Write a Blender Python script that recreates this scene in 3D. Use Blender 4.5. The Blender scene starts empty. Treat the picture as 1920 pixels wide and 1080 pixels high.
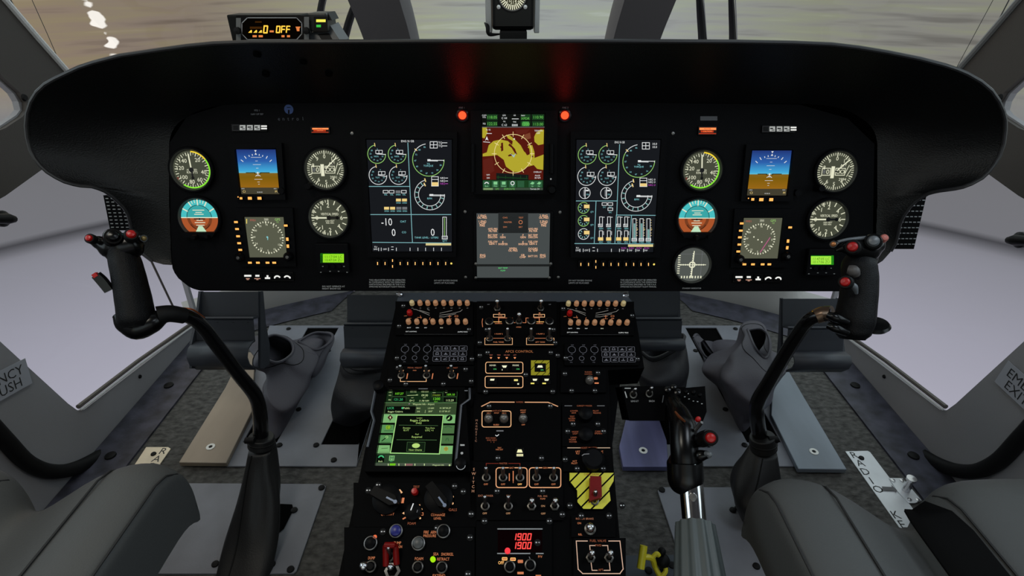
import bpy, bmesh, math, random
from mathutils import Matrix, Vector, noise
RND = random.Random(7)
S = bpy.context.scene
COL = S.collection
rad, sin, cos, pi = math.radians, math.sin, math.cos, math.pi
V3 = Vector

# ------------------------------------------------------------------ camera
F_PX = 1030.0
CAM = V3((0, 0, 1.1))
TILT = rad(30)
FW, UP, RT = V3((0, cos(TILT), -sin(TILT))), V3((0, sin(TILT), cos(TILT))), V3((1, 0, 0))
cam = bpy.data.cameras.new('camera'); camo = bpy.data.objects.new('camera', cam); COL.objects.link(camo)
camo.location = CAM; camo.rotation_euler = (rad(90) - TILT, 0, 0)
cam.sensor_width = 36; cam.lens = F_PX / 1920 * 36; cam.clip_start = .01
S.camera = camo
S.view_settings.view_transform = 'Standard'; S.view_settings.look = 'None'
S.view_settings.gamma = 1; S.view_settings.exposure = 0; S.view_settings.use_curve_mapping = False

# real positions are measured from the photograph: a sight line is met with a real surface
def ray(px, py): return FW + RT * ((px - 960) / F_PX) + UP * ((540 - py) / F_PX)
def at(px, py, t): return CAM + ray(px, py) * t
def on_z(px, py, z=0.0): d = ray(px, py); return CAM + d * ((z - CAM.z) / d.z)
def on_x(px, py, x): d = ray(px, py); return CAM + d * (x / d.x)
def on_y(px, py, y): d = ray(px, py); return CAM + d * (y / d.y)

class Frame:                                   # a flat surface with its own axes: u right, v up along it, w out of it
    def __init__(s, O, U, V):
        s.O, s.U, s.V = V3(O), V3(U).normalized(), V3(V).normalized()
        s.N = s.U.cross(s.V)
        s.M = Matrix((( s.U.x, s.V.x, s.N.x, s.O.x), (s.U.y, s.V.y, s.N.y, s.O.y), (s.U.z, s.V.z, s.N.z, s.O.z), (0, 0, 0, 1)))
    def hit(s, px, py, w=0.0):
        d = ray(px, py); t = ((s.O + s.N * w - CAM).dot(s.N)) / d.dot(s.N)
        return CAM + d * t, t
    def uv(s, px, py, w=0.0):
        p, t = s.hit(px, py, w); q = p - s.O
        return q.dot(s.U), q.dot(s.V)
    def k(s, px, py, w=0.0): return s.hit(px, py, w)[1] / F_PX
    def at(s, u, v, w=0.0, rz=0.0): return s.M @ Matrix.Translation((u, v, w)) @ Matrix.Rotation(rz, 4, 'Z')
    def pt(s, u, v, w=0.0): return s.O + s.U * u + s.V * v + s.N * w
ALPHA = rad(16); BETA = rad(25)
PAN = Frame(at(960, 330, 1.05), (1, 0, 0), (0, sin(ALPHA), cos(ALPHA)))
CON = Frame(at(972, 600, .97), (1, 0, 0), (0, cos(BETA), sin(BETA)))

# ------------------------------------------------------------------ materials
def lin(c):
    c = c / 255.0
    return c / 12.92 if c <= .04045 else ((c + .055) / 1.055) ** 2.4
def L3(c): return (lin(c[0]), lin(c[1]), lin(c[2]), 1)
MATS = {}
def newmat(n):
    m = bpy.data.materials.new(n); m.use_nodes = True
    nt = m.node_tree; nt.nodes.clear()
    o = nt.nodes.new('ShaderNodeOutputMaterial')
    return m, nt, o
def PM(n, rgb, rough=.5, metal=0.0, spec=.5, bump=0.0, bscale=200.0, mott=0.0, mscale=20.0, coat=0.0, stretch=(1, 1, 1)):
    if n in MATS: return MATS[n]
    m, nt, o = newmat(n); b = nt.nodes.new('ShaderNodeBsdfPrincipled'); nt.links.new(b.outputs[0], o.inputs[0])
    b.inputs['Base Color'].default_value = L3(rgb); b.inputs['Roughness'].default_value = rough
    b.inputs['Metallic'].default_value = metal; b.inputs['Specular IOR Level'].default_value = spec
    b.inputs['Coat Weight'].default_value = coat
    if bump or mott:
        tc = nt.nodes.new('ShaderNodeTexCoord'); mp = nt.nodes.new('ShaderNodeMapping'); mp.inputs['Scale'].default_value = stretch
        g = nt.nodes.new('ShaderNodeNewGeometry')
        nt.links.new(g.outputs['Position'], mp.inputs[0])
    if bump:
        t = nt.nodes.new('ShaderNodeTexNoise'); t.inputs['Scale'].default_value = bscale; t.inputs['Detail'].default_value = 4
        bp = nt.nodes.new('ShaderNodeBump'); bp.inputs['Strength'].default_value = bump; bp.inputs['Distance'].default_value = .004
        nt.links.new(mp.outputs[0], t.inputs[0]); nt.links.new(t.outputs[0], bp.inputs['Height']); nt.links.new(bp.outputs[0], b.inputs['Normal'])
    if mott:
        t = nt.nodes.new('ShaderNodeTexNoise'); t.inputs['Scale'].default_value = mscale; t.inputs['Detail'].default_value = 5
        r = nt.nodes.new('ShaderNodeValToRGB'); r.color_ramp.elements[0].position = .3; r.color_ramp.elements[1].position = .7
        r.color_ramp.elements[0].color = L3([c * (1 - mott) for c in rgb]); r.color_ramp.elements[1].color = L3([min(255, c * (1 + mott)) for c in rgb])
        nt.links.new(mp.outputs[0], t.inputs[0]); nt.links.new(t.outputs[0], r.inputs[0]); nt.links.new(r.outputs[0], b.inputs['Base Color'])
    MATS[n] = m; return m
def EM(n, rgb, k=1.0, sample=False):
    if n in MATS: return MATS[n]
    m, nt, o = newmat(n); e = nt.nodes.new('ShaderNodeEmission'); nt.links.new(e.outputs[0], o.inputs[0])
    e.inputs[0].default_value = L3(rgb); e.inputs[1].default_value = k
    if not sample: m.cycles.emission_sampling = 'NONE'
    MATS[n] = m; return m
def EMG(n, stops, axis, lo, hi, k=1.0):         # a display whose picture runs through colours along one object axis
    if n in MATS: return MATS[n]
    m, nt, o = newmat(n); e = nt.nodes.new('ShaderNodeEmission'); nt.links.new(e.outputs[0], o.inputs[0])
    tc = nt.nodes.new('ShaderNodeTexCoord'); sx = nt.nodes.new('ShaderNodeSeparateXYZ'); mr = nt.nodes.new('ShaderNodeMapRange'); r = nt.nodes.new('ShaderNodeValToRGB')
    mr.inputs[1].default_value = lo; mr.inputs[2].default_value = hi
    nt.links.new(tc.outputs['Object'], sx.inputs[0]); nt.links.new(sx.outputs[axis], mr.inputs[0]); nt.links.new(mr.outputs[0], r.inputs[0]); nt.links.new(r.outputs[0], e.inputs[0])
    cr = r.color_ramp
    while len(cr.elements) < len(stops): cr.elements.new(.5)
    for el, (p, c) in zip(cr.elements, stops): el.position = p; el.color = L3(c)
    e.inputs[1].default_value = k
    MATS[n] = m; return m

BLACK = PM('panel_black', (4, 4, 6), .6, spec=.08, bump=.15, bscale=900)
SHROUD = PM('shroud_black', (10, 11, 12), .4, spec=.3, bump=.25, bscale=420)
RUBBER = PM('rubber_black', (10, 10, 11), .6, spec=.2)
GLOSS = PM('gloss_black', (6, 6, 7), .25, spec=.3)
KNOB = PM('knob_black', (5, 5, 7), .45, spec=.08)
GRIPM = PM('grip_black', (4, 4, 6), .45, spec=.2, bump=.35, bscale=700)
STEEL = PM('bright_steel', (205, 205, 208), .22, metal=1)
DULL = PM('dull_steel', (120, 118, 116), .4, metal=1)
NUT = PM('switch_nut', (95, 92, 88), .35, metal=1)
REDP = PM('red_plastic', (170, 14, 14), .35)
DRED = PM('dark_red_guard', (112, 8, 7), .4, spec=.15)
WHITEP = PM('white_print', (190, 190, 190), .6)
DIMP = PM('dim_print', (120, 122, 128), .6)
W = EM('lit_white', (225, 228, 228)); CY = EM('lit_cyan', (130, 200, 205)); GRN = EM('lit_green', (90, 200, 110))
LGR = EM('lit_lime', (150, 205, 110)); MAG = EM('lit_magenta', (170, 70, 170)); SAND = EM('lit_sand', (235, 205, 130))
AMB = EM('lit_amber', (255, 150, 60)); ORG = EM('backlit_orange', (205, 125, 85)); DORG = EM('backlit_dim_orange', (150, 85, 60))
ORW = EM('backlit_pale_orange', (240, 185, 135)); HOT = EM('lit_hot_orange', (255, 190, 110), 1.4); YEL = EM('lit_yellow', (250, 225, 110))
DGY = EM('lit_dim_grey', (110, 112, 115)); CREAM = EM('dial_cream', (228, 228, 200)); REDL = EM('lit_red', (255, 70, 60))
KEYW = EM('lit_key_white', (240, 240, 235)); DRL = EM('lit_dim_red', (110, 40, 30))

# ------------------------------------------------------------------ mesh collecting
class MB:
    def __init__(s): s.v, s.f, s.m, s.sm, s.mats = [], [], [], [], []
    def mi(s, mat):
        if mat not in s.mats: s.mats.append(mat)
        return s.mats.index(mat)
    def add(s, pts, faces, mat, smooth=False):
        b = len(s.v); s.v += [tuple(p) for p in pts]; i = s.mi(mat)
        for f in faces: s.f.append([b + q for q in f]); s.m.append(i); s.sm.append(smooth)
    def face(s, pts, mat): s.add(pts, [range(len(pts))], mat)
    def box(s, c, d, mat, M=None):
        x, y, z = d[0] / 2, d[1] / 2, d[2] / 2; M = M or Matrix()
        p = [M @ V3((c[0] + a * x, c[1] + b * y, c[2] + e * z)) for a in (-1, 1) for b in (-1, 1) for e in (-1, 1)]
        s.add(p, [(0, 1, 3, 2), (4, 6, 7, 5), (0, 4, 5, 1), (2, 3, 7, 6), (0, 2, 6, 4), (1, 5, 7, 3)], mat); return s
    def prism(s, poly, vec, mat, side=None):
        poly = [V3(p) for p in poly]; n = len(poly); vec = V3(vec)
        s.add(poly + [p + vec for p in poly], [list(range(n))[::-1], list(range(n, 2 * n))], mat)
        s.add(poly + [p + vec for p in poly], [(i, (i + 1) % n, n + (i + 1) % n, n + i) for i in range(n)], side or mat); return s
    def grid(s, rows, mat, cu=False, cv=False, smooth=True, cap=False):
        n, m = len(rows), len(rows[0]); pts = [p for r in rows for p in r]; fs = []
        for i in range(n if cv else n - 1):
            for j in range(m if cu else m - 1):
                a, b = i * m + j, i * m + (j + 1) % m; c, d = ((i + 1) % n) * m + (j + 1) % m, ((i + 1) % n) * m + j
                fs.append((a, b, c, d))
        if cap: fs += [list(range(m))[::-1], list(range((n - 1) * m, n * m))]
        s.add(pts, fs, mat, smooth); return s
    def tube(s, path, r, mat, seg=12, cap=True, sq=1.0):
        path = [V3(p) for p in path]; n = len(path)
        rs = r if isinstance(r, (list, tuple)) else [r] * n
        rows, up = [], None
        for i, p in enumerate(path):
            t = (path[min(i + 1, n - 1)] - path[max(i - 1, 0)]).normalized()
            if up is None:
                up = t.orthogonal().normalized()
                if abs(t.z) < .9: up = (V3((0, 0, 1)) - t * t.z).normalized()
            up = (up - t * up.dot(t)).normalized(); q = t.cross(up)
            rows.append([p + (up * cos(2 * pi * k / seg) + q * sin(2 * pi * k / seg) * sq) * rs[i] for k in range(seg)])
        return s.grid(rows, mat, cu=True, cap=cap)
    def lathe(s, prof, mat, M=None, seg=24, cap=True, sx=1.0):
        M = M or Matrix()
        rows = [[M @ V3((r * cos(2 * pi * k / seg) * sx, r * sin(2 * pi * k / seg), h)) for k in range(seg)] for r, h in prof]
        return s.grid(rows, mat, cu=True, cap=cap)
    def ball(s, c, r, mat, M=None, seg=14):
        r = r if isinstance(r, (tuple, list)) else (r, r, r); M = M or Matrix(); n = seg // 2
        rows = [[M @ V3((c[0] + r[0] * sin(pi * i / n) * cos(2 * pi * k / seg), c[1] + r[1] * sin(pi * i / n) * sin(2 * pi * k / seg), c[2] + r[2] * cos(pi * i / n))) for k in range(seg)] for i in range(n + 1)]
        return s.grid(rows, mat, cu=True)

def smooth_path(pts, n=6):                       # Catmull-Rom through the given points
    pts = [V3(p) for p in pts]; out = []
    for i in range(len(pts) - 1):
        a, b, c, d = pts[max(i - 1, 0)], pts[i], pts[i + 1], pts[min(i + 2, len(pts) - 1)]
        for k in range(n):
            t = k / n
            out.append(.5 * (2 * b + (c - a) * t + (2 * a - 5 * b + 4 * c - d) * t * t + (3 * b - a - 3 * c + d) * t ** 3))
    return out + [pts[-1]]

# ------------------------------------------------------------------ objects
WM = {}
def tag(o, label=None, cat=None, group=None, kind=None):
    for k, v in (('label', label), ('category', cat), ('group', group), ('kind', kind)):
        if v: o[k] = v
    return o
def place(o, M, parent=None):
    if parent is not None: o.parent = parent; o.matrix_basis = WM[parent.name].inverted() @ M
    else: o.matrix_basis = M
    WM[o.name] = M.copy(); return o
def thing(name, label, cat, loc, group=None):
    o = bpy.data.objects.new(name, None); COL.objects.link(o); o.empty_display_size = .03
    place(o, Matrix.Translation(V3(loc))); return tag(o, label, cat, group)
def add(name, mb, parent=None, M=None, bevel=0.0, sub=0, solid=0.0, sharp=40):
    vs = [V3(v) for v in mb.v]
    if M is None:
        c = sum(vs, V3()) / len(vs); c.z = min(v.z for v in vs)
        M = Matrix.Translation(c); vs = [v - c for v in vs]
    me = bpy.data.meshes.new(name); me.from_pydata(vs, [], mb.f)
    for m in mb.mats: me.materials.append(m)
    me.polygons.foreach_set('material_index', mb.m); me.polygons.foreach_set('use_smooth', [bool(q) for q in mb.sm])
    me.update()
    if any(mb.sm): me.set_sharp_from_angle(angle=rad(sharp))
    o = bpy.data.objects.new(name, me); COL.objects.link(o)
    if solid: md = o.modifiers.new('solid', 'SOLIDIFY'); md.thickness = solid; md.offset = -1
    if bevel: md = o.modifiers.new('bevel', 'BEVEL'); md.width = bevel; md.segments = 2; md.limit_method = 'ANGLE'
    if sub: md = o.modifiers.new('sub', 'SUBSURF'); md.levels = sub; md.render_levels = sub
    return place(o, M, parent)
def dup(src, M, parent, label=None):             # copy of a part with its sub-parts, sharing mesh data
    o = src.copy(); COL.objects.link(o); place(o, M, parent)
    for ch in [c for c in bpy.data.objects if c.parent == src]:
        c = ch.copy(); COL.objects.link(c); c.parent = o; c.matrix_basis = ch.matrix_basis.copy(); WM[c.name] = M @ ch.matrix_basis
    if label: o['label'] = label
    return o
PROTO = {}
def fit(kind, make, M, parent):                  # first use builds a part of this kind, later uses copy it
    if kind not in PROTO: PROTO[kind] = make(M, parent); return PROTO[kind]
    return dup(PROTO[kind], M, parent)
def holes(outer, inner, mat, to3, th, name, parent=None, bevel=0.0):      # a plate with openings; 2-D loops mapped by to3
    bm = bmesh.new(); es = []
    for lp in [outer] + inner:
        vs = [bm.verts.new((p[0], p[1], 0)) for p in lp]
        es += [bm.edges.new((vs[i], vs[(i + 1) % len(vs)])) for i in range(len(vs))]
    bmesh.ops.triangle_fill(bm, use_beauty=True, use_dissolve=False, edges=es)
    g = bmesh.ops.extrude_face_region(bm, geom=bm.faces[:])
    for e in g['geom']:
        if isinstance(e, bmesh.types.BMVert): e.co.z += th
    bmesh.ops.recalc_face_normals(bm, faces=bm.faces[:])
    mb = MB(); bm.verts.index_update()
    mb.add([to3(v.co.x, v.co.y, v.co.z) for v in bm.verts], [[v.index for v in f.verts] for f in bm.faces], mat); bm.free()
    return add(name, mb, parent, bevel=bevel)

# ------------------------------------------------------------------ lettering and flat drawing on a surface
GLY = {}
def _fm(s):
    c = bpy.data.curves.new('g', 'FONT'); c.body = s; c.size = 1; c.resolution_u = 2
    o = bpy.data.objects.new('g', c); COL.objects.link(o); bpy.context.view_layer.update()
    me = o.to_mesh(); v = [(p.co.x, p.co.y) for p in me.vertices]; f = [tuple(p.vertices) for p in me.polygons]
    o.to_mesh_clear(); bpy.data.objects.remove(o); bpy.data.curves.remove(c)
    return v, f
def _wid(s): v, f = _fm(s); return max(p[0] for p in v) - min(p[0] for p in v)
_HH = None
def glyph(ch):
    global _HH
    if _HH is None: _HH = _wid('HH')
    if ch not in GLY:
        if ch == ' ': GLY[ch] = ([], [], .3)
        else: v, f = _fm(ch); GLY[ch] = (v, f, _wid('H' + ch + 'H') - _HH)
    return GLY[ch]
CAPH = .69
class Sheet(MB):                                  # T maps drawing coordinates to (u, v); k is metres per drawing unit
    def __init__(s, T, k, w0=0.0, LS=1e-4): MB.__init__(s); s.T, s.k, s.w0, s.LS = T, k, w0, LS
    def p3(s, uv, l): return (uv[0], uv[1], s.w0 + l * s.LS)
    def poly(s, pts, mat, l=1): s.face([s.p3(s.T(*p), l) for p in pts], mat); return s
    def rect(s, x0, y0, x1, y1, mat, l=1): return s.poly([(x0, y0), (x1, y0), (x1, y1), (x0, y1)], mat, l)
    def seg(s, a, b, wd, mat, l):
        a, b = V3((a[0], a[1], 0)), V3((b[0], b[1], 0)); d = b - a
        if d.length < 1e-9: return
        d = d.normalized(); n = V3((-d.y, d.x, 0)) * (wd / 2); d = d * (wd / 2)
        s.face([s.p3(q, l) for q in (a - d - n, b + d - n, b + d + n, a - d + n)], mat)
    def line(s, pts, wd, mat, l=1, closed=False):
        q = [s.T(*p) for p in pts]
        if closed: q.append(q[0])
        for i in range(len(q) - 1): s.seg(q[i], q[i + 1], wd * s.k, mat, l)
        return s
    def box2(s, x0, y0, x1, y1, wd, mat, l=1): return s.line([(x0, y0), (x1, y0), (x1, y1), (x0, y1)], wd, mat, l, True)
    def rbox(s, x0, y0, x1, y1, r, wd, mat, l=1):
        pts = []
        for cx, cy, a in ((x1 - r, y0 + r, -90), (x1 - r, y1 - r, 0), (x0 + r, y1 - r, 90), (x0 + r, y0 + r, 180)):
            pts += [(cx + r * cos(rad(a + q)), cy + r * sin(rad(a + q))) for q in (0, 30, 60, 90)]
        return s.line(pts, wd, mat, l, True)
    def arcpts(s, c, r, a0, a1, n):
        return [(c[0] + r * sin(rad(a0 + (a1 - a0) * i / n)), c[1] + r * cos(rad(a0 + (a1 - a0) * i / n))) for i in range(n + 1)]
    def ring(s, cx, cy, r, wd, mat, a0=0, a1=360, l=1, n=None, kx=1.0):
        c = s.T(cx, cy); n = n or max(6, int(abs(a1 - a0) / 9)); ro, ri = (r + wd / 2) * s.k, (r - wd / 2) * s.k
        o, i = s.arcpts(c, ro, a0, a1, n), s.arcpts(c, ri, a0, a1, n)
        m = s.mi(mat); b = len(s.v)
        s.add([s.p3(p, l) for p in o + i], [(j, j + 1, n + 2 + j, n + 1 + j) for j in range(n)], mat); return s
    def disc(s, cx, cy, r, mat, l=1, n=20, ky=1.0):
        c = s.T(cx, cy); s.face([s.p3((c[0] + r * s.k * cos(2 * pi * i / n), c[1] + ky * r * s.k * sin(2 * pi * i / n)), l) for i in range(n)], mat); return s
    def ticks(s, cx, cy, r0, r1, angs, wd, mat, l=1):
        c = s.T(cx, cy)
        for a in angs:
            d = (sin(rad(a)), cos(rad(a))); s.seg((c[0] + d[0] * r0 * s.k, c[1] + d[1] * r0 * s.k), (c[0] + d[0] * r1 * s.k, c[1] + d[1] * r1 * s.k), wd * s.k, mat, l)
        return s
    def polar(s, cx, cy, r, a): c = s.T(cx, cy); return (c[0] + r * s.k * sin(rad(a)), c[1] + r * s.k * cos(rad(a)))
    def text(s, cx, cy, t, h, mat, l=2, al='c', rot=0.0, sx=1.0, uv=None, wmax=None):
        c = uv or s.T(cx, cy); z = h * s.k / CAPH
        gl = [glyph(ch) for ch in t]; tw = sum(g[2] for g in gl) * z * sx
        if wmax and tw > wmax * s.k: sx *= wmax * s.k / tw; tw = wmax * s.k
        x = {'c': -tw / 2, 'l': 0, 'r': -tw}[al]; y0 = -h * s.k / 2
        cr, sr = cos(rad(rot)), sin(rad(rot))
        for v, f, a in gl:
            if v:
                pts = []
                for px, py in v:
                    X, Y = x + px * z * sx, y0 + py * z
                    pts.append(s.p3((c[0] + X * cr - Y * sr, c[1] + X * sr + Y * cr), l))
                s.add(pts, f, mat)
            x += a * z * sx
        return s
    def ptext(s, cx, cy, r, a, t, h, mat, l=2): return s.text(0, 0, t, h, mat, l, uv=s.polar(cx, cy, r, a))
    def seg7(s, x, y, t, h, mat, l=2, adv=.75, wd=.14, sl=.08):        # seven-segment digits, x left, y top (drawing units, y down)
        SEG = {'0': 'abcdef', '1': 'bc', '9': 'abcfgd', 'O': 'abcdef', 'F': 'aefg', '-': 'g', ' ': '', '2': 'abged', '3': 'abgcd', '4': 'fgbc', '5': 'afgcd', '6': 'afgedc', '7': 'abc', '8': 'abcdefg'}
        w, H = .5 * h, h
        for ch in t:
            P = {'a': ((.1, 0), (.9, 0)), 'b': ((1, .05), (1, .45)), 'c': ((1, .55), (1, .95)), 'd': ((.1, 1), (.9, 1)), 'e': ((0, .55), (0, .95)), 'f': ((0, .05), (0, .45)), 'g': ((.12, .5), (.88, .5))}
            for q in SEG.get(ch, ''):
                (a, b), (c, d) = P[q]
                s.line([(x + a * w + (1 - b) * sl * H, y + b * H), (x + c * w + (1 - d) * sl * H, y + d * H)], wd * h, mat, l)
            x += adv * h
        return s
def crop(fr, ox, oy, sc, w, LS=1e-4):             # drawing coordinates read off an enlarged detail of the photograph
    k = None
    sh = Sheet(lambda x, y: fr.uv(ox + x * sc, oy + y * sc, w), 1, w, LS); sh.fr, sh.o = fr, (ox, oy, sc)
    return sh
def scrop(fr, c, mid, w, LS=1e-4):
    sh = crop(fr, c[0], c[1], c[2], w, LS); sh.k = fr.k(c[0] + mid[0] * c[2], c[1] + mid[1] * c[2], w) * c[2]; return sh
# ================================================================== the setting
def struct(o, label=None): o['kind'] = 'structure'; return o
CARPET = PM('carpet', (74, 73, 71), .9, spec=.15, bump=1.0, bscale=160, mott=.25, mscale=70, stretch=(.7, 1.2, 1))
WALLM = PM('wall_grey', (132, 131, 134), .6, spec=.3, bump=.1, bscale=500)
PILLAR = PM('pillar_grey', (70, 66, 63), .65, spec=.25, bump=.1, bscale=500)
STRIPM = PM('sill_strip', (52, 52, 62), .5, spec=.4, mott=.3, mscale=25, bump=.2, bscale=80)
PLATEM = PM('floor_plate_grey', (116, 118, 126), .5, spec=.4, bump=.08, bscale=300, mott=.05, mscale=12)
ALU = PM('worn_aluminium', (165, 160, 154), .42, metal=.4, mott=.12, mscale=7, bump=.05, bscale=200, stretch=(1, .25, 1))
TRIML = PM('light_trim', (200, 200, 200), .4)
WX = 1.1

nose = [(-1.13, 1.60), (-.934, 1.738), (-.66, 1.87), (-.33, 1.97), (0, 2.0), (.33, 1.97), (.66, 1.87), (.934, 1.738), (1.13, 1.60)]
mb = MB(); mb.prism([(-1.13, -.9, -.02)] + [(x, y, -.02) for x, y in nose] + [(1.13, -.9, -.02)], (0, 0, .02), CARPET)
struct(add('floor', mb))
mb = MB()
ns = smooth_path([(x, y, 0) for x, y in nose], 5)
nh = lambda p: min(1.0, max(.1, (1.03 - abs(p.x)) / .08))             # the wall drops to a low sill where the side glazing wraps in
rows = [[V3((p.x * e, p.y * e, z * nh(p))) for p in ns] for z, e in ((0, 1), (.05, 1.0), (.30, 1.03), (.42, 1.05), (.42, 1.08), (0, 1.05))]
mb.grid(rows, PM('wall_grey_lit', (150, 148, 146), .6, spec=.3)); struct(add('wall_front', mb))  # lighter copy of the wall grey, standing for the light on the nose
# dark strips where the carpet meets the nose wall at each side
for k, sg in enumerate((-1, 1)):
    e = [p for p in smooth_path([(x, y, 0) for x, y in nose], 8) if p.x * sg > .62]; e.sort(key=lambda p: abs(p.x))
    mb = MB(); mb.grid([[V3((p.x * .997, p.y * .997, .004)) for p in e], [V3((p.x * (1 - .085 * min(1, i / 3)), p.y * (1 - .06 * min(1, i / 3)), .004)) for i, p in enumerate(e)]], STRIPM)
    struct(add('trim_%d' % (13 + k), mb))

def side(sg, nm, n):
    x = sg * WX
    f = lambda px, py: (lambda p: (p.y, p.z))(on_x(960 + sg * (960 - px), py, x))
    outer = [(-.9, 0), (1.618, 0), (1.634, .30), (1.60, .62), f(120, 140), f(0, 10), (.95, 1.62), (-.9, 1.62)]
    win = [f(146, 770), f(128, 757), f(0, 640), (.93, .56), (.97, .655), f(0, 365), f(40, 336), f(75, 311), (1.42, .715), (1.584, .60), (1.624, .33), (1.606, .05), f(370, 606), f(158, 768)]
    up = [f(0, 236), f(30, 216), f(38, 206), f(34, 190), f(25, 175), f(0, 152), (.90, 1.45), (.1, 1.45), (.1, .80)]
    wall = struct(holes(outer, [win, up], WALLM, lambda a, b, c: V3((x + sg * c, a, b)), .014, nm))
    # pale bead along the lower edge of the opening, and the glazing
    mb = MB(); q = [V3((x - sg * .004, *p)) for p in (f(149, 768), f(260, 682), f(370, 604), (1.6, .052))]
    mb.tube(q, .0028, TRIML, 8); mb.tube([p + V3((sg * .004, 0, .009)) for p in q], .006, PM('bead_dark', (70, 64, 60), .5), 8); struct(add('trim_1' if n == 1 else 'trim_2', mb))
    mb = MB(); mb.face([V3((x + sg * .010, *p)) for p in win], GLASS); mb.face([V3((x + sg * .010, *p)) for p in up], GLASS)
    struct(add('window_%d' % n, mb))
    # dark pillar lining that carries the windscreen edge
    pil = [f(122, 137), f(0, 4), (.95, 1.60), (.86, 1.55), f(0, 149), f(28, 174), f(40, 192), f(41, 207), f(32, 219), f(0, 240), (.9, .79), (.9, .665), f(0, 367), f(76, 313), (1.42, .725), (1.585, .64)]
    mb = MB(); mb.prism([V3((x - sg * .012, *p)) for p in pil], (sg * .011, 0, 0), PILLAR)
    o = struct(add('trim_%d' % (n + 2), mb))
    mb = MB(); mb.tube([V3((x - sg * .014, *p)) for p in (f(126, 146), f(60, 72), f(0, 3), (.95, 1.61))], .007, TRIML if sg < 0 else PM('grey_bead', (120, 120, 120), .5), 8)
    struct(add('trim_%d' % (n + 4), mb))
    # small black plug in the pillar
    p = on_x(960 + sg * (960 - 45), 183, x - sg * .012); mb = MB(); mb.lathe([(.0, .004), (.006, .004), (.008, 0)], RUBBER, Matrix.Translation(p) @ Matrix.Rotation(-sg * pi / 2, 4, 'Y'), 12); add('plug', mb, o)
    # thin glazing bar, and a screw in the wall below the glass
    mb = MB(); mb.tube([V3((x, *f(283, 488))), V3((x, *f(324, 574)))], .0032, PM('bead_dark', (70, 64, 60), .5), 8); struct(add('trim_%d' % (n + 14), mb))
    p = on_x(960 + sg * (1658 - 960), 706, x - sg * .001); mb = MB(); mb.lathe([(0, .003), (.005, .003), (.006, 0)], RUBBER, Matrix.Translation(p) @ Matrix.Rotation(-sg * pi / 2, 4, 'Y'), 12); add('screw', mb, wall)
    # door seal
    mb = MB(); mb.tube(smooth_path([V3((x - sg * .012, *f(*q))) for q in ((-120, 700), (-45, 778), (0, 826), (40, 866), (85, 884), (135, 877), (190, 847), (236, 806))], 5), .017, RUBBER, 10)
    struct(add('trim_%d' % (n + 6), mb))
    # blue-black sill strip on the floor beside the wall
    mb = MB(); w0, w1 = sg * (WX - .002), sg * (WX - .115)
    mb.prism([(w0, -.5, .0), (w0, 1.6, 0), (sg * .985, 1.66, 0), (w1, 1.45, 0), (w1, -.5, 0)], (0, 0, .006), STRIPM)
    for yy in (.78, 1.02, 1.3): mb.lathe([(.014, 0), (.013, .004), (.006, .006), (0, .006)], RUBBER, Matrix.Translation((sg * 1.045, yy, .006)), 12)
    struct(add('trim_%d' % (n + 8), mb))
m, nt, o = newmat('glass'); GLASS = m
tr = nt.nodes.new('ShaderNodeBsdfTransparent'); gl = nt.nodes.new('ShaderNodeBsdfGlossy'); gl.inputs['Roughness'].default_value = .03
mx = nt.nodes.new('ShaderNodeMixShader'); mx.inputs[0].default_value = .03; tr.inputs[0].default_value = (.97, .975, .97, 1)
nt.links.new(tr.outputs[0], mx.inputs[1]); nt.links.new(gl.outputs[0], mx.inputs[2]); nt.links.new(mx.outputs[0], o.inputs[0])
side(-1, 'wall_left', 1); side(1, 'wall_right', 2)

# windscreen: posts, glass
prof = [(2.06, .42), (1.90, .72), (1.75, .92), (1.64, 1.033), (1.36, 1.32), (1.02, 1.62)]
for k, sg in enumerate((-1, 1)):
    rows = []
    for (y, z) in smooth_path([(0, *p) for p in prof], 4) and [(p.y, p.z) for p in smooth_path([(0, *p) for p in prof], 4)]:
        cx = sg * (.352 + max(0, z - 1.0) * .05); hw = .078
        rows.append([V3((cx - hw, y, z)), V3((cx - hw * .85, y - .03, z - .02)), V3((cx + hw * .85, y - .03, z - .02)), V3((cx + hw, y, z)), V3((cx + hw, y + .02, z + .015)), V3((cx - hw, y + .02, z + .015))])
    mb = MB(); mb.grid(rows, PM('post_grey', (102, 99, 100), .6, spec=.3), cu=True, cap=True); struct(add('trim_%d' % (11 + k), mb, sharp=30))
mb = MB(); pr = [(p.y, p.z) for p in smooth_path([(0, *p) for p in prof], 4)]
mb.grid([[V3((x, y + .03 - .1 * abs(x) ** 3, z + .02)) for x in (-1.1, -.8, -.5, -.2, .2, .5, .8, 1.1)] for y, z in pr], GLASS)
ws = struct(add('window_3', mb))
mb = MB()
WIRE = PM('wire_dark', (25, 25, 25), .5)
for pts, r in ((((20, 0), (34, 26), (48, 51), (60, 76)), .0014), (((60, 0), (88, 62), (120, 136)), .0007), (((1892, 0), (1868, 46), (1838, 106)), .0014), (((1862, 0), (1835, 50), (1794, 126)), .0007)):
    mb.tube([on_y(px, py, 1.42) for px, py in pts], r, WIRE, 6)
add('antenna_wire', mb, ws)

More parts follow.
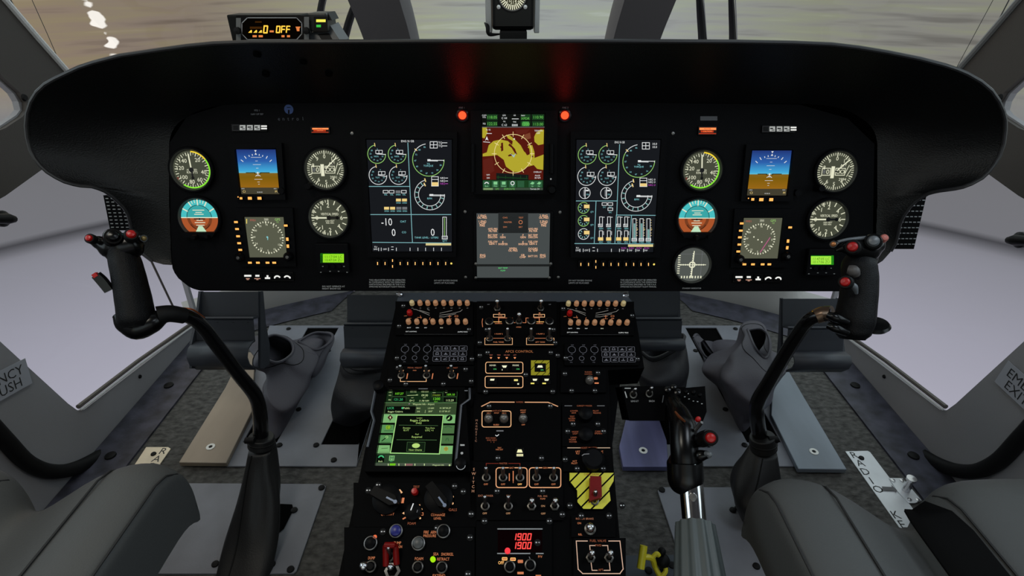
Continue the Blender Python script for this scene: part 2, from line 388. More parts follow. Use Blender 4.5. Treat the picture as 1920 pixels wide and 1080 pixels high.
# ceiling, with unseen warm and cool lamps added to light the cabin
mb = MB(); mb.box((0, .05, 1.64), (2.26, 2.0, .03), PM('ceiling_grey', (120, 120, 118), .8)); struct(add('ceiling', mb))
def lamp(x, y, col, e, lab):
    t = thing('fill_ceiling_lamp', lab, 'lamp', (x, y, 1.6))
    mb = MB(); mb.lathe([(.10, .025), (.10, 0), (.085, 0), (.085, .01)], DULL, Matrix.Translation((x, y, 1.6)), 24, False); add('lamp_housing', mb, t)
    mb = MB(); mb.lathe([(0, .008), (.085, .008)], EM('lamp_lens', (250, 248, 240), 1), Matrix.Translation((x, y, 1.6)), 24, False); add('lamp_lens', mb, t)
    l = bpy.data.lights.new('cabin_fill_light', 'AREA'); l.shape = 'DISK'; l.size = .35; l.energy = e; l.color = col
    lo = bpy.data.objects.new('cabin_fill_light', l); COL.objects.link(lo); lo.location = (x, y, 1.58)
LAMPS = [(-.55, .35, (1, .95, .82), 3.6), (.6, .35, (.80, .90, 1), 3.0)]
lamp(*LAMPS[0], 'unseen round warm ceiling lamp added over the seat beside the grey floor plate')
lamp(*LAMPS[1], 'unseen round cool ceiling lamp added over the seat beside the collective lever')

# projection dome around the cabin: evening sea above, pale floor of the dome below
SKYK = 4.0
def dome():
    m, nt, o = newmat('projected_sea'); N = nt.nodes.new; K = nt.links.new
    e = N('ShaderNodeEmission'); K(e.outputs[0], o.inputs[0])
    tc = N('ShaderNodeNewGeometry'); sub = N('ShaderNodeVectorMath'); sub.operation = 'SUBTRACT'; sub.inputs[1].default_value = CAM
    K(tc.outputs['Position'], sub.inputs[0]); nm = N('ShaderNodeVectorMath'); nm.operation = 'NORMALIZE'; K(sub.outputs[0], nm.inputs[0])
    sp = N('ShaderNodeSeparateXYZ'); K(nm.outputs[0], sp.inputs[0])
    mp = N('ShaderNodeMapping'); mp.inputs['Scale'].default_value = (2.2, 2.2, 34); K(nm.outputs[0], mp.inputs[0])
    n1 = N('ShaderNodeTexNoise'); n1.inputs['Scale'].default_value = 2.6; n1.inputs['Detail'].default_value = 3; K(mp.outputs[0], n1.inputs[0])
    def ramp(stops, inp, interp='LINEAR'):
        r = N('ShaderNodeValToRGB'); r.color_ramp.interpolation = interp
        while len(r.color_ramp.elements) < len(stops): r.color_ramp.elements.new(.5)
        for el, (p, c) in zip(r.color_ramp.elements, stops): el.position = p; el.color = L3(c)
        K(inp, r.inputs[0]); return r
    mrx = N('ShaderNodeMapRange'); mrx.inputs[1].default_value = -.75; mrx.inputs[2].default_value = .75; K(sp.outputs[0], mrx.inputs[0])
    base = ramp([(0, (146, 130, 116)), (.18, (136, 124, 112)), (.33, (156, 156, 144)), (.5, (162, 170, 170)), (.65, (160, 166, 168)), (.8, (140, 142, 136)), (1, (128, 128, 124))], mrx.outputs[0])
    tint = ramp([(.3, (125, 118, 116)), (.45, (178, 174, 170)), (.62, (186, 188, 160)), (.75, (214, 214, 202))], n1.outputs[0])
    mul = N('ShaderNodeMix'); mul.data_type = 'RGBA'; mul.blend_type = 'OVERLAY'; mul.inputs[0].default_value = .65
    K(base.outputs[0], mul.inputs[6]); K(tint.outputs[0], mul.inputs[7])
    # brighter towards the horizon and in the low sky
    mrz = N('ShaderNodeMapRange'); mrz.inputs[1].default_value = -1; mrz.inputs[2].default_value = 1; K(sp.outputs[2], mrz.inputs[0])
    f = lambda z: (z + 1) / 2
    low = ramp([(f(-.9), (186, 184, 200)), (f(-.6), (180, 178, 194)), (f(-.45), (160, 159, 173)), (f(-.345), (138, 138, 148)), (f(-.33), (126, 126, 134)), (f(-.326), (70, 70, 75)), (f(-.320), (70, 70, 75)), (f(-.315), (118, 118, 124)), (f(-.2), (114, 114, 118)), (f(-.12), (150, 150, 148))], mrz.outputs[0])
    sw = ramp([(f(-.17), (0, 0, 0)), (f(-.12), (255, 255, 255)), (f(.02), (255, 255, 255)), (f(.06), (255, 255, 255))], mrz.outputs[0])
    mix = N('ShaderNodeMix'); mix.data_type = 'RGBA'; K(sw.outputs[0], mix.inputs[0]); K(low.outputs[0], mix.inputs[6]); K(mul.outputs[2], mix.inputs[7])
    # far to the sides the sea is pale
    ax = N('ShaderNodeMath'); ax.operation = 'ABSOLUTE'; K(sp.outputs[0], ax.inputs[0])
    sd = ramp([(.70, (0, 0, 0)), (.73, (255, 255, 255))], ax.outputs[0]); zz = ramp([(f(-.22), (0, 0, 0)), (f(-.2), (255, 255, 255))], mrz.outputs[0])
    mm = N('ShaderNodeMath'); mm.operation = 'MULTIPLY'; K(sd.outputs[0], mm.inputs[0]); K(zz.outputs[0], mm.inputs[1])
    mix1 = N('ShaderNodeMix'); mix1.data_type = 'RGBA'; K(mm.outputs[0], mix1.inputs[0]); K(mix.outputs[2], mix1.inputs[6]); mix1.inputs[7].default_value = L3((186, 192, 186))
    # sun glitter on the water: a broken track at one bearing
    d = ray(190, 50).normalized(); az = d.x / d.y
    dv = N('ShaderNodeMath'); dv.operation = 'DIVIDE'; K(sp.outputs[0], dv.inputs[0]); K(sp.outputs[1], dv.inputs[1])
    sl = N('ShaderNodeMath'); sl.operation = 'MULTIPLY_ADD'; sl.inputs[1].default_value = .30; K(sp.outputs[2], sl.inputs[0]); K(dv.outputs[0], sl.inputs[2])
    sb = N('ShaderNodeMath'); sb.operation = 'SUBTRACT'; sb.inputs[1].default_value = az + .30 * d.z; K(sl.outputs[0], sb.inputs[0])
    ab = N('ShaderNodeMath'); ab.operation = 'ABSOLUTE'; K(sb.outputs[0], ab.inputs[0])
    band = N('ShaderNodeMapRange'); band.inputs[1].default_value = .0; band.inputs[2].default_value = .034; band.inputs[3].default_value = 1; band.inputs[4].default_value = 0; K(ab.outputs[0], band.inputs[0])
    mp2 = N('ShaderNodeMapping'); mp2.inputs['Scale'].default_value = (22, 22, 80); K(nm.outputs[0], mp2.inputs[0])
    n2 = N('ShaderNodeTexNoise'); n2.inputs['Scale'].default_value = 1.5; n2.inputs['Detail'].default_value = .6; K(mp2.outputs[0], n2.inputs[0])
    ad = N('ShaderNodeMath'); ad.operation = 'MULTIPLY'; K(n2.outputs[0], ad.inputs[0]); K(band.outputs[0], ad.inputs[1])
    gt = ramp([(.37, (0, 0, 0)), (.44, (255, 255, 255))], ad.outputs[0])
    gz = ramp([(f(-.17), (0, 0, 0)), (f(-.155), (255, 255, 255)), (f(.02), (255, 255, 255)), (f(.03), (0, 0, 0))], mrz.outputs[0])
    g2 = N('ShaderNodeMath'); g2.operation = 'MULTIPLY'; K(gt.outputs[0], g2.inputs[0]); K(gz.outputs[0], g2.inputs[1])
    mix2 = N('ShaderNodeMix'); mix2.data_type = 'RGBA'; K(g2.outputs[0], mix2.inputs[0]); K(mix1.outputs[2], mix2.inputs[6]); mix2.inputs[7].default_value = L3((250, 244, 236))
    tn = ramp([(f(.02), (255, 255, 255)), (f(.12), (228, 238, 255))], mrz.outputs[0]); ml = N('ShaderNodeMix'); ml.data_type = 'RGBA'; ml.blend_type = 'MULTIPLY'; ml.inputs[0].default_value = 1; K(mix2.outputs[2], ml.inputs[6]); K(tn.outputs[0], ml.inputs[7]); K(ml.outputs[2], e.inputs[0])
    # unseen sky above the horizon, boosted to light the nose and pedals
    st = N('ShaderNodeMapRange'); st.inputs[1].default_value = .0; st.inputs[2].default_value = .12; st.inputs[3].default_value = 1; st.inputs[4].default_value = SKYK; K(sp.outputs[2], st.inputs[0]); K(st.outputs[0], e.inputs[1])
    mb = MB(); n, sg, rr = 24, 48, 5.0
    mb.grid([[CAM + V3((rr * sin(pi * i / n) * cos(2 * pi * k / sg), rr * sin(pi * i / n) * sin(2 * pi * k / sg), rr * cos(pi * i / n))) for k in range(sg)] for i in range(n + 1)], m, cu=True)
    struct(add('background_screen', mb))
dome()
w = bpy.data.worlds.new('world'); S.world = w; w.use_nodes = True; w.node_tree.nodes['Background'].inputs[0].default_value = (0, 0, 0, 1)
# ================================================================== instrument panel: hood, face, edge
def mir(p): return (1934 - p[0], p[1])
LH = [(322, 497), (306, 496), (285, 490), (261, 472), (251, 452), (246, 429), (240, 404), (232, 390), (221, 379), (209, 368), (196, 359), (184, 354), (171, 350), (150, 348.5), (137, 346), (120, 341), (104, 333), (88, 323), (75, 311), (64, 297), (56, 281), (50, 256), (48, 235), (50, 212), (57, 191), (68, 173), (84, 158), (103, 147), (122, 138), (148, 126), (175, 117), (225, 104), (300, 93), (350, 86), (400, 81), (470, 78.5), (600, 78), (780, 77), (960, 77)]
RH = [(1644, 496), (1655, 489), (1671, 471), (1679, 458), (1684, 440), (1688, 420), (1695, 405), (1706, 389), (1717, 378), (1731, 369), (1742, 363), (1753, 360), (1763, 358), (1778, 356), (1792, 354), (1806, 351), (1822, 345), (1842, 334), (1855, 322), (1865, 309), (1875, 293), (1883, 268), (1886, 243), (1886, 225), (1882, 208), (1874, 190), (1860, 170), (1840, 153), (1814, 138), (1795, 130), (1771, 122), (1725, 110), (1665, 98), (1610, 89), (1559, 83), (1488, 80), (1382, 78), (1170, 77), (960, 77)]
LI = [(322, 495), (321, 480), (320, 466), (320, 450), (319, 440), (319, 430), (319, 422), (318, 415), (318, 408), (318, 400), (318, 394), (317, 388), (317, 380), (317, 372), (317, 364), (317, 355), (317, 345), (317, 335), (317, 325), (317, 312), (317, 300), (317, 285), (317, 270), (318, 262), (320, 254), (323, 246), (328, 238), (336, 229), (348, 221), (361, 213), (375, 207), (395, 201), (420, 197), (440, 196), (460, 195), (510, 194), (620, 193), (790, 192), (960, 192)]
RI = [(1640 + (322 - a), b) for a, b in LI[:-1]] + [LI[-1]]
RI = [(a if a > 1500 else 1934 - LI[i][0] + 6 * (i < 36), b) for i, (a, b) in enumerate(RI)]; RI[-1] = (960, 192)
n = len(LH)
def wr(i): t = min(1, i / 20); return .006 + .115 * (t * t * (3 - 2 * t)) + .045 * min(1, max(0, (i - 20) / 10))
rim_px = [(LH[i], LI[i], wr(i)) for i in range(n)] + [(RH[i], RI[i], wr(i)) for i in range(n - 2, -1, -1)]
rim = [PAN.pt(*PAN.uv(a[0], a[1], w), w) for a, b, w in rim_px]
inn = [PAN.pt(*PAN.uv(*b), 0) for a, b, w in rim_px]
ctr = PAN.pt(*PAN.uv(960, 330), 0)
PANEL = thing('instrument_panel', 'wide matt black hooded instrument panel full of lit dials and screens', 'instrument panel', PAN.pt(*PAN.uv(960, 545), 0))
rows = []
for t in (0, .12, .3, .5, .7, .86, .95, 1):
    rows.append([a.lerp(b, t) - PAN.N * (.35 * min(.12, w) * sin(pi * t)) * (.55) for a, b, (q, r, w) in zip(inn, rim, rim_px)])
back = [p + (ctr - p) * .03 - PAN.N * (w + .03) + V3((0, .012, -.012)) for p, (a, b, w) in zip(rim, rim_px)]
back2 = [p + (ctr - p) * .10 - PAN.N * (w + .15) + V3((0, .02, -.03)) for p, (a, b, w) in zip(rim, rim_px)]
mb = MB(); mb.grid(rows, SHROUD); lip = [p + (ctr - p) * -.004 - PAN.N * .004 for p in rim]; lip2 = [p + (ctr - p) * .004 - PAN.N * .02 for p in rim]
mb.grid([rim, lip, lip2, back, back2], SHROUD)
mb.add(back2, [list(range(len(back2)))], SHROUD)
add('hood', mb, PANEL, Matrix(), sharp=60)
mb = MB(); mb.tube([p - PAN.N * .001 for p in rim[2:-2]], .0032, PM('rim_highlight_grey', (36, 36, 38), .4), 8); add('rim_highlight_trim', mb, PANEL, Matrix())  # grey tube put along the rim for its thin highlight
def proj(p): d = p - CAM; z = d.dot(FW); return 960 + F_PX * d.x / z, 540 - F_PX * d.dot(UP) / z
for x, y in ((472, 107), (587, 107), (500, 138), (609, 138)):
    i, j = min(((i, j) for i in range(1, len(rows) - 1) for j in range(1, len(rim) - 1)), key=lambda q: (lambda r: (r[0] - x) ** 2 + (r[1] - y) ** 2)(proj(rows[q[0]][q[1]])))
    nn = (rows[i + 1][j] - rows[i - 1][j]).cross(rows[i][j + 1] - rows[i][j - 1]).normalized(); nn = nn if nn.dot(CAM - rows[i][j]) > 0 else -nn
    tt = 0; lo_, hi_ = rows[i - 1][j], rows[i + 1][j]; c = min((lo_.lerp(hi_, k / 20) + (rows[i][j + 1] - rows[i][j]) * m_ / 4 for k in range(21) for m_ in range(-6, 7)), key=lambda p: (proj(p)[0] - x) ** 2 + (proj(p)[1] - y) ** 2)
    add('hood_bolt', MB().lathe([(.0065, -.002), (.006, .002), (.003, .003), (0, .003)], PM('bolt_black', (3, 3, 3), .7, spec=.05), None, 12), PANEL, Matrix.Translation(c + nn * .0015) @ nn.to_track_quat('Z', 'Y').to_matrix().to_4x4())
# face plate with rounded lower corners
fo = [(322, 494), (323, 503), (327, 512), (334, 522), (345, 531), (354, 538), (363, 542), (376, 545.5), (960, 546), (1590, 546.5), (1602, 545), (1613, 541), (1622, 534), (1629, 524), (1634, 512), (1636, 496)] + [(1640, 270), (1590, 222), (1500, 196), (960, 190), (430, 193), (350, 218), (316, 270)]
mb = MB(); q = [PAN.uv(*p) for p in fo]; mb.prism([(a, b, -.0008) for a, b in q], (0, 0, -.05), BLACK); add('face_plate', mb, PANEL, PAN.M)
# printed placards and maker's mark on the face
CL, CR = (300, 180, .35185), (1240, 180, .35180)
def placard(name, lines, x, y, h, dy, mat, wm=None, al='l'):
    sh = scrop(PAN, (0, 0, 1), (x, y), -.0005)
    for i, t in enumerate(lines): sh.text(x, y + i * dy, t, h, mat, 1, al, wmax=wm)
    return add(name, sh, PANEL, PAN.M)
PL4 = ('THIS HELICOPTER MUST BE OPERATED', 'IN COMPLIANCE WITH THE OPERATING', 'LIMITATIONS SPECIFIED IN THE F.A.A.', 'APPROVED ROTORCRAFT FLIGHT MANUAL')
for x in (692, 1163): placard('placard', PL4, x, 525, 2.9, 4.2, WHITEP, 68)
for x in (814, 1066): placard('placard', ('DO NOT EXCEED ENGINE', 'LIMITS OF PLACARD'), x, 526, 2.9, 4.6, WHITEP, 44)
placard('placard', ('DO NOT OPERATE AT', 'NIGHT SNOW ICE'), 604, 537, 2.9, 4.2, WHITEP, 47)
placard('placard', ('STANDBY INDICATOR',), 1297, 540.5, 2.4, 4, WHITEP, 36, 'c')
placard('lettering', ('PFD 1', 'NAV OP SEP'), 482, 207, 3, 7, DIMP, None, 'c')
placard('lettering', ('FIRE 1',), 866, 202, 3, 4, DIMP, None, 'c'); placard('lettering', ('FIRE 2',), 1060, 202, 3, 4, DIMP, None, 'c')
sh = scrop(PAN, (0, 0, 1), (1330, 222), -.0005); sh.rect(1313, 218, 1345, 226, PM('grey_label', (72, 74, 78), .5)); add('label_plate', sh, PANEL, PAN.M)
sh = scrop(PAN, (0, 0, 1), (540, 210), -.0005)
for ch, x in zip('entrol', (523, 531.5, 540.5, 549, 558, 568)): sh.text(x, 222.5, ch, 6.6, PM('logo_print', (58, 62, 72), .5))
sh.disc(541.5, 205, 8.6, PM('logo_blue', (30, 62, 120), .5)); sh.rect(540, 206, 543, 213.5, BLACK, 2); sh.rect(538, 201, 545, 202.2, BLACK, 2); add('logo', sh, PANEL, PAN.M)
SCREW = lambda M, p: add('screw', MB().lathe([(.0032, 0), (.003, .001), (.0012, .0016), (0, .0016)], DULL, None, 10), p, M)
for x, y in ((872, 397), (1050, 398), (873, 520), (1047, 520), (660, 250), (1262, 250)): fit('panel_screw', SCREW, PAN.at(*PAN.uv(x, y), -.0005), PANEL)

# ------------------------------------------------------------------ round instruments
DIAL = EM('dial_olive', (70, 73, 60)); DIALG = EM('dial_grey', (82, 86, 82))
def bezel(M, R, t, deep=.017, mat=None):
    mb = MB(); mb.lathe([(R * 1.13, 0), (R * 1.13, deep * .8), (R * 1.09, deep), (R * 1.0, deep), (R * .985, deep * .9), (R * .97, .002)], mat or BLACK, M, 48, False)
    add('bezel', mb, t, Matrix())
    return
BZI = PM('bezel_grey', (62, 64, 60), .4, spec=.4)
def gauge(name, lab, cat, px, py, r, grp=None, face=None, glow=None):
    wr = .008; u, v = PAN.uv(px, py, wr); R = r * PAN.k(px, py, wr); M = PAN.at(u, v, 0)
    t = thing(name, lab, cat, M.translation, grp)
    D = R * .945
    mb = MB(); mb.lathe([(R * 1.12, 0), (R * 1.12, wr * .8), (R * 1.08, wr), (R * 1.0, wr)], BLACK, None, 48, False)
    mb.lathe([(R * 1.0, wr), (R * .985, wr * .9), (R * .93, .0015)], BZI, None, 48, False)
    add('bezel', mb, t, M); R = D
    sh = Sheet(lambda x, y: (x * R, y * R), R, .0022)
    if face is not False: sh.disc(0, 0, .98, face or DIAL, 0, 48)
    return t, sh, M, R
def needle(t, M, R, ang, L, tail, wid, w=.006, name='pointer', mat=None, hub=.12, hubm=None):
    sh = Sheet(lambda x, y: (x * R, y * R), R, w - .0018); d = lambda r, s=0: sh.polar(0, 0, r, ang)
    a, b = sh.polar(0, 0, 0, 0), sh.polar(0, 0, L, ang); sh.seg(a, b, wid * R, mat or CREAM, 1)
    if tail: sh.seg(a, sh.polar(0, 0, tail, ang + 180), wid * 1.4 * R, GLOSS, 2); sh.disc(tail * sin(rad(ang + 180)), tail * cos(rad(ang + 180)), wid * 1.3, GLOSS, 2)
    if hub: sh.disc(0, 0, hub, GLOSS, 3)
    mb = sh; o = add(name, mb, t, M); md = o.modifiers.new('solid', 'SOLIDIFY'); md.thickness = .0006; md.offset = -1
GREENA = EM('arc_green', (130, 225, 50), 1.1); YELA = EM('arc_yellow', (235, 205, 50), 1.1)
def airspeed(lab, px, py, r):
    t, sh, M, R = gauge('airspeed_indicator', lab, 'gauge', px, py, r, 'airspeed dials')
    sh.ring(0, 0, .93, .07, YELA, 3, 55); sh.ring(0, 0, .93, .07, GREENA, 55, 215)
    sh.ticks(0, 0, .74, .88, [3 + i * 36 / 2 for i in range(20)], .035, CREAM, 2); sh.ticks(0, 0, .80, .88, [12 + i * 18 for i in range(20)], .02, CREAM, 2)
    for a, s in ((36, '20'), (101, '40'), (145, '60'), (186, '80'), (232, '100'), (279, '120'), (318, '140')): sh.ptext(0, 0, .62, a, s, .20, CREAM)
    sh.text(0, -.13, 'KNOTS', .12, CREAM); sh.text(0, .0, 'AIRSPEED', .09, CREAM)
    sh.ring(0, 0, .9, .1, PM('arc_red', (150, 60, 40), .5), 236, 245)
    add('dial', sh, t, M); needle(t, M, R, 356, .78, .42, .06)
def altimeter(lab, px, py, r, num):
    t, sh, M, R = gauge('altimeter', lab, 'gauge', px, py, r, 'altimeters')
    sh.ticks(0, 0, .78, .95, [i * 36 for i in range(10)], .045, CREAM); sh.ticks(0, 0, .84, .95, [i * 7.2 for i in range(50)], .026, CREAM)
    for i in range(10):
        if i not in (2, 3, 7): sh.ptext(0, 0, .66, i * 36, str(i), .19, CREAM)
    sh.box2(-.72, -.2, -.28, .16, .035, CREAM); sh.text(-.6, -.02, '8', .22, DGY); sh.text(-.42, -.02, '0', .24, CREAM)
    sh.rect(-.24, -.36, -.06, .26, CREAM); sh.box2(0, -.2, .5, .16, .035, CREAM); sh.text(.14, -.02, 'O', .22, CREAM); sh.text(.36, -.02, 'O', .22, CREAM)
    sh.text(.42, -.42, num, .14, CREAM); sh.text(.38, .32, 'ALT', .13, CREAM); sh.rect(.24, .2, .5, .42, GLOSS, 1)
    sh.line([(.52, -.1), (.68, .32)], .03, CREAM); sh.line([(.62, -.26), (.8, .1)], .03, CREAM)
    add('dial', sh, t, M); needle(t, M, R, 47, .86, 0, .055, hub=.05)
    k = MB(); k.lathe([(.2 * R, 0), (.2 * R, .016), (.16 * R, .02), (0, .02)], KNOB, Matrix.Translation((-.86 * R, -.86 * R, 0)), 16); add('setting_knob', k, t, M)
def vario(lab, px, py, r):
    t, sh, M, R = gauge('vertical_speed_indicator', lab, 'gauge', px, py, r, 'vertical speed dials')
    sh.ticks(0, 0, .76, .94, [i * 22.5 for i in range(16)], .045, CREAM); sh.ticks(0, 0, .84, .94, [270 + i * 9 for i in range(-9, 10)], .028, CREAM)
    for a, s in ((270, '0'), (322, '1'), (358, '2'), (47, '4'), (90, '6'), (133, '4'), (180, '2'), (218, '1')): sh.ptext(0, 0, .66, a, s, .22, CREAM)
    sh.text(.04, .2, 'VERTICAL SPEED', .13, CREAM, wmax=.95); sh.text(.02, -.17, '1000 FEET', .08, CREAM); sh.text(.02, -.28, 'PER MIN', .08, CREAM)
    add('dial', sh, t, M); needle(t, M, R, 270, .86, .46, .075)
SKYC = EM('att_cyan', (72, 190, 192)); GNDC = EM('att_orange', (168, 84, 44)); GNDD = EM('att_brown', (120, 62, 34)); SKYD = EM('att_teal', (58, 165, 165))
def halfdisc(sh, r, y0, y1, mat, l):                         # part of a disc between two heights
    n = 20; R_ = []; L_ = []
    for i in range(n + 1):
        y = y0 + (y1 - y0) * i / n; x = math.sqrt(max(0, r * r - y * y)); R_.append((x, y)); L_.append((-x, y))
    sh.poly(R_ + L_[::-1], mat, l)
def attitude(lab, px, py, r):
    t, sh, M, R = gauge('standby_attitude_indicator', lab, 'gauge', px, py, r, 'standby attitude balls', False)
    h = .02
    halfdisc(sh, .97, h, .96, SKYC, 0); halfdisc(sh, .97, -.72, h, GNDC, 0)
    halfdisc(sh, .66, h, .65, SKYD, 1); halfdisc(sh, .66, -.55, h, GNDD, 1); halfdisc(sh, .5, -.4, h, GNDC, 2)
    sh.rect(-.97, h - .02, .97, h + .025, CREAM, 3); sh.ring(0, h, .66, .03, GLOSS, -90, 90, 3)
    for a, L in ((0, .25), (-30, .2), (30, .2), (-60, .24), (60, .24)): sh.ticks(0, h, .93 - L, .93, [a], .06, CREAM, 3)
    sh.ticks(0, h, .8, .93, [-20, -10, 10, 20], .035, CREAM, 3)
    for y, wd in ((.42, .62), (.3, .34), (.2, .5), (-.12, .34), (-.24, .56), (-.38, .44)): sh.rect(-wd / 2, y - .02, wd / 2, y + .02, CREAM, 4)
    sh.rect(-.3, -.07, -.06, -.02, GLOSS, 5); sh.rect(.06, -.07, .3, -.02, GLOSS, 5); sh.rect(-.05, -.1, .05, 0, GLOSS, 5)
    sh.ring(0, -.1, .55, .05, EM('att_dark_brown', (80, 36, 20)), 115, 245, 3)
    sh.poly([(-.28, -.72), (.28, -.72), (.1, -.42), (-.1, -.42)], EM('att_pale', (190, 225, 190)), 6)
    add('horizon_ball', sh, t, M)
    k = MB(); k.prism([(-.9 * R, -.72 * R, .003), (.9 * R, -.72 * R, .003), (.72 * R, -1.0 * R, .003), (-.72 * R, -1.0 * R, .003)], (0, 0, .012), BLACK); add('chin_plate', k, t, M)
    k = MB(); k.lathe([(.14 * R, .012), (.14 * R, .024), (.1 * R, .027), (0, .027)], KNOB, Matrix.Translation((-.1 * R, -.95 * R, 0)), 14); add('setting_knob', k, t, M); k = MB(); k.lathe([(.09 * R, .012), (.08 * R, .024), (0, .024)], KNOB, Matrix.Translation((.55 * R, -.93 * R, 0)), 12); add('caging_knob', k, t, M)
def crosshair(lab, px, py, r):
    t, sh, M, R = gauge('cross_pointer_indicator', lab, 'gauge', px, py, r, None, DIALG)
    sh.rect(-.7, .62, .7, .635, DGY, 1); sh.rect(.52, -.8, .54, .8, DGY, 1)
    sh.line([(.0, -.75), (.06, .78)], .055, CREAM, 3); sh.line([(-.75, 0), (.78, 0)], .04, CREAM, 3); sh.ring(0, 0, .16, .07, CREAM, l=4)
    for i in range(-5, 6):
        if i: sh.disc(i * .13, 0, .045, CREAM, 4, 8); sh.disc(i * .006, i * .13, .045, CREAM, 4, 8)
    for i in range(8): sh.rect(-.56 + i * .16 - .035, -.8, -.56 + i * .16 + .035, -.66, CREAM, 2)
    for i in range(9): sh.rect(-.84, -.52 + i * .13, -.7, -.52 + i * .13 + .05, CREAM, 2)
    add('dial', sh, t, M)
LA, RA = 'on the amber readout side of the panel', 'on the crosshair dial side of the panel'
airspeed('airspeed dial with green and yellow arc ' + LA, 356.5, 318.5, 38); airspeed('airspeed dial with green and yellow arc ' + RA, 1317.5, 319.5, 37)
altimeter('altimeter dial with digit window ' + LA, 608, 317.5, 37.5, '2991'); altimeter('altimeter dial with digit window ' + RA, 1570, 321.5, 37.5, '2994')
vario('vertical speed dial above a green clock ' + LA, 615.5, 409, 37); vario('vertical speed dial above a green clock ' + RA, 1555, 412, 36.5)
attitude('cyan and orange standby horizon dial ' + LA, 371, 409.5, 37.5); attitude('cyan and orange standby horizon dial directly above the crosshair dial', 1308.5, 410.5, 37)
crosshair('grey round dial with dotted white crosshair below a cyan and orange dial', 1299.5, 497.5, 34.5)

# ------------------------------------------------------------------ rectangular displays
def rectframe(t, outer, inner, w0, w1, name='bezel', mat=None):      # outer/inner = 4 pixel corners; frame with a recess
    o = [PAN.uv(*p, w1) for p in outer]; i = [PAN.uv(*p, w1) for p in inner]; mb = MB(); mat = mat or BLACK
    for a in range(4):
        b = (a + 1) % 4
        mb.face([(*o[a], w1), (*o[b], w1), (*i[b], w1), (*i[a], w1)], mat)
        mb.face([(*o[a], .0004), (*o[b], .0004), (*o[b], w1), (*o[a], w1)], mat)
        mb.face([(*i[a], w1), (*i[b], w1), (*i[b], w0), (*i[a], w0)], mat)
    return add(name, mb, t, PAN.M)
def inset(c, d): # enlarge 4 corners (tl,tr,br,bl) by d pixels
    return [(c[0][0] - d, c[0][1] - d), (c[1][0] + d, c[1][1] - d), (c[2][0] + d, c[2][1] + d), (c[3][0] - d, c[3][1] + d)]
def lit_button(t, x, y, w, h, mat, w0=.0, glow=None, name='lit_key'):
    sh = scrop(PAN, (0, 0, 1), (x, y), w0)
    k = PAN.k(x, y); u, v = PAN.uv(x, y, w0); mb = MB(); a, b = w * k / 2, h * k / 2
    mb.box((u, v, w0 + .0015), (a * 2.6, b * 2.6, .003), KNOB); mb.box((u, v, w0 + .0032), (a * 2, b * 2, .0012), mat)
    return add(name, mb, t, PAN.M)
HOT2 = EM('key_hot', (255, 176, 90), 1.3)
def pfd(lab, C, off, kx):
    # C crop, off maps the left display's detail coordinates to this one
    t = thing('attitude_display', lab, 'flight display', PAN.pt(*PAN.uv(*off['c'][3]), 0), 'blue and brown flight displays')
    c = off['c']; rectframe(t, inset(c, 11), inset(c, 1.5), .0015, .009)
    q = [PAN.uv(*p, .002) for p in c]; top, bot = (q[0][1] + q[1][1]) / 2, (q[2][1] + q[3][1]) / 2; H = top - bot
    def L(fx, fy): # fraction across/down
        a = q[0][0] + (q[1][0] - q[0][0]) * fx; b = q[3][0] + (q[2][0] - q[3][0]) * fx
        return a + (b - a) * fy, top - H * fy
    Wd = q[1][0] - q[0][0]
    sh = Sheet(L, H, .002); hz = off['h']
    mb = EMG('pfd_sky' + kx, [(0, (34, 54, 118)), (.5, (46, 96, 170)), (.92, (66, 168, 216)), (1, (100, 190, 205))], 1, top, top - H * hz)
    mg = EMG('pfd_ground' + kx, [(0, (128, 96, 30)), (.3, (126, 92, 14)), (1, (150, 102, 24))], 1, top - H * hz, top - H * .85)
    sh.poly([(0, 0), (1, 0), (1, hz), (0, hz)], mb, 0); sh.poly([(0, hz), (1, hz), (1, .85), (0, .85)], mg, 0); sh.poly([(0, .85), (1, .85), (1, 1), (0, 1)], EM('pfd_bar', (66, 62, 48)), 0)
    DK = EM('pfd_dark', (22, 20, 18))
    sh.poly([(.2, hz - .015), (.44, hz - .015), (.44, hz + .02), (.42, hz + .02), (.42, hz), (.2, hz)], DK, 2); sh.poly([(.80, hz - .015), (.56, hz - .015), (.56, hz + .02), (.58, hz + .02), (.58, hz), (.80, hz)], DK, 2); sh.poly([(.48, hz - .02), (.52, hz - .02), (.52, hz + .02), (.48, hz + .02)], W, 2)
    cx, cy = .5, hz
    for a in (-50, -35, -22, -11, 11, 22, 35, 50): sh.ticks(cx, cy, .40, .42 + .03 * (abs(a) in (35, 50)), [a], .016, W, 2)
    sh.poly([(.47, .015), (.53, .015), (.5, .06)], W, 2); sh.poly([(.47, .115), (.53, .115), (.5, .07)], W, 2)
    for y, w_ in ((.17, .26), (.25, .06), (.33, .2), (.41, .06), (.58, .06), (.66, .2), (.72, .06), (.77, .04)): sh.poly([(.5 - w_ / 2, y), (.5 + w_ / 2, y), (.5 + w_ / 2, y + .008), (.5 - w_ / 2, y + .008)], W, 2)
    sh.line([(.44, hz + .07), (.5, hz + .035), (.56, hz + .07)], .012, W, 2)
    sh.text(.08, .875, 'HDG', .022, W); sh.text(.9, .875, '1013', .024, W); sh.text(.5, .955, 'IIII IIIII IIII', .022, W); sh.text(.1, .94, 'CI', .05, SAND); sh.text(.92, .94, 'M', .05, SAND)
    add('screen', sh, t, PAN.M)
    for x, y, w_, h in off['b']: lit_button(t, x, y, w_, h, HOT2, .0091)
    mb = MB(); u, v = PAN.uv(*off['k'], 0); mb.lathe([(.006, 0), (.006, .012), (0, .012)], KNOB, Matrix.Translation((u, v, 0)), 14); add('knob', mb, t, PAN.M)
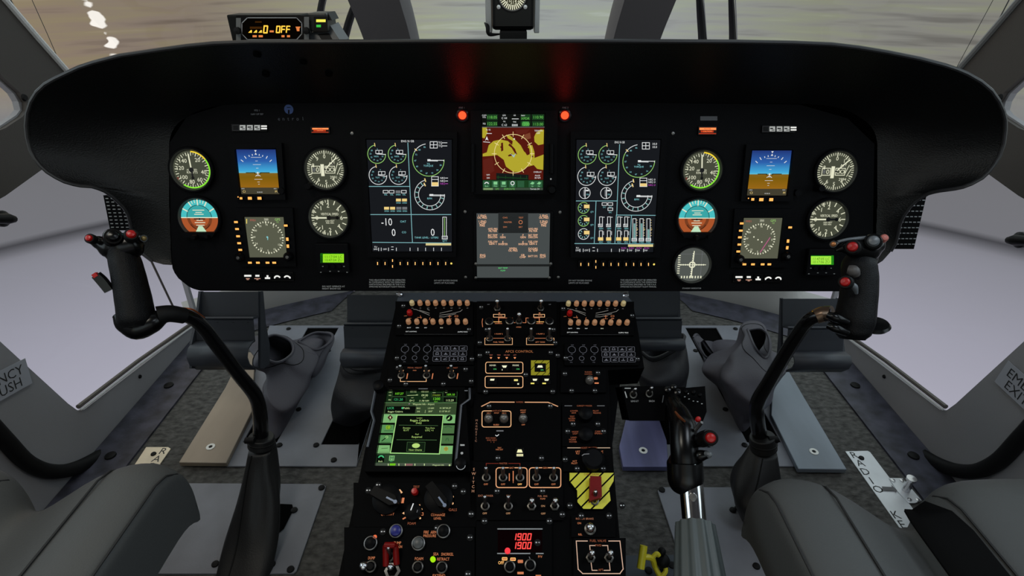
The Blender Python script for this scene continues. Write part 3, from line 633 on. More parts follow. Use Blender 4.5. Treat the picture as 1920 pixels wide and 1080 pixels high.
pfd('square screen with blue sky over brown ground ' + LA, CL, {'c': [(441, 281.5), (516.5, 279), (524, 364), (451, 364)], 'h': .522, 'b': [(448, 369, 1.6, 2), (453.5, 371.5, 4.5, 4), (470, 371.5, 7, 5), (488, 371.5, 7, 5)], 'k': (531, 357)}, 'a')
pfd('square screen with blue sky over brown ground ' + RA, CR, {'c': [(1410.6, 282), (1486.5, 282.5), (1475.5, 366.5), (1400.5, 366.5)], 'h': .525, 'b': [(1402, 371.5, 1.8, 2), (1410, 373.5, 5, 4.5), (1426, 374, 7.5, 5.5), (1444.5, 374, 7, 5.5)], 'k': (1491, 361)}, 'b')
NAVG = EM('nav_olive', (88, 90, 74)); NAVD = EM('nav_dim', (100, 102, 88))
def nav(lab, c, C, side, course):
    t = thing('navigation_display', lab, 'flight display', PAN.pt(*PAN.uv(*c[3]), 0), 'compass rose displays')
    rectframe(t, inset(c, 17), inset(c, 1), .0015, .006)
    sh = scrop(PAN, C, (560, 750), .002); g = side
    q = [((p[0] - C[0]) / C[2], (p[1] - C[1]) / C[2]) for p in c]; sh.poly(q, NAVG, 0)
    cx, cy, r = g['r']
    sh.ticks(cx, cy, r * .96, r * 1.0, [i * 10 for i in range(36)], 4.5, CREAM, 2); sh.ticks(cx, cy, r * .93, r * 1.0, [i * 30 for i in range(12)], 6, CREAM, 2)
    sh.ring(cx, cy, r * .97, 1.5, NAVD)
    for i, s in enumerate(('N', '3', '6', 'E', '12', '15', 'S', '21', '24', 'W', '30', '33')): sh.ptext(cx, cy, r * .82, i * 30 + 3, s, 10, CREAM)
    sh.text(g['x'] - 70, g['y'], 'FMS1', 10, EM('nav_red', (190, 90, 80)), wmax=34); sh.text(g['x'], g['y'] - 4, '350', 10, CREAM); sh.rect(g['x'] - 14, g['y'] - 14, g['x'] + 14, g['y'] + 5, NAVD, 1); sh.text(g['x'] + 60, g['y'] - 4, 'GPS', 12, LGR, wmax=32); sh.text(g['x'] + 60, g['y'] + 9, '12', 9, LGR)
    if course: sh.line([(cx + r * .68, cy - r * .1), (cx + 4, cy + r * .85)], 4, EM('nav_magenta', (190, 90, 140)), 3); sh.disc(cx - 30, cy - 12, 4, CREAM, 3, 8); sh.disc(cx - 8, cy + 3, 4, CREAM, 3, 8); sh.disc(cx + 12, cy + 15, 4, CREAM, 3, 8)
    else: sh.disc(cx, cy - 3, 5, CY, 3, 8); sh.line([(cx + 3, cy - 2), (cx + 2, cy + 10)], 4, CY, 3); sh.rect(460, 655, 464, 680, YEL, 2)
    add('screen', sh, t, PAN.M)
    for x, y in g['b']: lit_button(t, x, y, 6.5, 3.6, HOT2, .0061)
    for x, y in g['v']: lit_button(t, x, y, 4.2, 6, HOT2, .0061)
    for x, y in g['k']: mb = MB(); mb.lathe([(.009, .001), (.009, .014), (.006, .018), (0, .018)], KNOB, None, 16); mb.lathe([(.0035, .018), (.003, .0185), (0, .0185)], DULL, None, 8); add('knob', mb, t, PAN.at(*PAN.uv(x, y, .01)))
nav('grey screen with a plain compass rose between orange keys', [(457.5, 407), (531.5, 407), (538, 482.5), (467.5, 482.5)], CL, {'r': (572, 755, 85), 'x': 566, 'y': 662, 'b': [(444, 416), (446, 429), (448, 442.5), (450, 455.5), (452, 468), (537, 422.5), (470, 492), (485, 492), (503, 492), (515.5, 492)], 'v': [(540, 448), (541, 461)], 'k': [(449.5, 482.5), (541, 481)]}, False)
nav('grey screen with a magenta course line across the compass rose', [(1394.8, 408.7), (1468, 408.7), (1458.5, 484.5), (1387, 484.5)], CR, {'r': (523, 763, 82), 'x': 536, 'y': 668, 'b': [(1389.5, 418.5), (1387.8, 432), (1386, 444.5), (1385, 458), (1383, 471), (1480, 426), (1394.5, 495), (1410.5, 495), (1428.5, 495), (1441, 495)], 'v': [(1476, 451.5), (1474.5, 464)], 'k': [(1386.5, 486), (1475, 480)]}, True)

LCD = EMG('lcd_green', [(0, (150, 225, 40)), (1, (165, 235, 70))], 0, -.1, .1); LCDD = EM('lcd_ink', (60, 110, 20)); LCDE = EM('lcd_edge', (40, 150, 30))
def clock(lab, C, x0, y0, x1, y1, hx0, hy0, hx1, hy1, a, b, grp, ledge):
    t = thing('digital_clock', lab, 'clock', PAN.pt(*PAN.uv(C[0] + hx0 * C[2], C[1] + hy1 * C[2]), 0), 'green backlit clocks')
    sh = scrop(PAN, C, (x0, y0), .012); u0, v0 = sh.T(hx0, hy1); u1, v1 = sh.T(hx1, hy0)
    mb = MB(); mb.box(((u0 + u1) / 2, (v0 + v1) / 2, .006), (u1 - u0, v1 - v0, .012), BLACK); add('case', mb, t, PAN.M, bevel=.002)
    sh.rect(x0 - 14 if ledge < 0 else x0, y0, x1 if ledge < 0 else x1 + 14, y1, LCDE, 0); sh.rect(x0, y0 + 4, x1, y1 - 3, LCD, 1); hh = (y1 - y0)
    sh.text((x0 + x1) / 2, y0 + hh * .36, a, hh * .26, LCDD, wmax=(x1 - x0) * .86); sh.text((x0 + x1) / 2, y0 + hh * .7, b, hh * .26, LCDD, wmax=(x1 - x0) * .86)
    add('screen', sh, t, PAN.M)
    sh = scrop(PAN, C, (x0, y0), .0125); g = x1 - x0
    for fx, fy in ((0, .35), (.5, .4), (1.0, .35), (.34, .85), (.75, .85), (-.1, .95), (1.15, .95)): sh.rect(x0 + g * fx - 4, y1 + hh * fy - 2, x0 + g * fx + 4, y1 + hh * fy + 2, PM('clock_print', (140, 142, 140), .5), 1)
    add('legend', sh, t, PAN.M)
    for fx in (.2, .5, .8): fit('clock_button', lambda M, p: add('button', MB().lathe([(.004, 0), (.004, .004), (0, .004)], KNOB, None, 10), p, M), PAN.at(*sh.T(x0 + g * fx, y1 + hh * .32), .012), t)
clock('small green lit clock screen under a vertical speed dial, free of any grip', CL, 868, 838, 980, 890, 838, 786, 1000, 945, '11:17:04 LC', '10:47:04 ZU', 0, -1)
clock('small green lit clock screen partly behind the black control grip', CR, 797, 850, 905, 900, 770, 815, 960, 960, '11:47:05 LC', '10:17:06 ZU', 0, 1)

def annun(lab, C, x0, y0, x1, y1):
    t = thing('annunciator_light', lab, 'warning light', PAN.pt(*PAN.uv(C[0] + x0 * C[2], C[1] + y1 * C[2]), 0), 'glowing orange annunciators')
    sh = scrop(PAN, C, (x0, y0), .004); u0, v0 = sh.T(x0 - 4, y1 + 4); u1, v1 = sh.T(x1 + 4, y0 - 4)
    mb = MB(); mb.box(((u0 + u1) / 2, (v0 + v1) / 2, .002), (u1 - u0, v1 - v0, .004), GLOSS); add('case', mb, t, PAN.M)
    A = EM('annun_orange', (255, 140, 80), 1.2); B = EM('annun_red', (190, 60, 30)); h = y1 - y0
    sh.rect(x0, y0, x1, y1, EM('annun_dark', (70, 20, 10)), 0); sh.rect(x0 + 3, y0 + h * .08, x1, y0 + h * .42, A, 1); sh.rect(x0 + 10, y0 + h * .5, x1 - 14, y0 + h * .78, B, 1); sh.rect(x0, y0 + h * .9, x1, y1 + 1, B, 1)
    sh.text((x0 + x1) / 2, y0 + h * .25, 'MASTER', h * .2, EM('annun_ink', (150, 50, 20)), 2); sh.text((x0 + x1) / 2, y0 + h * .62, 'CAUTION', h * .2, A, 2, wmax=60)
    add('lit_legend', sh, t, PAN.M)
annun('small glowing orange caution legend above the altimeter ' + LA, CL, 808, 168, 898, 194); annun('small glowing orange caution legend below a grey label plate', CR, 200, 166, 292, 202)
def modes(lab, C, x, y, w_, h):
    t = thing('mode_annunciator_strip', lab, 'annunciator', PAN.pt(*PAN.uv(C[0] + x * C[2], C[1] + (y + h) * C[2]), 0), 'annunciator strips above the flight displays')
    sh = scrop(PAN, C, (x, y), .003); u0, v0 = sh.T(x - 3, y + h + 3); u1, v1 = sh.T(x + w_ + 3, y - 3)
    mb = MB(); mb.box(((u0 + u1) / 2, (v0 + v1) / 2, .0015), (u1 - u0, v1 - v0, .003), GLOSS); add('case', mb, t, PAN.M)
    b = w_ / 4.6; G = EM('mode_grey', (165, 168, 165)); D = EM('mode_dim', (45, 46, 48))
    sh.box2(x + 2, y + 2, x + b * .85, y + h - 2, 2, D)
    for i, m_ in ((1, G), (2, G), (3, G)): sh.rect(x + i * b, y + 2, x + i * b + b * .8, y + h - 3, m_, 1); sh.rect(x + i * b + b * .1, y + h * .3, x + i * b + b * (.5 if i % 2 else .6), y + h * .5, GLOSS, 2); sh.rect(x + i * b + b * .3, y + h * .62, x + i * b + b * .7, y + h * .74, GLOSS, 2)
    sh.rect(x + 3.95 * b, y + h * .12, x + w_ + 6, y + h * .36, KEYW, 1); sh.rect(x + 3.95 * b, y + h * .52, x + w_ + 6, y + h * .76, KEYW, 1)
    add('lit_legend', sh, t, PAN.M)
modes('thin strip of small white lit legends under the blue round mark', CL, 386, 153, 178, 32); modes('thin strip of white lit legends, farther from the blue round mark', CR, 538, 160, 176, 32)
def keyrow(lab, C, xs, y, x0, x1):
    t = thing('lit_key_row', lab, 'switch row', PAN.pt(*PAN.uv(C[0] + x0 * C[2], C[1] + (y + 20) * C[2]), 0), 'white lit switch rows under the compass roses')
    sh = scrop(PAN, C, (xs[2], y), .006); u0, v0 = sh.T(x0, y + 22); u1, v1 = sh.T(x1, y - 24)
    mb = MB(); mb.box(((u0 + u1) / 2, (v0 + v1) / 2, .0015), (u1 - u0, v1 - v0, .003), GLOSS); add('case', mb, t, PAN.M)
    for i, x in enumerate(xs):
        a = sh.T(x - 23, y + 17); b = sh.T(x + 23, y - 19); mb = MB(); mb.box(((a[0] + b[0]) / 2, (a[1] + b[1]) / 2, .004), (b[0] - a[0], b[1] - a[1], .004), KNOB)
        k = add('key', mb, t, PAN.M, bevel=.0006); q = scrop(PAN, C, (x, y), .0062)
        if i < 2: q.rect(x - 19 + 8 * i, y - 12, x + 19 - 8 * i, y - 2, KEYW); q.rect(x - 10 - 6 * i, y + 6, x + 10 + 6 * i, y + 10, EM('key_pink', (200, 150, 130))); q.rect(x - 6, y + 12, x + 6, y + 15, EM('key_pink', (200, 150, 130)))
        elif i == 2: q.rect(x - 5, y - 10, x + 5, y + 2, KEYW); q.rect(x - 14, y + 1, x + 14, y + 10, KEYW)
        else: q.ring(x, y + 10, 16, 8, KEYW, -62, 62); q.rect(x + (12 if i == 4 else -18), y - 2, x + (18 if i == 4 else -12), y + 8, KEYW)
        add('lit_symbol', q, k, PAN.M)
    sh.disc(x0 - 8, y, 2.5, DIMP); sh.disc(x1 + 8, y, 2.5, DIMP)
keyrow('row of five white lit switches under the compass screen without magenta line', CL, (468, 519, 573, 626, 678), 965, 440, 705); keyrow('row of five white lit switches under the compass screen with magenta line', CR, (414, 466, 516, 570, 622), 972, 385, 650)

# red warning lamps
def redlamp(lab, x, y):
    u, v = PAN.uv(x, y, .008); M = PAN.at(u, v); t = thing('warning_lamp', lab, 'warning light', M.translation, 'red fire warning lamps')
    mb = MB(); mb.lathe([(.0125, 0), (.012, .004), (.009, .005), (.009, .002)], GLOSS, None, 20, False); add('lamp_collar', mb, t, M)
    mb = MB(); mb.ball((0, 0, .004), (.0075, .0075, .006), EM('lamp_red', (255, 82, 44), 1.6, True), None, 14); add('lens', mb, t, M)
    mb = MB(); mb.lathe([(.011, .0035), (.0085, .0048)], EM('lamp_red_rim', (150, 10, 8), 1.0), None, 20, False); add('lens_rim', mb, t, M)
    l = bpy.data.lights.new('warning_glow', 'POINT'); l.energy = .013; l.color = (1, .03, .03); l.shadow_soft_size = .008
    lo = bpy.data.objects.new('warning_glow', l); COL.objects.link(lo); lo.location = PAN.pt(u, v, .022)
redlamp('glowing red lamp between the -10 engine screen and the map screen', 866.5, 216); redlamp('glowing red lamp between the map screen and the bar column engine screen', 1059.5, 216)

# ------------------------------------------------------------------ engine displays
SCR = EM('mfd_dark', (24, 26, 30)); DASH = EM('mfd_dash', (120, 170, 165))
def minig(sh, cx, cy, r, green, k):
    sh.ring(cx, cy, r, 3.2, LGR if green else W, 88, 350); 
    for a in range(110, 341, 33): sh.ptext(cx, cy, r * .68, a, '%d' % (a // 11), 7.5, CY)
    sh.ticks(cx, cy, r * .9, r * 1.2, [352], 4, SAND); 
    sh.line([(cx + 2, cy - 2), (cx + r, cy + (1 if green else 6))], 3.5, W, 3); sh.text(cx - 2, cy + r * .24, 'NG%' if green else 'TOT', 8, CY)
    x = cx - r * .1 + (8 if not green else 0); y = cy - r * .45; sh.box2(x, y, x + r * .75, y + r * .36, 2.5, W, 3); sh.line([(x + r * .36, y), (x + r * .36, y + r * .36)], 2.5, W, 3); sh.text(x + r * .2, y - 8, 'L' if green else 'T', 7, CY)
def bigg(sh, cx, cy, r, two):
    if two:
        sh.ring(cx, cy, r, 3, W, 88, 345); sh.ring(cx, cy, r * .74, 3, W, 88, 340)
        for a in range(105, 340, 22): sh.ticks(cx, cy, r * .8, r * .93, [a], 5, DASH)
        sh.line([(cx, cy), (cx + r, cy + 1), (cx + r, cy + 6), (cx, cy + 5)], 3, W, 3); sh.rect(cx, cy - 4, cx + 20, cy + 6, W, 3); sh.text(cx, cy + 20, 'RPM', 10, CY)
        sh.ticks(cx, cy, r * .92, r * 1.08, [345], 6, SAND); sh.ticks(cx, cy, r * .66, r * .82, [336], 6, SAND)
    else:
        sh.ring(cx, cy, r, 3.2, W, 300, 352); sh.ring(cx, cy, r, 3.4, LGR, 88, 300)
        for a in range(112, 350, 26): sh.ptext(cx, cy, r * .83, a, '%d' % (a // 4), 8, CY)
        sh.line([(cx, cy), (cx + r, cy + 1), (cx + r, cy + 6)], 3.2, W, 3); sh.rect(cx - 5, cy - 5, cx + 12, cy + 6, W, 3); sh.line([(cx, cy + 4), (cx + r * .6, cy + 5)], 3, W, 3)
        sh.text(cx, cy + 20, 'TQ', 8, CY); sh.text(cx, cy + 31, 'TORQUE', 9, CY); sh.ticks(cx, cy, r * .93, r * 1.06, [310], 5, SAND)
def engine(lab, C, quad, bz, right):
    t = thing('engine_display', lab, 'engine display', PAN.pt(*PAN.uv(*bz[3]), 0), 'portrait engine screens')
    rectframe(t, bz, inset(quad, 2.0), .001, .010)
    sh = scrop(PAN, C, (330, 500), .002)
    q = [((p[0] - C[0]) / C[2], (p[1] - C[1]) / C[2]) for p in quad]; sh.poly(q, SCR, 0); TL, TR, BR, BL = q
    LN = EM('mfd_line', (130, 185, 190))
    if not right:
        for cx, cy, g in ((135, 290, 1), (247, 290, 1), (142, 406, 0), (253, 406, 0)): minig(sh, cx, cy, 48, g, 1)
        bigg(sh, 418, 322, 85, 0); bigg(sh, 425, 512, 82, 1)
        sh.line([(306, 228), (331, 771)], 3.5, LN, 2); sh.line([(92, 466), (314, 466)], 3.5, LN, 2); sh.line([(102, 620), (541, 620)], 3.5, LN, 2); sh.line([(114, 772), (541, 776)], 3.5, LN, 2)
        sh.text(304, 218, 'ENG N GB', 11, W, wmax=70)
        sh.box2(428, 221, 467, 256, 3, W); sh.line([(447, 221), (447, 256)], 3, W); sh.line([(428, 238), (467, 238)], 3, W)
        for y in (227, 244): sh.text(484, y, 'TQ', 11, W, wmax=22); sh.line([(496, y), (520, y)], 3, W)
        sh.box2(436, 413, 473, 464, 3, W); sh.line([(436, 428), (473, 428)], 3, W); sh.rect(437, 443, 472, 463, SAND, 2)
        for y, m_ in ((420, W), (436, W), (451, MAG)): sh.text(496, y, 'NR2', 10, m_, wmax=28); sh.line([(512, y), (524, y)], 3, m_)
        for x, y, m_ in ((171, 488, W), (204, 488, W), (239, 488, DGY), (271, 488, W), (241, 533, SAND), (274, 533, SAND), (176, 578, SAND), (209, 578, SAND), (243, 578, DGY), (275, 578, DGY)):
            if m_ is W: sh.box2(x, y, x + 26, y + 14, 3, m_)
            else: sh.rect(x, y, x + 27, y + 15, m_, 2)
            sh.text(x + 14, y + 23, 'OIL' if m_ is W else 'XMSN', 8, CY, wmax=26)
        for s_, x, y in (('-10', 190, 660), ('0', 228, 718), ('0', 442, 717)): sh.text(x, y, s_, 40, W, sx=.82)
        sh.text(280, 658, 'OAT', 11, CY); sh.text(285, 717, 'CO', 11, CY); sh.text(408, 746, 'TANK LEVEL - LITERS', 10, CY, wmax=134)
        sh.box2(497, 634, 517, 742, 3, W); sh.line([(507, 640), (507, 736)], 3, LGR); sh.rect(494, 738, 522, 754, DGY, 2); sh.box2(494, 738, 522, 754, 3, W, 3); sh.text(508, 764, 'QTY', 9, CY)
        sh.rect(404, 777, 543, 789, EM('mfd_sand_bar', (215, 200, 140)), 2)
        for i, x in enumerate((146, 160, 200, 243, 318, 361, 403, 447, 490)): sh.line([(x, 803), (x, 818)], 3, W)
        sh.text(130, 797, 'FLI', 9, W); sh.text(130, 810, 'DMC', 9, W, wmax=24); sh.text(180, 810, 'OFF', 9, W, wmax=22); sh.line([(216, 797), (226, 797)], 3, W); sh.line([(216, 812), (226, 812)], 3, W)
        bx, by = [140, 181, 222, 264, 305, 346, 388, 429, 471, 513], 888; ext = (222, 544)
    else:
        for cx, cy, g in ((120, 292, 1), (233, 292, 1), (117, 410, 0), (228, 410, 0)): minig(sh, cx, cy, 49, g, 1)
        for cx in (106, 223): sh.ring(cx, 502, 30, 3, W); sh.line([(cx + 2, 474), (cx + 2, 530)], 4, W); sh.rect(cx - 8, 484, cx, 520, DGY, 2); sh.rect(cx + 6, 484, cx + 22, 492, W, 2); sh.text(cx + 16, 510, 'PSI', 8, CY)
        bigg(sh, 402, 327, 86, 0); bigg(sh, 390, 517, 84, 1)
        sh.line([(297, 236), (281, 622)], 3.5, LN, 2); sh.line([(60, 545), (284, 545)], 3.5, LN, 2); sh.line([(279, 622), (494, 624)], 3.5, LN, 2); sh.line([(52, 778), (480, 780)], 3.5, LN, 2); sh.line([(168, 547), (158, 778)], 3.5, LN, 2); sh.line([(279, 622), (271, 778)], 3.5, LN, 2); sh.line([(362, 624), (352, 778)], 3.5, LN, 2)
        sh.text(297, 224, 'ENG N GB', 11, W, wmax=54)
        sh.box2(421, 226, 460, 261, 3, W); sh.line([(440, 226), (440, 261)], 3, W); sh.line([(421, 243), (460, 243)], 3, W)
        for y in (233, 250): sh.text(488, y, '10.0', 11, W, wmax=40)
        sh.box2(408, 420, 446, 466, 3, W); sh.line([(408, 434), (446, 434)], 3, W); sh.rect(409, 449, 445, 465, SAND, 2)
        for y, m_ in ((428, W), (442, W), (458, MAG)): sh.text(473, y, 'NR2 0', 10, m_, wmax=48)
        for i, cy in enumerate((583, 654, 726)): sh.ring(100, cy, 30, 3, LGR if i < 2 else W, 100, 400); sh.rect(102, cy - 18, 132, cy + 2, SAND, 2); sh.ticks(100, cy, 16, 24, range(120, 350, 40), 4, DASH); sh.text(146, cy + 22, 'QTY', 9, CY, wmax=18)
        for x, y in ((201, 555), (233, 555), (233, 583)): sh.box2(x, y, x + 26, y + 14, 3, W); sh.text(x + 13, y + 24, 'DC', 8, CY)
        for x in (195, 239, 294, 333):
            sh.box2(x - 8, 632, x + 8, 680, 3, W); sh.box2(x - 14, 672, x + 8, 686, 3, W, 3); sh.text(x, 696, 'GEN', 9, CY, wmax=24); sh.line([(x + 12, 634), (x + 18, 634)], 3, W)
            sh.box2(x - 9, 708, x + 8, 760, 3, W); sh.rect(x - 16, 744, x + 12, 762, SAND, 3); sh.text(x, 770, 'VDC', 9, CY, wmax=24); sh.line([(x + 14, 712), (x + 14, 730)], 2.5, W)
        for x in (378, 417, 455):
            sh.box2(x - 9, 642, x + 9, 758, 3, W); sh.rect(x - 4, 668 if x < 450 else 700, x + 4, 756, DASH, 2); sh.box2(x - 14, 750, x + 12, 764, 3, W, 3); sh.text(x, 771, 'FWD', 9, CY, wmax=26); sh.ticks(x + 14, 700, 0, 4, [90], 3, SAND)
            for yy in range(650, 745, 14): sh.line([(x + 12, yy), (x + 16, yy)], 2, SAND)
        sh.rect(343, 783, 480, 796, EM('mfd_sand_bar', (215, 200, 140)), 2)
        for i, x in enumerate((80, 98, 132, 176, 252, 296, 340, 385, 428)): sh.line([(x, 808), (x, 822)], 3, W)
        sh.text(66, 802, 'FLI', 9, W); sh.text(68, 815, 'DMC', 9, W, wmax=24); sh.text(115, 815, 'OFF', 9, W, wmax=22); sh.line([(150, 800), (160, 800)], 3, W); sh.line([(150, 818), (160, 818)], 3, W)
        for x in (320, 362, 404, 446): sh.text(x, 803, 'RUN1', 10, MAG, wmax=30); sh.text(x - 6, 816, 'TMP', 9, W, wmax=20)
        bx, by = [85, 127, 167, 208, 250, 291, 333, 374, 414, 455], 892; ext = (167, 485)
    add('screen', sh, t, PAN.M)
    mb = MB(); sh = scrop(PAN, C, (300, by), .0105)
    for x in bx: fit('softkey', lambda M, p: add('softkey', MB().box((0, 0, .0035), (.010, .014, .006), KNOB), p, M, bevel=.001), PAN.at(*sh.T(x, by), .0006), t)
    sh = scrop(PAN, C, (300, by), .0075)
    for x in bx:
        if x != ext[0]: sh.rect(x - 2.2, by - 8, x + 2.2, by + 8, HOT)
        else: sh.rect(x - 2.2, by - 23, x + 2.2, by - 9, HOT); sh.rect(x - 2.2, by + 9, x + 2.2, by + 23, HOT)
    sh.disc(ext[1], by, 5.5, YEL); add('softkey_light', sh, t, PAN.M)
CM1, CM2, CM3 = (660, 190, .34237), (860, 180, .352), (1060, 190, .34268)
engine('portrait black engine screen showing large figures -10 and 0', CM1, [(687, 262), (847, 262), (847.5, 471.5), (698.5, 471.5)], [(675, 247), (857, 247), (855, 482), (688, 482)], False)
engine('portrait black engine screen with rows of small bar columns', CM3, [(1081, 262), (1238.5, 262.5), (1224.5, 472.7), (1078, 472.7)], [(1070, 247), (1252, 247), (1237, 483), (1070, 483)], True)

# ------------------------------------------------------------------ centre map navigator
t = thing('map_navigator', 'portrait moving map screen showing yellow sea and dark red land', 'navigation screen', PAN.pt(*PAN.uv(960, 363), 0))
mq = [(903.2, 213.5), (1021.2, 213.5), (1017, 356.5), (905, 356.5)]
rectframe(t, [(882, 207), (1046, 207), (1043, 364), (886, 364)], inset(mq, 1.5), .001, .014)
sh = scrop(PAN, CM2, (290, 300), .002); NB = EM('map_black', (14, 16, 14)); SEA = EM('map_sea', (176, 164, 46)); LAND = EM('map_land', (84, 24, 16)); LAND2 = EM('map_land_pale', (120, 66, 44)); MG = EM('map_green', (104, 190, 84)); MGD = EM('map_green_dark', (26, 60, 30))
sh.poly([(123, 95), (458, 95), (446, 502), (128, 502)], NB, 0); sh.poly([(125, 168), (455, 168), (450, 446), (127, 446)], LAND, 1)
for pts in ([(150, 300), (160, 262), (185, 240), (225, 232), (262, 240), (285, 262), (288, 240), (262, 225), (252, 206), (275, 212), (300, 232), (330, 262), (345, 290), (352, 300), (360, 290), (374, 262), (392, 262), (404, 300), (404, 330), (452, 312), (450, 394), (418, 388), (400, 368), (362, 378), (330, 404), (290, 404), (252, 376), (240, 340), (205, 314), (182, 318), (128, 322), (128, 308)],
            [(126, 168), (150, 168), (153, 196), (138, 226), (126, 222)], [(402, 218), (412, 196), (436, 178), (454, 180), (452, 256), (424, 262), (404, 244)]): sh.poly(pts, SEA, 2)
for pts in ([(226, 250), (236, 248), (238, 290), (226, 296)], [(272, 252), (300, 282), (312, 312), (300, 306), (282, 276), (264, 262)], [(352, 262), (376, 280), (380, 310), (364, 316), (352, 296)], [(385, 318), (396, 318), (398, 326), (386, 326)], [(222, 268), (232, 268), (234, 276), (222, 276)], [(262, 316), (284, 306), (286, 318), (266, 322)]): sh.poly(pts, LAND, 3)
for pts in ([(130, 340), (180, 325), (190, 400), (135, 430)], [(300, 180), (380, 176), (360, 200), (310, 205)]): sh.poly(pts, EM('map_land_mid', (92, 32, 24)), 2)
sh.poly([(340, 210), (380, 195), (385, 225), (355, 235)], LAND2, 2)
sh.ring(290, 308, 100, 3, EM('map_ring', (235, 215, 150)), l=4, n=60); sh.ticks(290, 308, 90, 112, range(0, 360, 30), 3, EM('map_ring', (235, 215, 150)), 4); sh.disc(296, 229, 4, W, 4, 8)
sh.poly([(274, 306), (292, 316), (306, 304), (294, 328)], EM('map_aircraft', (160, 185, 190)), 5)
sh.line([(132, 244), (166, 247)], 3, W, 4); sh.poly([(141, 238), (150, 214), (159, 238), (150, 231)], W, 4); sh.line([(150, 200), (175, 200)], 3, W, 4)
for x, y, s_ in ((158, 180, 'N 45'), (425, 185, 'TERRAIN'), (424, 198, 'OFF'), (420, 405, 'OVERLAY'), (420, 424, 'PAGE'), (420, 436, '38 NM'), (157, 420, 'NM'), (157, 436, '200')): sh.text(x, y, s_, 8, W, 5, wmax=44)
sh.poly([(200, 410), (372, 420), (372, 446), (200, 446)], EM('map_strip', (20, 26, 24)), 3); sh.line([(205, 432), (365, 440)], 5, MGD, 4)
for x in (210, 250, 290, 330, 362): sh.rect(x - 2, 424, x + 2, 442, MGD, 4)
for x0, x1 in ((150, 207), (330, 382), (390, 455)): sh.rect(x0, 98, x1, 128, MGD, 1); sh.rect(x0, 134, x1, 162, MGD, 1)
for x, y, s_, h, m_ in ((178, 113, '118.05', 14, MG), (178, 148, '122.55', 14, MG), (136, 103, 'COM', 7, W), (136, 113, 'VOL', 7, W), (136, 147, 'SQ', 8, W), (242, 103, 'GPS', 7, W), (243, 118, 'C 04', 10, W), (243, 136, 'TK', 7, W), (243, 154, 'C 63', 10, W), (298, 103, 'GS', 7, W), (298, 138, 'TRK', 7, W), (299, 155, '8888', 11, W), (355, 120, 'XPDR', 12, MG), (343, 104, 'NAV', 7, W), (356, 150, '1200', 15, MG), (423, 113, '110.90', 14, MG), (423, 150, '113.00', 14, MG)): sh.text(x, y, s_, h, m_, 3, wmax=54)
sh.line([(285, 122), (318, 122)], 3, W, 3); sh.rect(340, 136, 374, 160, EM('map_btn_green', (70, 150, 70)), 2)
sh.line([(126, 166), (456, 166)], 3, DGY, 3)
sh.rect(128, 448, 450, 488, MGD, 1)
for i, x in enumerate((149, 196, 240, 287, 332, 392, 428)):
    sh.rect(x - 19, 452, x + 17, 486, EM('map_btn', (44, 88, 58)), 2); sh.text(x, 480, ('Back', 'MSG', 'Direct', 'FPL', '', 'Up', 'Dn')[i], 7, EM('map_btn_text', (150, 220, 160)), 4)
    G2 = EM('map_btn_icon', (130, 200, 140))
    if i == 0: sh.ring(x, 470, 10, 5, W, -80, 80, 4)
    elif i in (1, 2): sh.rect(x - 10, 456, x + 10, 472, G2, 4)
    elif i == 3: sh.ring(x, 464, 9, 4, W, l=4)
    elif i > 4: sh.poly([(x - 12, 468), (x, 456), (x + 12, 462), (x + 4, 472)], G2, 4)
sh.rect(128, 489, 450, 501, EM('map_status', (60, 74, 60)), 2); sh.rect(132, 490, 182, 500, EM('map_status_lit', (120, 150, 100)), 3); sh.text(270, 495, 'ENROUTE', 9, MG, 4); sh.text(205, 495, 'GPS', 8, MG, 4); sh.text(405, 495, 'Terrain 24', 8, W, 4)
add('screen', sh, t, PAN.M)
mb = MB(); k = PAN.k(1032, 350); u, v = PAN.uv(1034, 355, .014); mb.lathe([(.0085, .014), (.0085, .026), (.006, .03), (0, .03)], KNOB, Matrix.Translation((u, v, 0)), 18); add('knob', mb, t, PAN.M)
sh = scrop(PAN, CM2, (490, 405), .0145); sh.rect(483, 400, 502, 404, WHITEP); sh.disc(491, 442, 5, WHITEP, 1, 8); sh.text(272, 88, '', 5, WHITEP); add('legend', sh, t, PAN.M)
mb = MB()
for x in (887, 1034): 
    a, b = PAN.uv(x, 270, .014), PAN.uv(x, 360 if x < 900 else 325, .014); mb = MB(); mb.tube([(a[0], a[1], .016), (b[0], b[1], .016)], .004, KNOB, 8); add('side_grip', mb, t, PAN.M)

# ------------------------------------------------------------------ caution panel
t = thing('caution_panel', 'grey lit caution panel with orange legends below the map screen', 'caution panel', PAN.pt(*PAN.uv(960, 522), 0))
q = [PAN.uv(*p, .004) for p in ((888, 396), (1037, 396), (1034, 525), (889, 525))]; mb = MB(); mb.prism([(a, b, 0) for a, b in q], (0, 0, .004), BLACK); add('case', mb, t, PAN.M)
sh = scrop(PAN, CM2, (290, 780), .0045); G = EM('caution_grey', (70, 75, 75))
sh.poly([(95, 625), (487, 625), (481, 968), (98, 968)], G, 0); sh.rect(94, 896, 490, 908, GLOSS, 1); sh.rect(211, 622, 370, 730, GLOSS, 1)
PO = EM('caution_orange', (245, 188, 148), 1.25); PD = EM('caution_brown', (150, 92, 66))
def leg(x, y, ls, m_=PO, h=10.5, wm=50):
    for i, s_ in enumerate(ls): sh.text(x, y + i * 11, s_, h, m_, 3, wmax=wm); 
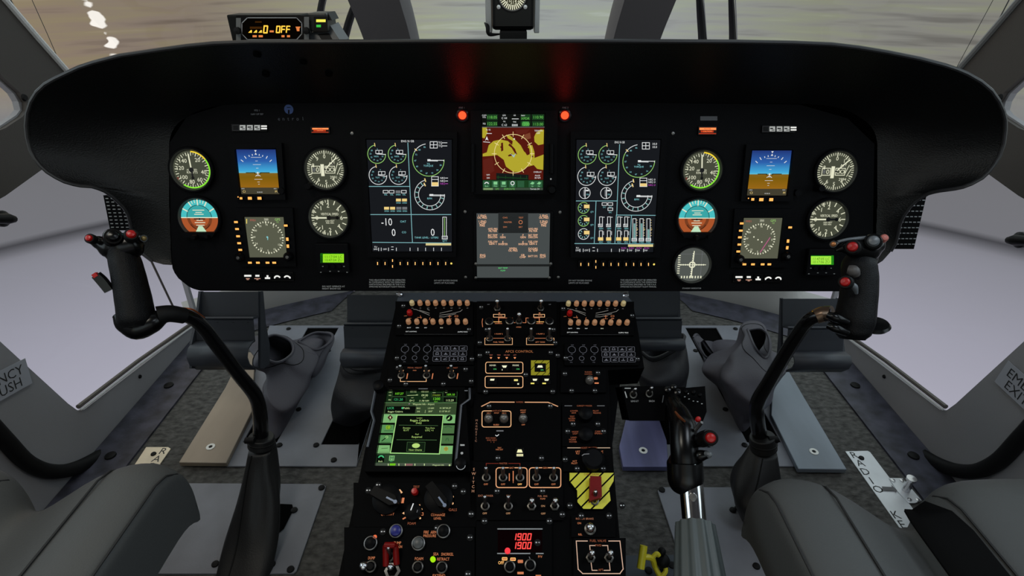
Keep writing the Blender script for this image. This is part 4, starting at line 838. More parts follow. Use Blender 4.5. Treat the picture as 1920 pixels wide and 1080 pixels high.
for x, y, ls in ((125, 637, ('1 ENG', 'OIL PRES', '')), (126, 668, ('1 ENG', 'CHIP', 'FIRE')), (182, 708, ('HYD PRS', 'FILTER')), (181, 741, ('BAT TEMP', 'DISCON')), (182, 776, ('FUEL LOW', 'GEN 1')), (235, 741, ('F', 'GEN')), (236, 778, ('E', 'INVERTER')), (289, 812, ('XMSN', 'OIL PRES')), (343, 741, ('F', 'GEN')), (343, 778, ('E', 'INVERTER')), (397, 708, ('HYD PRS', 'FILTER')), (396, 741, ('BAT TEMP', 'DISCON')), (396, 776, ('FUEL LOW', 'GEN 2')), (396, 813, ('DOORS', 'OIL TEMP')), (341, 847, ('GB', 'CHIP')), (395, 853, ('BATT SYS',)), (448, 847, ('ENG', 'OUT')), (128, 847, ('ENG', 'OUT')), (453, 637, ('2 ENG', 'OIL PRES')), (453, 668, ('2 ENG', 'CHIP', 'FIRE'))): leg(x, y, ls)
for x, y, s_ in ((247, 648, 'CWS'), (332, 648, 'TEST'), (262, 672, 'MASTER'), (247, 698, 'DIM'), (330, 698, 'BRT')): sh.text(x, y, s_, 8, ORG, 3)
sh.ring(330, 672, 9, 3, ORG, l=3)
sh.text(236, 916, 'BAT TEMP', 8, EM('caution_green', (90, 225, 120)), 3, wmax=50); sh.text(236, 930, 'PUMP', 8, EM('caution_green', (90, 225, 120)), 3, wmax=26)
add('lit_legends', sh, t, PAN.M)
for x, y in ((92, 892), (490, 892), (92, 966), (482, 966)): fit('panel_screw', SCREW, PAN.at(*sh.T(x, y), .008), t)
# ================================================================== centre console and its modules
C4, C6, C7, C8, C5 = (720, 540, .26042), (870, 640, .29637), (640, 890, .17591), (880, 860, .20367), (680, 720, .16667)
CBLK = PM('console_black', (4, 4, 5), .6, spec=.04)
CONS = thing('center_console', 'long matt black centre console covered with switch modules, between the floor plates', 'console', (0, .65, 0))
cp = lambda x, y, w=0: CON.hit(x, y, w)[0]
top = [cp(*p) for p in ((744, 566), (1186, 566), (1193, 600), (1208, 690), (1140, 694), (1150, 870), (1168, 1080), (1178, 1180), (614, 1180), (635, 1080), (722, 664))]
body = [top[0], top[1], top[4] + V3((.0, .0, 0)), top[5], top[6], top[7], top[8], top[9], top[10]]
mb = MB(); n = len(top)
mb.face(top, CBLK); low = [p - CON.N * .06 for p in top]
mb.add(top + low, [(i, (i + 1) % n, n + (i + 1) % n, n + i) for i in range(n)], CBLK); mb.face(low[::-1], CBLK)
add('console_top', mb, CONS, Matrix())
b2 = [V3((p.x * .97, p.y + (.02 if i > 4 else -.01), p.z - .055)) for i, p in enumerate(body)]
mb = MB(); n = len(b2); g0 = [V3((p.x, p.y, 0.001)) for p in b2]
mb.add(b2 + g0, [(i, (i + 1) % n, n + (i + 1) % n, n + i) for i in range(n)], CBLK); mb.face(b2, CBLK); mb.face(g0[::-1], CBLK); add('console_base', mb, CONS, Matrix())
SL = PM('slate_metal', (58, 64, 72), .5, spec=.4)
yb = top[0].y
s0, s1, s2, s3 = cp(744, 566), cp(1186, 566), on_y(1171, 549, yb + .03), on_y(748, 549, yb + .03)
mb = MB(); mb.prism([s0, s1, s2, s3], (0, .01, -.01), SL); add('console_brow', mb, CONS, Matrix())
for x, y in ((750, 553.5), (1172, 556)):
    a = on_y(x, y, yb + .022); fit('console_bolt', lambda M, p: add('bolt', MB().lathe([(.006, -.002), (.0055, .002), (.003, .004), (0, .004)], STEEL, None, 10), p, M), Matrix.Translation(a + V3((0, -.004, .004))) @ Matrix.Rotation(rad(55), 4, 'X'), CONS)

def FAST(M, p):
    o = add('fastener', MB().lathe([(.0046, 0), (.0046, .0012), (.003, .0018), (0, .0018)], RUBBER, None, 12), p, M)
    s = Sheet(lambda x, y: (x, y), 1, .0019); s.rect(-.0028, -.0008, -.0006, .0009, PM('fastener_glint', (200, 200, 205), .3)); s.rect(.0012, -.0006, .0028, .0008, PM('fastener_glint', (200, 200, 205), .3))  # two pale flecks painted on the fastener head as glints
    add('slot', s, o, M); return o
def mod(name, lab, cat, C, quad, screws=(), w=.005, grp=None):
    if len(quad) == 2: (a, b), (c, d) = quad; quad = [(a, b), (c, b), (c, d), (a, d)]
    px = [(C[0] + x * C[2], C[1] + y * C[2]) for x, y in quad]
    t = thing(name, lab, cat, CON.pt(*CON.uv(*px[-1], .0005), .0005), grp)
    q = [CON.uv(*p, w) for p in px]; mb = MB(); mb.prism([(a, b, .0006) for a, b in q], (0, 0, w - .0006), CBLK); add('plate', mb, t, CON.M, bevel=.0008)
    xm = sum(p[0] for p in quad) / len(quad); ym = sum(p[1] for p in quad) / len(quad)
    sh = scrop(CON, C, (xm, ym), w + .0002); sh.t = t; sh.w = w
    for x, y in screws: fit('fastener', FAST, CON.at(*sh.T(x, y), w), t)
    return t, sh
def done(sh, name='backlit_lettering'): add(name, sh, sh.t, CON.M)
def on(sh, x, y, rz=0.0): return CON.at(*sh.T(x, y), sh.w, rz)
def TOG(M, p):
    o = add('toggle_switch', MB().lathe([(.0062, 0), (.0062, .0022), (.0048, .0026), (.0040, .0026), (.0040, .0012)], NUT, None, 18, False), p, M)
    a = MB(); a.tube([(0, 0, 0), (0, .003, .006), (0, .0075, .0155), (0, .0085, .0185)], [.0024, .0022, .0032, .0028], DULL, 10); a.ball((0, .0085, .0185), .0029, STEEL, None, 10); add('lever', a, o, M); return o
def TOGB(M, p):
    o = add('toggle_switch', MB().lathe([(.0066, 0), (.0066, .003), (.005, .0035), (.004, .0035), (.004, .001)], NUT, None, 6, False), p, M)
    a = MB(); a.tube([(0, 0, 0), (0, .002, .012), (0, .003, .019)], [.0022, .0022, .002], DULL, 10); a.ball((0, .0032, .020), .0042, STEEL, None, 12); add('lever', a, o, M); return o
CAPM = PM('cap_beige_glow', (172, 132, 100), .45, spec=.2); 
for nd in CAPM.node_tree.nodes:
    if nd.type == 'BSDF_PRINCIPLED': nd.inputs['Emission Color'].default_value = L3((180, 120, 80)); nd.inputs['Emission Strength'].default_value = .28  # beige plastic caps given a weak glow to keep them from going dark
CAPM.cycles.emission_sampling = 'NONE'
CAPD = PM('cap_pale_glow', (196, 178, 130), .4)
for nd in CAPD.node_tree.nodes:
    if nd.type == 'BSDF_PRINCIPLED': nd.inputs['Emission Color'].default_value = L3((150, 130, 90)); nd.inputs['Emission Strength'].default_value = .35
def PCAP(M, p): return CAP(M, p, CAPD)
def CAP(M, p, m=None):
    o = add('cap_button', MB().lathe([(.0052, 0), (.0052, .002), (.0044, .0022)], KNOB, None, 14, False), p, M)
    a = MB(); a.lathe([(.0044, .001), (.0044, .008), (.0038, .0105), (.002, .0118), (0, .0121)], m or CAPM, None, 14, False, 1.0); add('button_cap', a, o, M); return o
def REDB(M, p): return add('red_button', MB().lathe([(.005, 0), (.005, .006), (.004, .009), (0, .0095)], REDP, None, 14), p, M)
def RINGK(M, p):
    o = add('rotary_knob', MB().lathe([(.0075, 0), (.0075, .006), (.0058, .0065), (.0058, .004)], NUT, None, 20, False), p, M)
    add('knob_cap', MB().lathe([(.0056, .002), (.0052, .0085), (.004, .0095), (0, .0095)], KNOB, None, 16), o, M); return o
def DOME(M, p):
    return add('dome_knob', MB().lathe([(.0068, 0), (.0068, .004), (.0056, .009), (.003, .0115), (0, .012)], PM('dome_grey', (120, 116, 112), .3, metal=.6), None, 16), p, M)

# push button panels
def lamps(lab, quad, r1, y1, r2, y2, red, x0, pale, scr):
    t, sh = mod('cap_button_panel', lab, 'switch panel', C4, quad, scr, grp='panels with beige button caps')
    for i, x in enumerate(r1):
        pale = i == 0 or (i == 7 and red[0] > 1000)
        fit('pale_cap' if pale else 'cap', PCAP if pale else CAP, on(sh, x, y1 + 6), t)
    for x in r2: fit('cap', CAP, on(sh, x, y2 + 6), t)
    fit('redb', REDB, on(sh, *red), t)
    z = lambda pts, m_=ORG, wd=2.4: sh.line([(x + x0, y) for x, y in pts], wd, m_)
    DW = EM('lit_dim_white', (150, 146, 140))
    z([(40, 152), (65, 156)], DW); z([(65, 158), (115, 178)], DW); z([(85, 160), (155, 182)], DW); z([(108, 176), (155, 196)], DW); z([(230, 182), (318, 162)], DW); z([(228, 196), (310, 186), (380, 168)], DW); z([(226, 208), (260, 208), (345, 186)], DW); z([(378, 168), (392, 156)], DW); z([(140, 152), (155, 160)], DW)
    z([(68, 212), (100, 212)]); z([(90, 200), (95, 220)]); z([(160, 212), (155, 228)]); z([(290, 205), (312, 205)]); z([(300, 195), (300, 222)]); z([(282, 222), (314, 222)])
    sh.box2(x0 + 338, 198, x0 + 360, 208, 2, ORG); sh.rect(x0 + 340, 218, x0 + 360, 222, ORG)
    for i, x in enumerate(r2): 
        if i in (0, 1, 2, 4): sh.text(x, y2 + 38, ('BATT', 'GEN', 'INV', '', 'BUS')[i], 8, W if i < 3 else CREAM, wmax=36)
    for i, x in enumerate(r1): sh.text(x, y1 + 31, ('DC', 'AC', 'EXT')[i % 3], 6, DW)
    sh.text(red[0], red[1] + 33, 'FIRE', 7, ORG); sh.text(red[0] - 32, red[1] + 15, 'LAMP', 6, ORG, wmax=26)
    sh.text(r2[0] + 16, y2 + 66, 'EXT LIGHTING', 8, W, wmax=78); sh.text(r2[-1] - 22, y2 + 68, 'SUPPLY BUS', 9, W, wmax=82)
    sh.line([(quad[0][0] + 65, quad[1][1] - 4), (quad[1][0] - 40, quad[1][1] - 4)], 1.5, PM('plate_edge', (70, 70, 72), .4))
    done(sh)
lamps('black console panel with two rows of beige button caps, nearest the -10 screen', ((82, 96), (640, 338)), (205, 262, 318, 374, 432, 487, 545, 601), 114, (180, 240, 300, 355, 414, 469, 530, 588), 248, (187, 186), 172, (0,), ((140, 130), (110, 275), (640 - 28, 300)))
lamps('black console panel with two rows of beige button caps, nearest the bar column screen', ((1270, 98), (1800, 340)), (1326, 1384, 1440, 1495, 1550, 1608, 1664, 1720), 118, (1341, 1398, 1456, 1514, 1570, 1629, 1688, 1746), 254, (1336, 190), 1296, (0,), ((1290, 150), (1786, 200)))

# fuel and hydraulics module with orange schematic
t, sh = mod('fuel_switch_panel', 'black console panel with orange pipe diagram, toggles and two framed pump boxes', 'switch panel', C4, ((668, 96), (1242, 420)), ((700, 140), (740, 300), (1220, 300), (690, 395), (1232, 395)), grp=None)
for x0, x1 in ((788, 870), (1078, 1156)): sh.box2(x0, 190, x1, 210, 4, ORW); sh.text((x0 + x1) / 2 + 10, 200, 'FUEL', 10, ORG, wmax=44); sh.rect(x0 + 36, 178, x0 + 48, 184, ORG)
sh.line([(826, 212), (826, 250)], 5, ORG); sh.line([(1118, 212), (1118, 250)], 5, ORG); sh.line([(826, 216), (924, 216), (924, 250), (944, 250)], 4, ORG); sh.line([(1118, 216), (1022, 216), (1022, 250), (1000, 250)], 4, ORG)
sh.line([(790, 244), (845, 244)], 4, HOT); sh.line([(800, 256), (848, 256)], 4, ORG); sh.line([(1100, 244), (1150, 244)], 4, HOT); sh.line([(1098, 256), (1144, 256)], 4, ORG); sh.text(970, 282, 'XFEED', 9, ORG, wmax=38); sh.line([(710, 222), (706, 245), (710, 280)], 4, ORG)
for x in (752, 1194): sh.text(x, 119, 'OFF', 7, DGY)
for x0, x1, a in ((726, 924, 'FUEL TANK'), (1026, 1224, 'AFT TANK')):
    sh.line([(x0 + 40, 361), (x0, 361), (x0, 408), (x1, 408), (x1, 361), (x1 - 36, 361)], 3.5, ORW); sh.text((x0 + x1) / 2, 390, a, 10, ORG); sh.text((x0 + x1) / 2, 331, '1 PUMP 2', 10, ORG); sh.line([(x0 + 60, 362), (x1 - 62, 362)], 3, ORG)
for x, y in ((816, 150), (1128, 150), (972, 245)): fit('togb', TOGB, on(sh, x, y), t)
for x, y in ((760, 365), (890, 365), (1058, 365), (1190, 365)): fit('tog', TOG, on(sh, x, y), t)
for x, y in ((758, 252), (905, 248), (1060, 248), (1190, 250)): fit('ringk', RINGK, on(sh, x, y), t)
done(sh)
# audio panels
AUD = EM('audio_outline', (96, 98, 106)); 
def audio(lab, quad, xs, y1, y2, k0, k1, kx):
    t, sh = mod('audio_panel', lab, 'audio panel', C4, quad, ((quad[0][0] + 8, 505), (quad[1][0] - 12, 512)), grp='audio panels with keypad')
    for i, x in enumerate(xs):
        sh.text(x + 4, y1 - 33, 'VHF', 8, AUD); sh.text(x, y1 + 34, 'ICS', 7, AUD); sh.text(x - 4, y2 + 28, 'VOL', 7, AUD); sh.ring(x, y1, 27, 2.5, AUD); sh.ring(x - 10, y2, 17, 2.5, AUD)
    for j in range(3):
        for i in range(4):
            x = k0[0] + (k1[0] - k0[0]) * (i + .5) / 4 + kx * j; y = k0[1] + (k1[1] - k0[1]) * (j + .5) / 3
            a = MB(); a.box((0, 0, .0018), (.0150, .0092, .0036), KNOB); key = add('key', a, t, on(sh, x, y), bevel=.0006)
            s2 = scrop(CON, C4, (x, y), sh.w + .0038); s2.rbox(x - 28, y - 17, x + 28, y + 17, 6, 2.2, AUD)
            s2.rect(x - 14, y + 4, x + 14, y + 8, AUD); g = (i + j) % 4
            if g == 0: s2.rect(x - 2, y - 9, x + 3, y + 4, AUD)
            elif g == 1: s2.ring(x, y - 2, 9, 4, AUD)
            elif g == 2: s2.poly([(x - 9, y + 4), (x, y - 9), (x + 9, y + 4)], AUD)
            else: s2.line([(x - 12, y + 2), (x + 12, y - 8)], 4, AUD)
            add('key_symbol', s2, key, CON.M)
    done(sh, 'lettering')
audio('dark keypad audio panel above the orange PEDAL ADJUST lettering', ((86, 392), (645, 552)), (151, 230, 311), 440, 503, (356, 415), (602, 530), -4)
audio('dark keypad audio panel on the bar column screen side, above RUDDER CONTROL', ((1300, 396), (1836, 556)), (1352, 1433, 1515), 444, 507, (1562, 421), (1806, 535), 4)
# pedal adjust
t, sh = mod('pedal_adjust_panel', 'black panel with two orange linked rotary switches lettered PEDAL ADJUST', 'switch panel', C4, ((30, 562), (648, 708)), ((102, 573), (588, 586), (44, 664), (628, 672), (158, 692), (428, 692)))
sh.text(222, 574, 'PEDAL ADJUST', 11, DORG, wmax=128); sh.text(221, 594, 'FWD', 8, ORG); sh.text(492, 575, 'LEFT ENGT', 11, DORG, wmax=98)
for x, s_ in ((126, 'LEFT'), (308, 'RIGHT'), (488, 'DIM')): sh.text(x, 597, s_, 12, ORW, wmax=46); fit('tog', TOG, on(sh, x, 632), t); sh.line([(x + 44, 618), (x + 38, 652)], 7, ORG)
sh.line([(118, 656), (118, 673), (304, 673), (304, 656)], 4.5, ORW); done(sh)
# AFCS
t, sh = mod('autopilot_panel', 'black panel lettered AFCS CONTROL with orange boxes and a yellow striped square', 'autopilot panel', C4, ((672, 440), (1242, 752)), ((746, 466), (1200, 466), (690, 486), (1250, 486), (732, 747), (1214, 746), (1020, 625)))
sh.text(974, 457, 'AFCS CONTROL', 19, EM('afcs_letter', (160, 100, 64)), wmax=208)
for x, s_ in ((770, 'TEST'), (826, 'TRIM'), (884, 'CPL DIM'), (942, 'ATT'),): sh.text(x, 483, s_, 8, EM('afcs_pink', (190, 110, 90)), wmax=44); sh.poly([(x - 9, 498), (x + 9, 498), (x + 6, 505), (x, 511), (x - 6, 505)], EM('afcs_tip', (235, 150, 100)))
sh.rbox(732, 534, 1000, 614, 14, 5, ORW); sh.rbox(728, 636, 1000, 718, 14, 5, ORW)
def lkey(x, y, w_, h_, draw):
    u, v = sh.T(x, y); k = sh.k; a = MB(); a.box((0, 0, .0012), (w_ * k, h_ * k, .0024), GLOSS); o = add('lit_key', a, t, on(sh, x, y), bevel=.0005)
    s2 = scrop(CON, C4, (x, y), sh.w + .0026); draw(s2); add('lit_legend', s2, o, CON.M)
AW, AG = EM('afcs_white', (240, 240, 205)), EM('afcs_green', (90, 220, 120))
lkey(785, 574, 60, 56, lambda s: (s.text(782, 557, 'HOVER', 12, AW, wmax=46), s.text(798, 584, 'ON', 10, AG)))
lkey(866, 574, 60, 56, lambda s: (s.poly([(848, 558), (886, 558), (878, 574), (858, 574)], AW), s.rect(849, 584, 853, 594, AW)))
lkey(950, 574, 60, 56, lambda s: (s.text(948, 557, 'MODE', 12, AW, wmax=46), s.text(964, 584, 'ON', 10, AG)))
lkey(780, 672, 62, 56, lambda s: s.poly([(766, 654), (796, 654), (792, 667), (764, 667)], AW))
lkey(948, 672, 62, 56, lambda s: (s.rect(936, 657, 964, 670, EM('afcs_yellow', (235, 220, 130))), s.rect(960, 686, 972, 696, AW)))
YH = PM('hazard_yellow', (196, 190, 40), .5)
def haz(s, pts): s.poly(pts, YH, 0)
HZ = EM('hazard_lit', (132, 128, 36))
for a in ([(1058, 521), (1192, 521), (1192, 542), (1058, 542)], [(1058, 604), (1192, 604), (1192, 628), (1058, 628)], [(1058, 542), (1084, 542), (1084, 604), (1058, 604)], [(1166, 542), (1192, 542), (1192, 604), (1166, 604)]): sh.poly(a, HZ, 1)
for a, b in (((1100, 521), (1082, 540)), ((1150, 521), (1130, 542)), ((1192, 530), (1168, 552)), ((1190, 572), (1168, 592)), ((1084, 560), (1058, 590)), ((1120, 604), (1096, 628)), ((1166, 604), (1140, 628)), ((1192, 612), (1180, 628))): sh.line([a, b], 4, CBLK, 2)
lkey(1124, 573, 78, 58, lambda s: (s.poly([(1110, 557), (1138, 557), (1144, 573), (1102, 573)], AW), s.text(1138, 590, 'SAS', 9, AG)))
for x in (1084, 1168): lkey(x, 670, 56, 56, lambda s, x=x: (s.poly([(x - 14, 654), (x + 20, 654), (x + 14, 668), (x - 10, 668)], AW), s.rect(x - 28, 682, x - 2, 692, EM('afcs_amber', (240, 225, 110)))))
done(sh)
# rudder control
t, sh = mod('rudder_control_panel', 'small black panel with one dome knob and orange RUDDER CONTROL lettering', 'switch panel', C4, ((1272, 580), (1600, 752)), ((1302, 618), (1350, 740), (1518, 740), (1540, 612)))
sh.text(1471, 605, 'RUDDER', 10, DORG, wmax=52); sh.text(1472, 620, 'CONTROL', 10, DORG, wmax=58); sh.rbox(1514, 644, 1536, 657, 4, 4, ORG); sh.rect(1516, 680, 1546, 690, ORG); sh.rect(1518, 647, 1532, 655, ORG)
fit('dome', DOME, on(sh, 1480, 668), t); done(sh)

# green navigation tablet
t = thing('tablet_navigator', 'green lit portrait touchscreen recessed in the centre console', 'navigation screen', CON.pt(*CON.uv(760, 880, 0), .0005))
bz = [(704, 726), (872, 726), (882, 884), (684, 884)]; qz = [(726.5, 732.5), (859, 733.5), (848, 873), (704, 871)]
w1 = .016; o = [CON.uv(*p, w1) for p in bz]; i_ = [CON.uv(*p, w1) for p in inset(qz, 2)]; mb = MB()
for a in range(4):
    b = (a + 1) % 4
    mb.face([(*o[a], w1), (*o[b], w1), (*i_[b], w1), (*i_[a], w1)], CBLK); mb.face([(*o[a], .0006), (*o[b], .0006), (*o[b], w1), (*o[a], w1)], CBLK); mb.face([(*i_[a], w1), (*i_[b], w1), (*i_[b], .009), (*i_[a], .009)], GLOSS)
add('bezel', mb, t, CON.M)
sh = scrop(CON, C5, (600, 500), .010)
TB = EM('tab_black', (8, 12, 8)); T1 = EM('tab_green', (74, 110, 66)); T2 = EM('tab_pale', (122, 176, 112)); T3 = EM('tab_mid', (86, 140, 84)); TG = EM('tab_bright', (120, 225, 50)); TC = EM('tab_teal', (70, 190, 120)); TW = EM('tab_white', (205, 228, 160)); TF = EM('tab_frame', (160, 215, 130)); TO = EM('tab_olive', (62, 78, 34))
L_ = lambda y: 280 - (y - 75) * .165; R_ = lambda y: 1072 - (y - 75) * .085
def band(y0, y1, m_, l=1, x0=None, x1=None): sh.poly([(x0 if x0 else L_(y0), y0), (x1 if x1 else R_(y0), y0), (x1 if x1 else R_(y1), y1), (x0 if x0 else L_(y1), y1)], m_, l)
band(75, 922, TB, 0); band(76, 210, EM('tab_head', (20, 40, 20)), 1); band(210, 345, EM('tab_head2', (52, 70, 44)), 1); sh.line([(L_(212), 210), (R_(212), 212)], 3, T2, 2)
sh.poly([(262, 250), (600, 250), (588, 330), (250, 330)], TB, 2)
for x0, y0, x1, y1 in ((336, 80, 492, 140), (330, 146, 488, 205), (776, 100, 898, 145), (908, 85, 1062, 140), (905, 148, 1056, 205)): sh.rect(x0, y0, x1, y1, TB, 2); sh.box2(x0, y0, x1, y1, 2, T1, 3)
for x, y, s_, h, m_, wm in ((410, 110, '107.27', 26, TG, 112), (400, 175, '121.20', 28, TC, 112), (310, 95, 'COM', 14, TW, 34), (308, 128, 'VOL', 14, TW, 34), (304, 178, 'SQ', 16, TW, 34), (570, 90, 'HDG CRS', 12, TW, 96), (610, 124, 'KT', 12, TW, 34), (560, 156, 'OAT', 10, TW, 30), (556, 188, '0+1', 26, TW, 66), (700, 90, 'TIME NOW', 12, TW, 100), (698, 128, '09:30', 24, TW, 104), (694, 156, 'DIST', 10, TW, 40), (690, 190, '11.98 NM', 20, TW, 118), (804, 99, 'XPDR', 10, TW, 50), (832, 127, 'STANDBY', 20, EM('tab_lime', (140, 170, 60)), 96), (830, 168, '1200', 30, TG, 92), (825, 200, 'IDENT', 10, TG, 52), (990, 120, '109.10', 25, TG, 112), (980, 185, '113.29', 24, TW, 112), (940, 97, 'NAV', 9, TW, 36), (686, 228, 'Waypoint Info - Airport', 20, TW, 252), (524, 226, 'IF', 14, EM('tab_pink', (200, 150, 190)), 30), (316, 272, 'LICR', 26, TC, 82), (494, 272, 'Public', 22, TW, 104), (368, 311, 'Reggio Calabria', 19, TW, 200), (628, 274, 'BRG', 16, TW, 44), (628, 310, 'DIS', 16, TW, 52), (766, 274, '1.0 NM', 19, TW, 74), (764, 309, '259°', 19, TW, 54), (930, 272, 'N 38°04.27', 19, TW, 150), (924, 309, 'E 15°39.17', 19, TW, 152)): sh.text(x, y, s_, h, m_, 4, wmax=wm)
sh.line([(504, 130), (622, 126)], 4, TW, 4); sh.disc(448, 272, 12, TC, 4); sh.line([(706, 296), (702, 326)], 3, TW, 4)
# side buttons
for k in range(4):
    y0, y1 = 340 + k * 115 + (4 if k else 0), 436 + k * 115
    m_ = T2 if k in (0,) else T3
    sh.poly([(L_(y0) + 4, y0), (390 - k * 20 if k == 0 else 372 - k * 22, y0), (370 - k * 22, y1), (L_(y1) + 4, y1)], T2 if k == 0 else (T3 if k < 3 else T2), 2)
    sh.poly([(916 - k * 12, y0 + 6), (R_(y0) - 4, y0 + 6), (R_(y1) - 4, y1 + 6), (908 - k * 12, y1 + 6)], (T2, T1, T1, T2)[k], 2)
sh.poly([(310, 346), (342, 378), (310, 410), (280, 378)], EM('tab_maroon', (70, 16, 28)), 4); sh.poly([(303, 378), (311, 362), (320, 378), (311, 394)], TW, 5); sh.rect(298, 412, 316, 417, TB, 4)
sh.disc(286, 488, 26, EM('tab_globe', (130, 170, 40)), 4); sh.ring(300, 488, 24, 7, EM('tab_globe_dark', (80, 130, 40)), l=5); sh.rect(242, 526, 340, 530, TB, 4)
sh.line([(218, 640), (262, 606)], 10, TB, 4); sh.ring(272, 598, 12, 6, TF, l=4); sh.line([(262, 584), (318, 590)], 6, T1, 4); sh.rect(200, 655, 310, 659, TB, 4); sh.rect(182, 768, 300, 772, TB, 4); sh.line([(215, 726), (280, 722)], 7, T1, 4)
sh.disc(975, 384, 36, TB, 4); sh.poly([(945, 402), (985, 362), (975, 398)], TF, 5); sh.line([(925, 490), (960, 476), (1000, 490)], 8, EM('tab_deep', (50, 84, 52)), 4); sh.line([(935, 636), (945, 610)], 8, EM('tab_deep', (50, 84, 52)), 4); sh.line([(965, 636), (958, 610)], 8, EM('tab_deep', (50, 84, 52)), 4)
sh.disc(938, 730, 24, EM('tab_gold', (170, 150, 60)), 4); sh.line([(915, 730), (962, 730)], 4, T1, 5); sh.line([(938, 706), (938, 754)], 4, T1, 5)
fr = [(388, 350), (908, 352), (864, 788), (312, 778)]; sh.poly(fr, TB, 3); sh.line(fr, 11, TF, 5, True)
TD = EM('tab_text', (180, 215, 120))
for x, y, s_, h, wm in ((640, 383, 'Location', 13, 100), (640, 410, 'Reggio Calabria', 24, 215), (632, 438, '(Italy)', 20, 72), (496, 495, 'Elevation', 16, 112), (490, 522, '95 FT', 20, 64), (758, 496, 'Time Zone', 16, 122), (752, 523, 'UTC +1', 20, 100), (612, 566, 'Fuel', 16, 56), (610, 596, 'Required', 22, 138), (592, 742, 'View Charts', 20, 160)): sh.text(x, y, s_, h, TD, 5, wmax=wm)
sh.line([(410, 464), (846, 470)], 4, T1, 5); sh.line([(384, 628), (832, 632)], 5, T1, 5); sh.poly([(502, 655), (704, 656), (696, 762), (494, 760)], EM('tab_btn', (18, 30, 18)), 4); sh.line([(502, 655), (704, 656), (696, 762), (494, 760)], 3, T1, 5, True); sh.disc(600, 694, 44, TD, 5, 20, .6)
band(788, 890, EM('tab_foot', (40, 62, 40)), 1); band(890, 922, EM('tab_status', (70, 82, 66)), 1)
sh.poly([(164, 800), (246, 802), (240, 880), (155, 880)], TB, 3); sh.ring(206, 838, 28, 14, TC, -75, 75, 4); sh.text(200, 870, 'Back', 17, TW, 4, wmax=66); sh.poly([(300, 806), (362, 806), (354, 864), (294, 864)], T2, 3); sh.text(328, 836, 'M', 40, EM('tab_ink', (20, 80, 50)), 4); sh.text(322, 872, 'MSG', 10, TC, 4)
sh.poly([(306, 894), (372, 894), (368, 918), (302, 918)], EM('tab_lime2', (110, 190, 30)), 3); sh.poly([(484, 898), (564, 898), (560, 920), (480, 920)], EM('tab_mauve', (130, 90, 90)), 3)
for x in (284, 404, 476, 584, 690): sh.rect(x, 896, x + 8, 920, TW, 3)
sh.text(850, 912, 'Waypoint Info', 15, TW, 3, wmax=190); sh.disc(978, 914, 9, TW, 3)
add('screen', sh, t, CON.M)
sh = scrop(CON, C5, (1120, 700), w1 + .0004); sh.rect(1098, 678, 1146, 696, WHITEP); sh.disc(1116, 778, 15, WHITEP, 1, 14); sh.rect(628, 50, 732, 58, DIMP); sh.rect(1146, 70, 1182, 80, DIMP); add('printed_legend', sh, t, CON.M)
for nm, x, y in (('knob', 1105, 915), ('knob', 190, 45)):
    add(nm, MB().lathe([(.009, 0), (.009, .003), (.0086, .012), (.006, .0135), (0, .0135)], KNOB, None, 20), t, CON.at(*sh.T(x, y), w1)); 
a = MB(); s2 = scrop(CON, C5, (1105, 910), w1 + .0138); s2.ring(1105, 912, 50, 7, PM('knob_ring', (190, 192, 198), .3), 95, 260); add('knob_edge', s2, t, CON.M)
for q in (((1205, 60), (1205, 180), (1110, 250), (1050, 890)), ((155, 60), (105, 320), (135, 420), (60, 720))):
    mb = MB(); mb.tube([CON.pt(*CON.uv(C5[0] + x * C5[2], C5[1] + y * C5[2], .013), .0165) for x, y in q], .0022, PM('rail_grey', (52, 54, 60), .3), 8); add('mounting_rail', mb, t, Matrix())

# engine switch module under the orange arch
t, sh = mod('engine_switch_panel', 'black panel with an orange arched line, a boxed knob pair and a lit caption', 'switch panel', C6, ((62, 372), (612, 762)), ((158, 411), (546, 411), (215, 740), (490, 740)))
sh.line([(112, 411), (166, 384), (532, 386), (592, 411)], 6.5, EM('arch_orange', (215, 160, 120))); sh.rect(320, 378, 384, 392, CBLK, 2); sh.text(352, 385, 'WIPERS', 10, DORG, 3, wmax=60)
sh.rbox(114, 440, 297, 542, 14, 5, ORW); sh.rect(176, 434, 240, 446, CBLK, 2); sh.text(207, 440, 'ANTI-ICE', 10, DORG, 3, wmax=62); sh.text(158, 454, 'NO 1', 8, ORG); sh.text(206, 454, 'PITOT', 8, ORG, wmax=32); sh.text(254, 454, 'NO 2', 8, ORG); sh.text(204, 528, 'BLEED', 9, ORG, wmax=36)
for x in (156, 253, 374): fit('dome', DOME, on(sh, x, 492), t)
sh.text(374, 437, 'PITOT', 9, ORG, wmax=38); sh.text(374, 450, 'HEAT', 9, ORG, wmax=36); sh.text(375, 528, 'OFF', 9, ORG)
for x, y, s_ in ((170, 612, 'ENG WASH'), (176, 625, 'GND ONLY'), (180, 637, '1   2')): sh.text(x, y, s_, 9, DORG, wmax=64)
for x, y, s_ in ((224, 674, 'TEST'), (224, 685, 'FIRE DET'), ): sh.text(x, y, s_, 8, ORG, wmax=66)
for i, ch in enumerate('MAGNETIC'): sh.text(80 - i * .6, 500 + i * 18.5, ch, 13, EM('side_letter', (150, 110, 90)))
sh.rect(205, 563, 250, 570, DGY); sh.line([(200, 594), (208, 600), (220, 590)], 4, W)
done(sh)
a = MB(); a.box((0, 0, .0015), (.0125, .015, .003), GLOSS); o = add('lit_key', a, t, on(sh, 353, 706), bevel=.0005); s2 = scrop(CON, C6, (353, 706), sh.w + .0032)
s2.poly([(341, 684), (364, 684), (371, 704), (334, 704)], EM('eng_cream', (250, 245, 190))); s2.rect(333, 713, 374, 727, EM('eng_cream', (250, 245, 190))); s2.rect(336, 718, 371, 721, CBLK, 2); add('lit_legend', s2, o, CON.M)
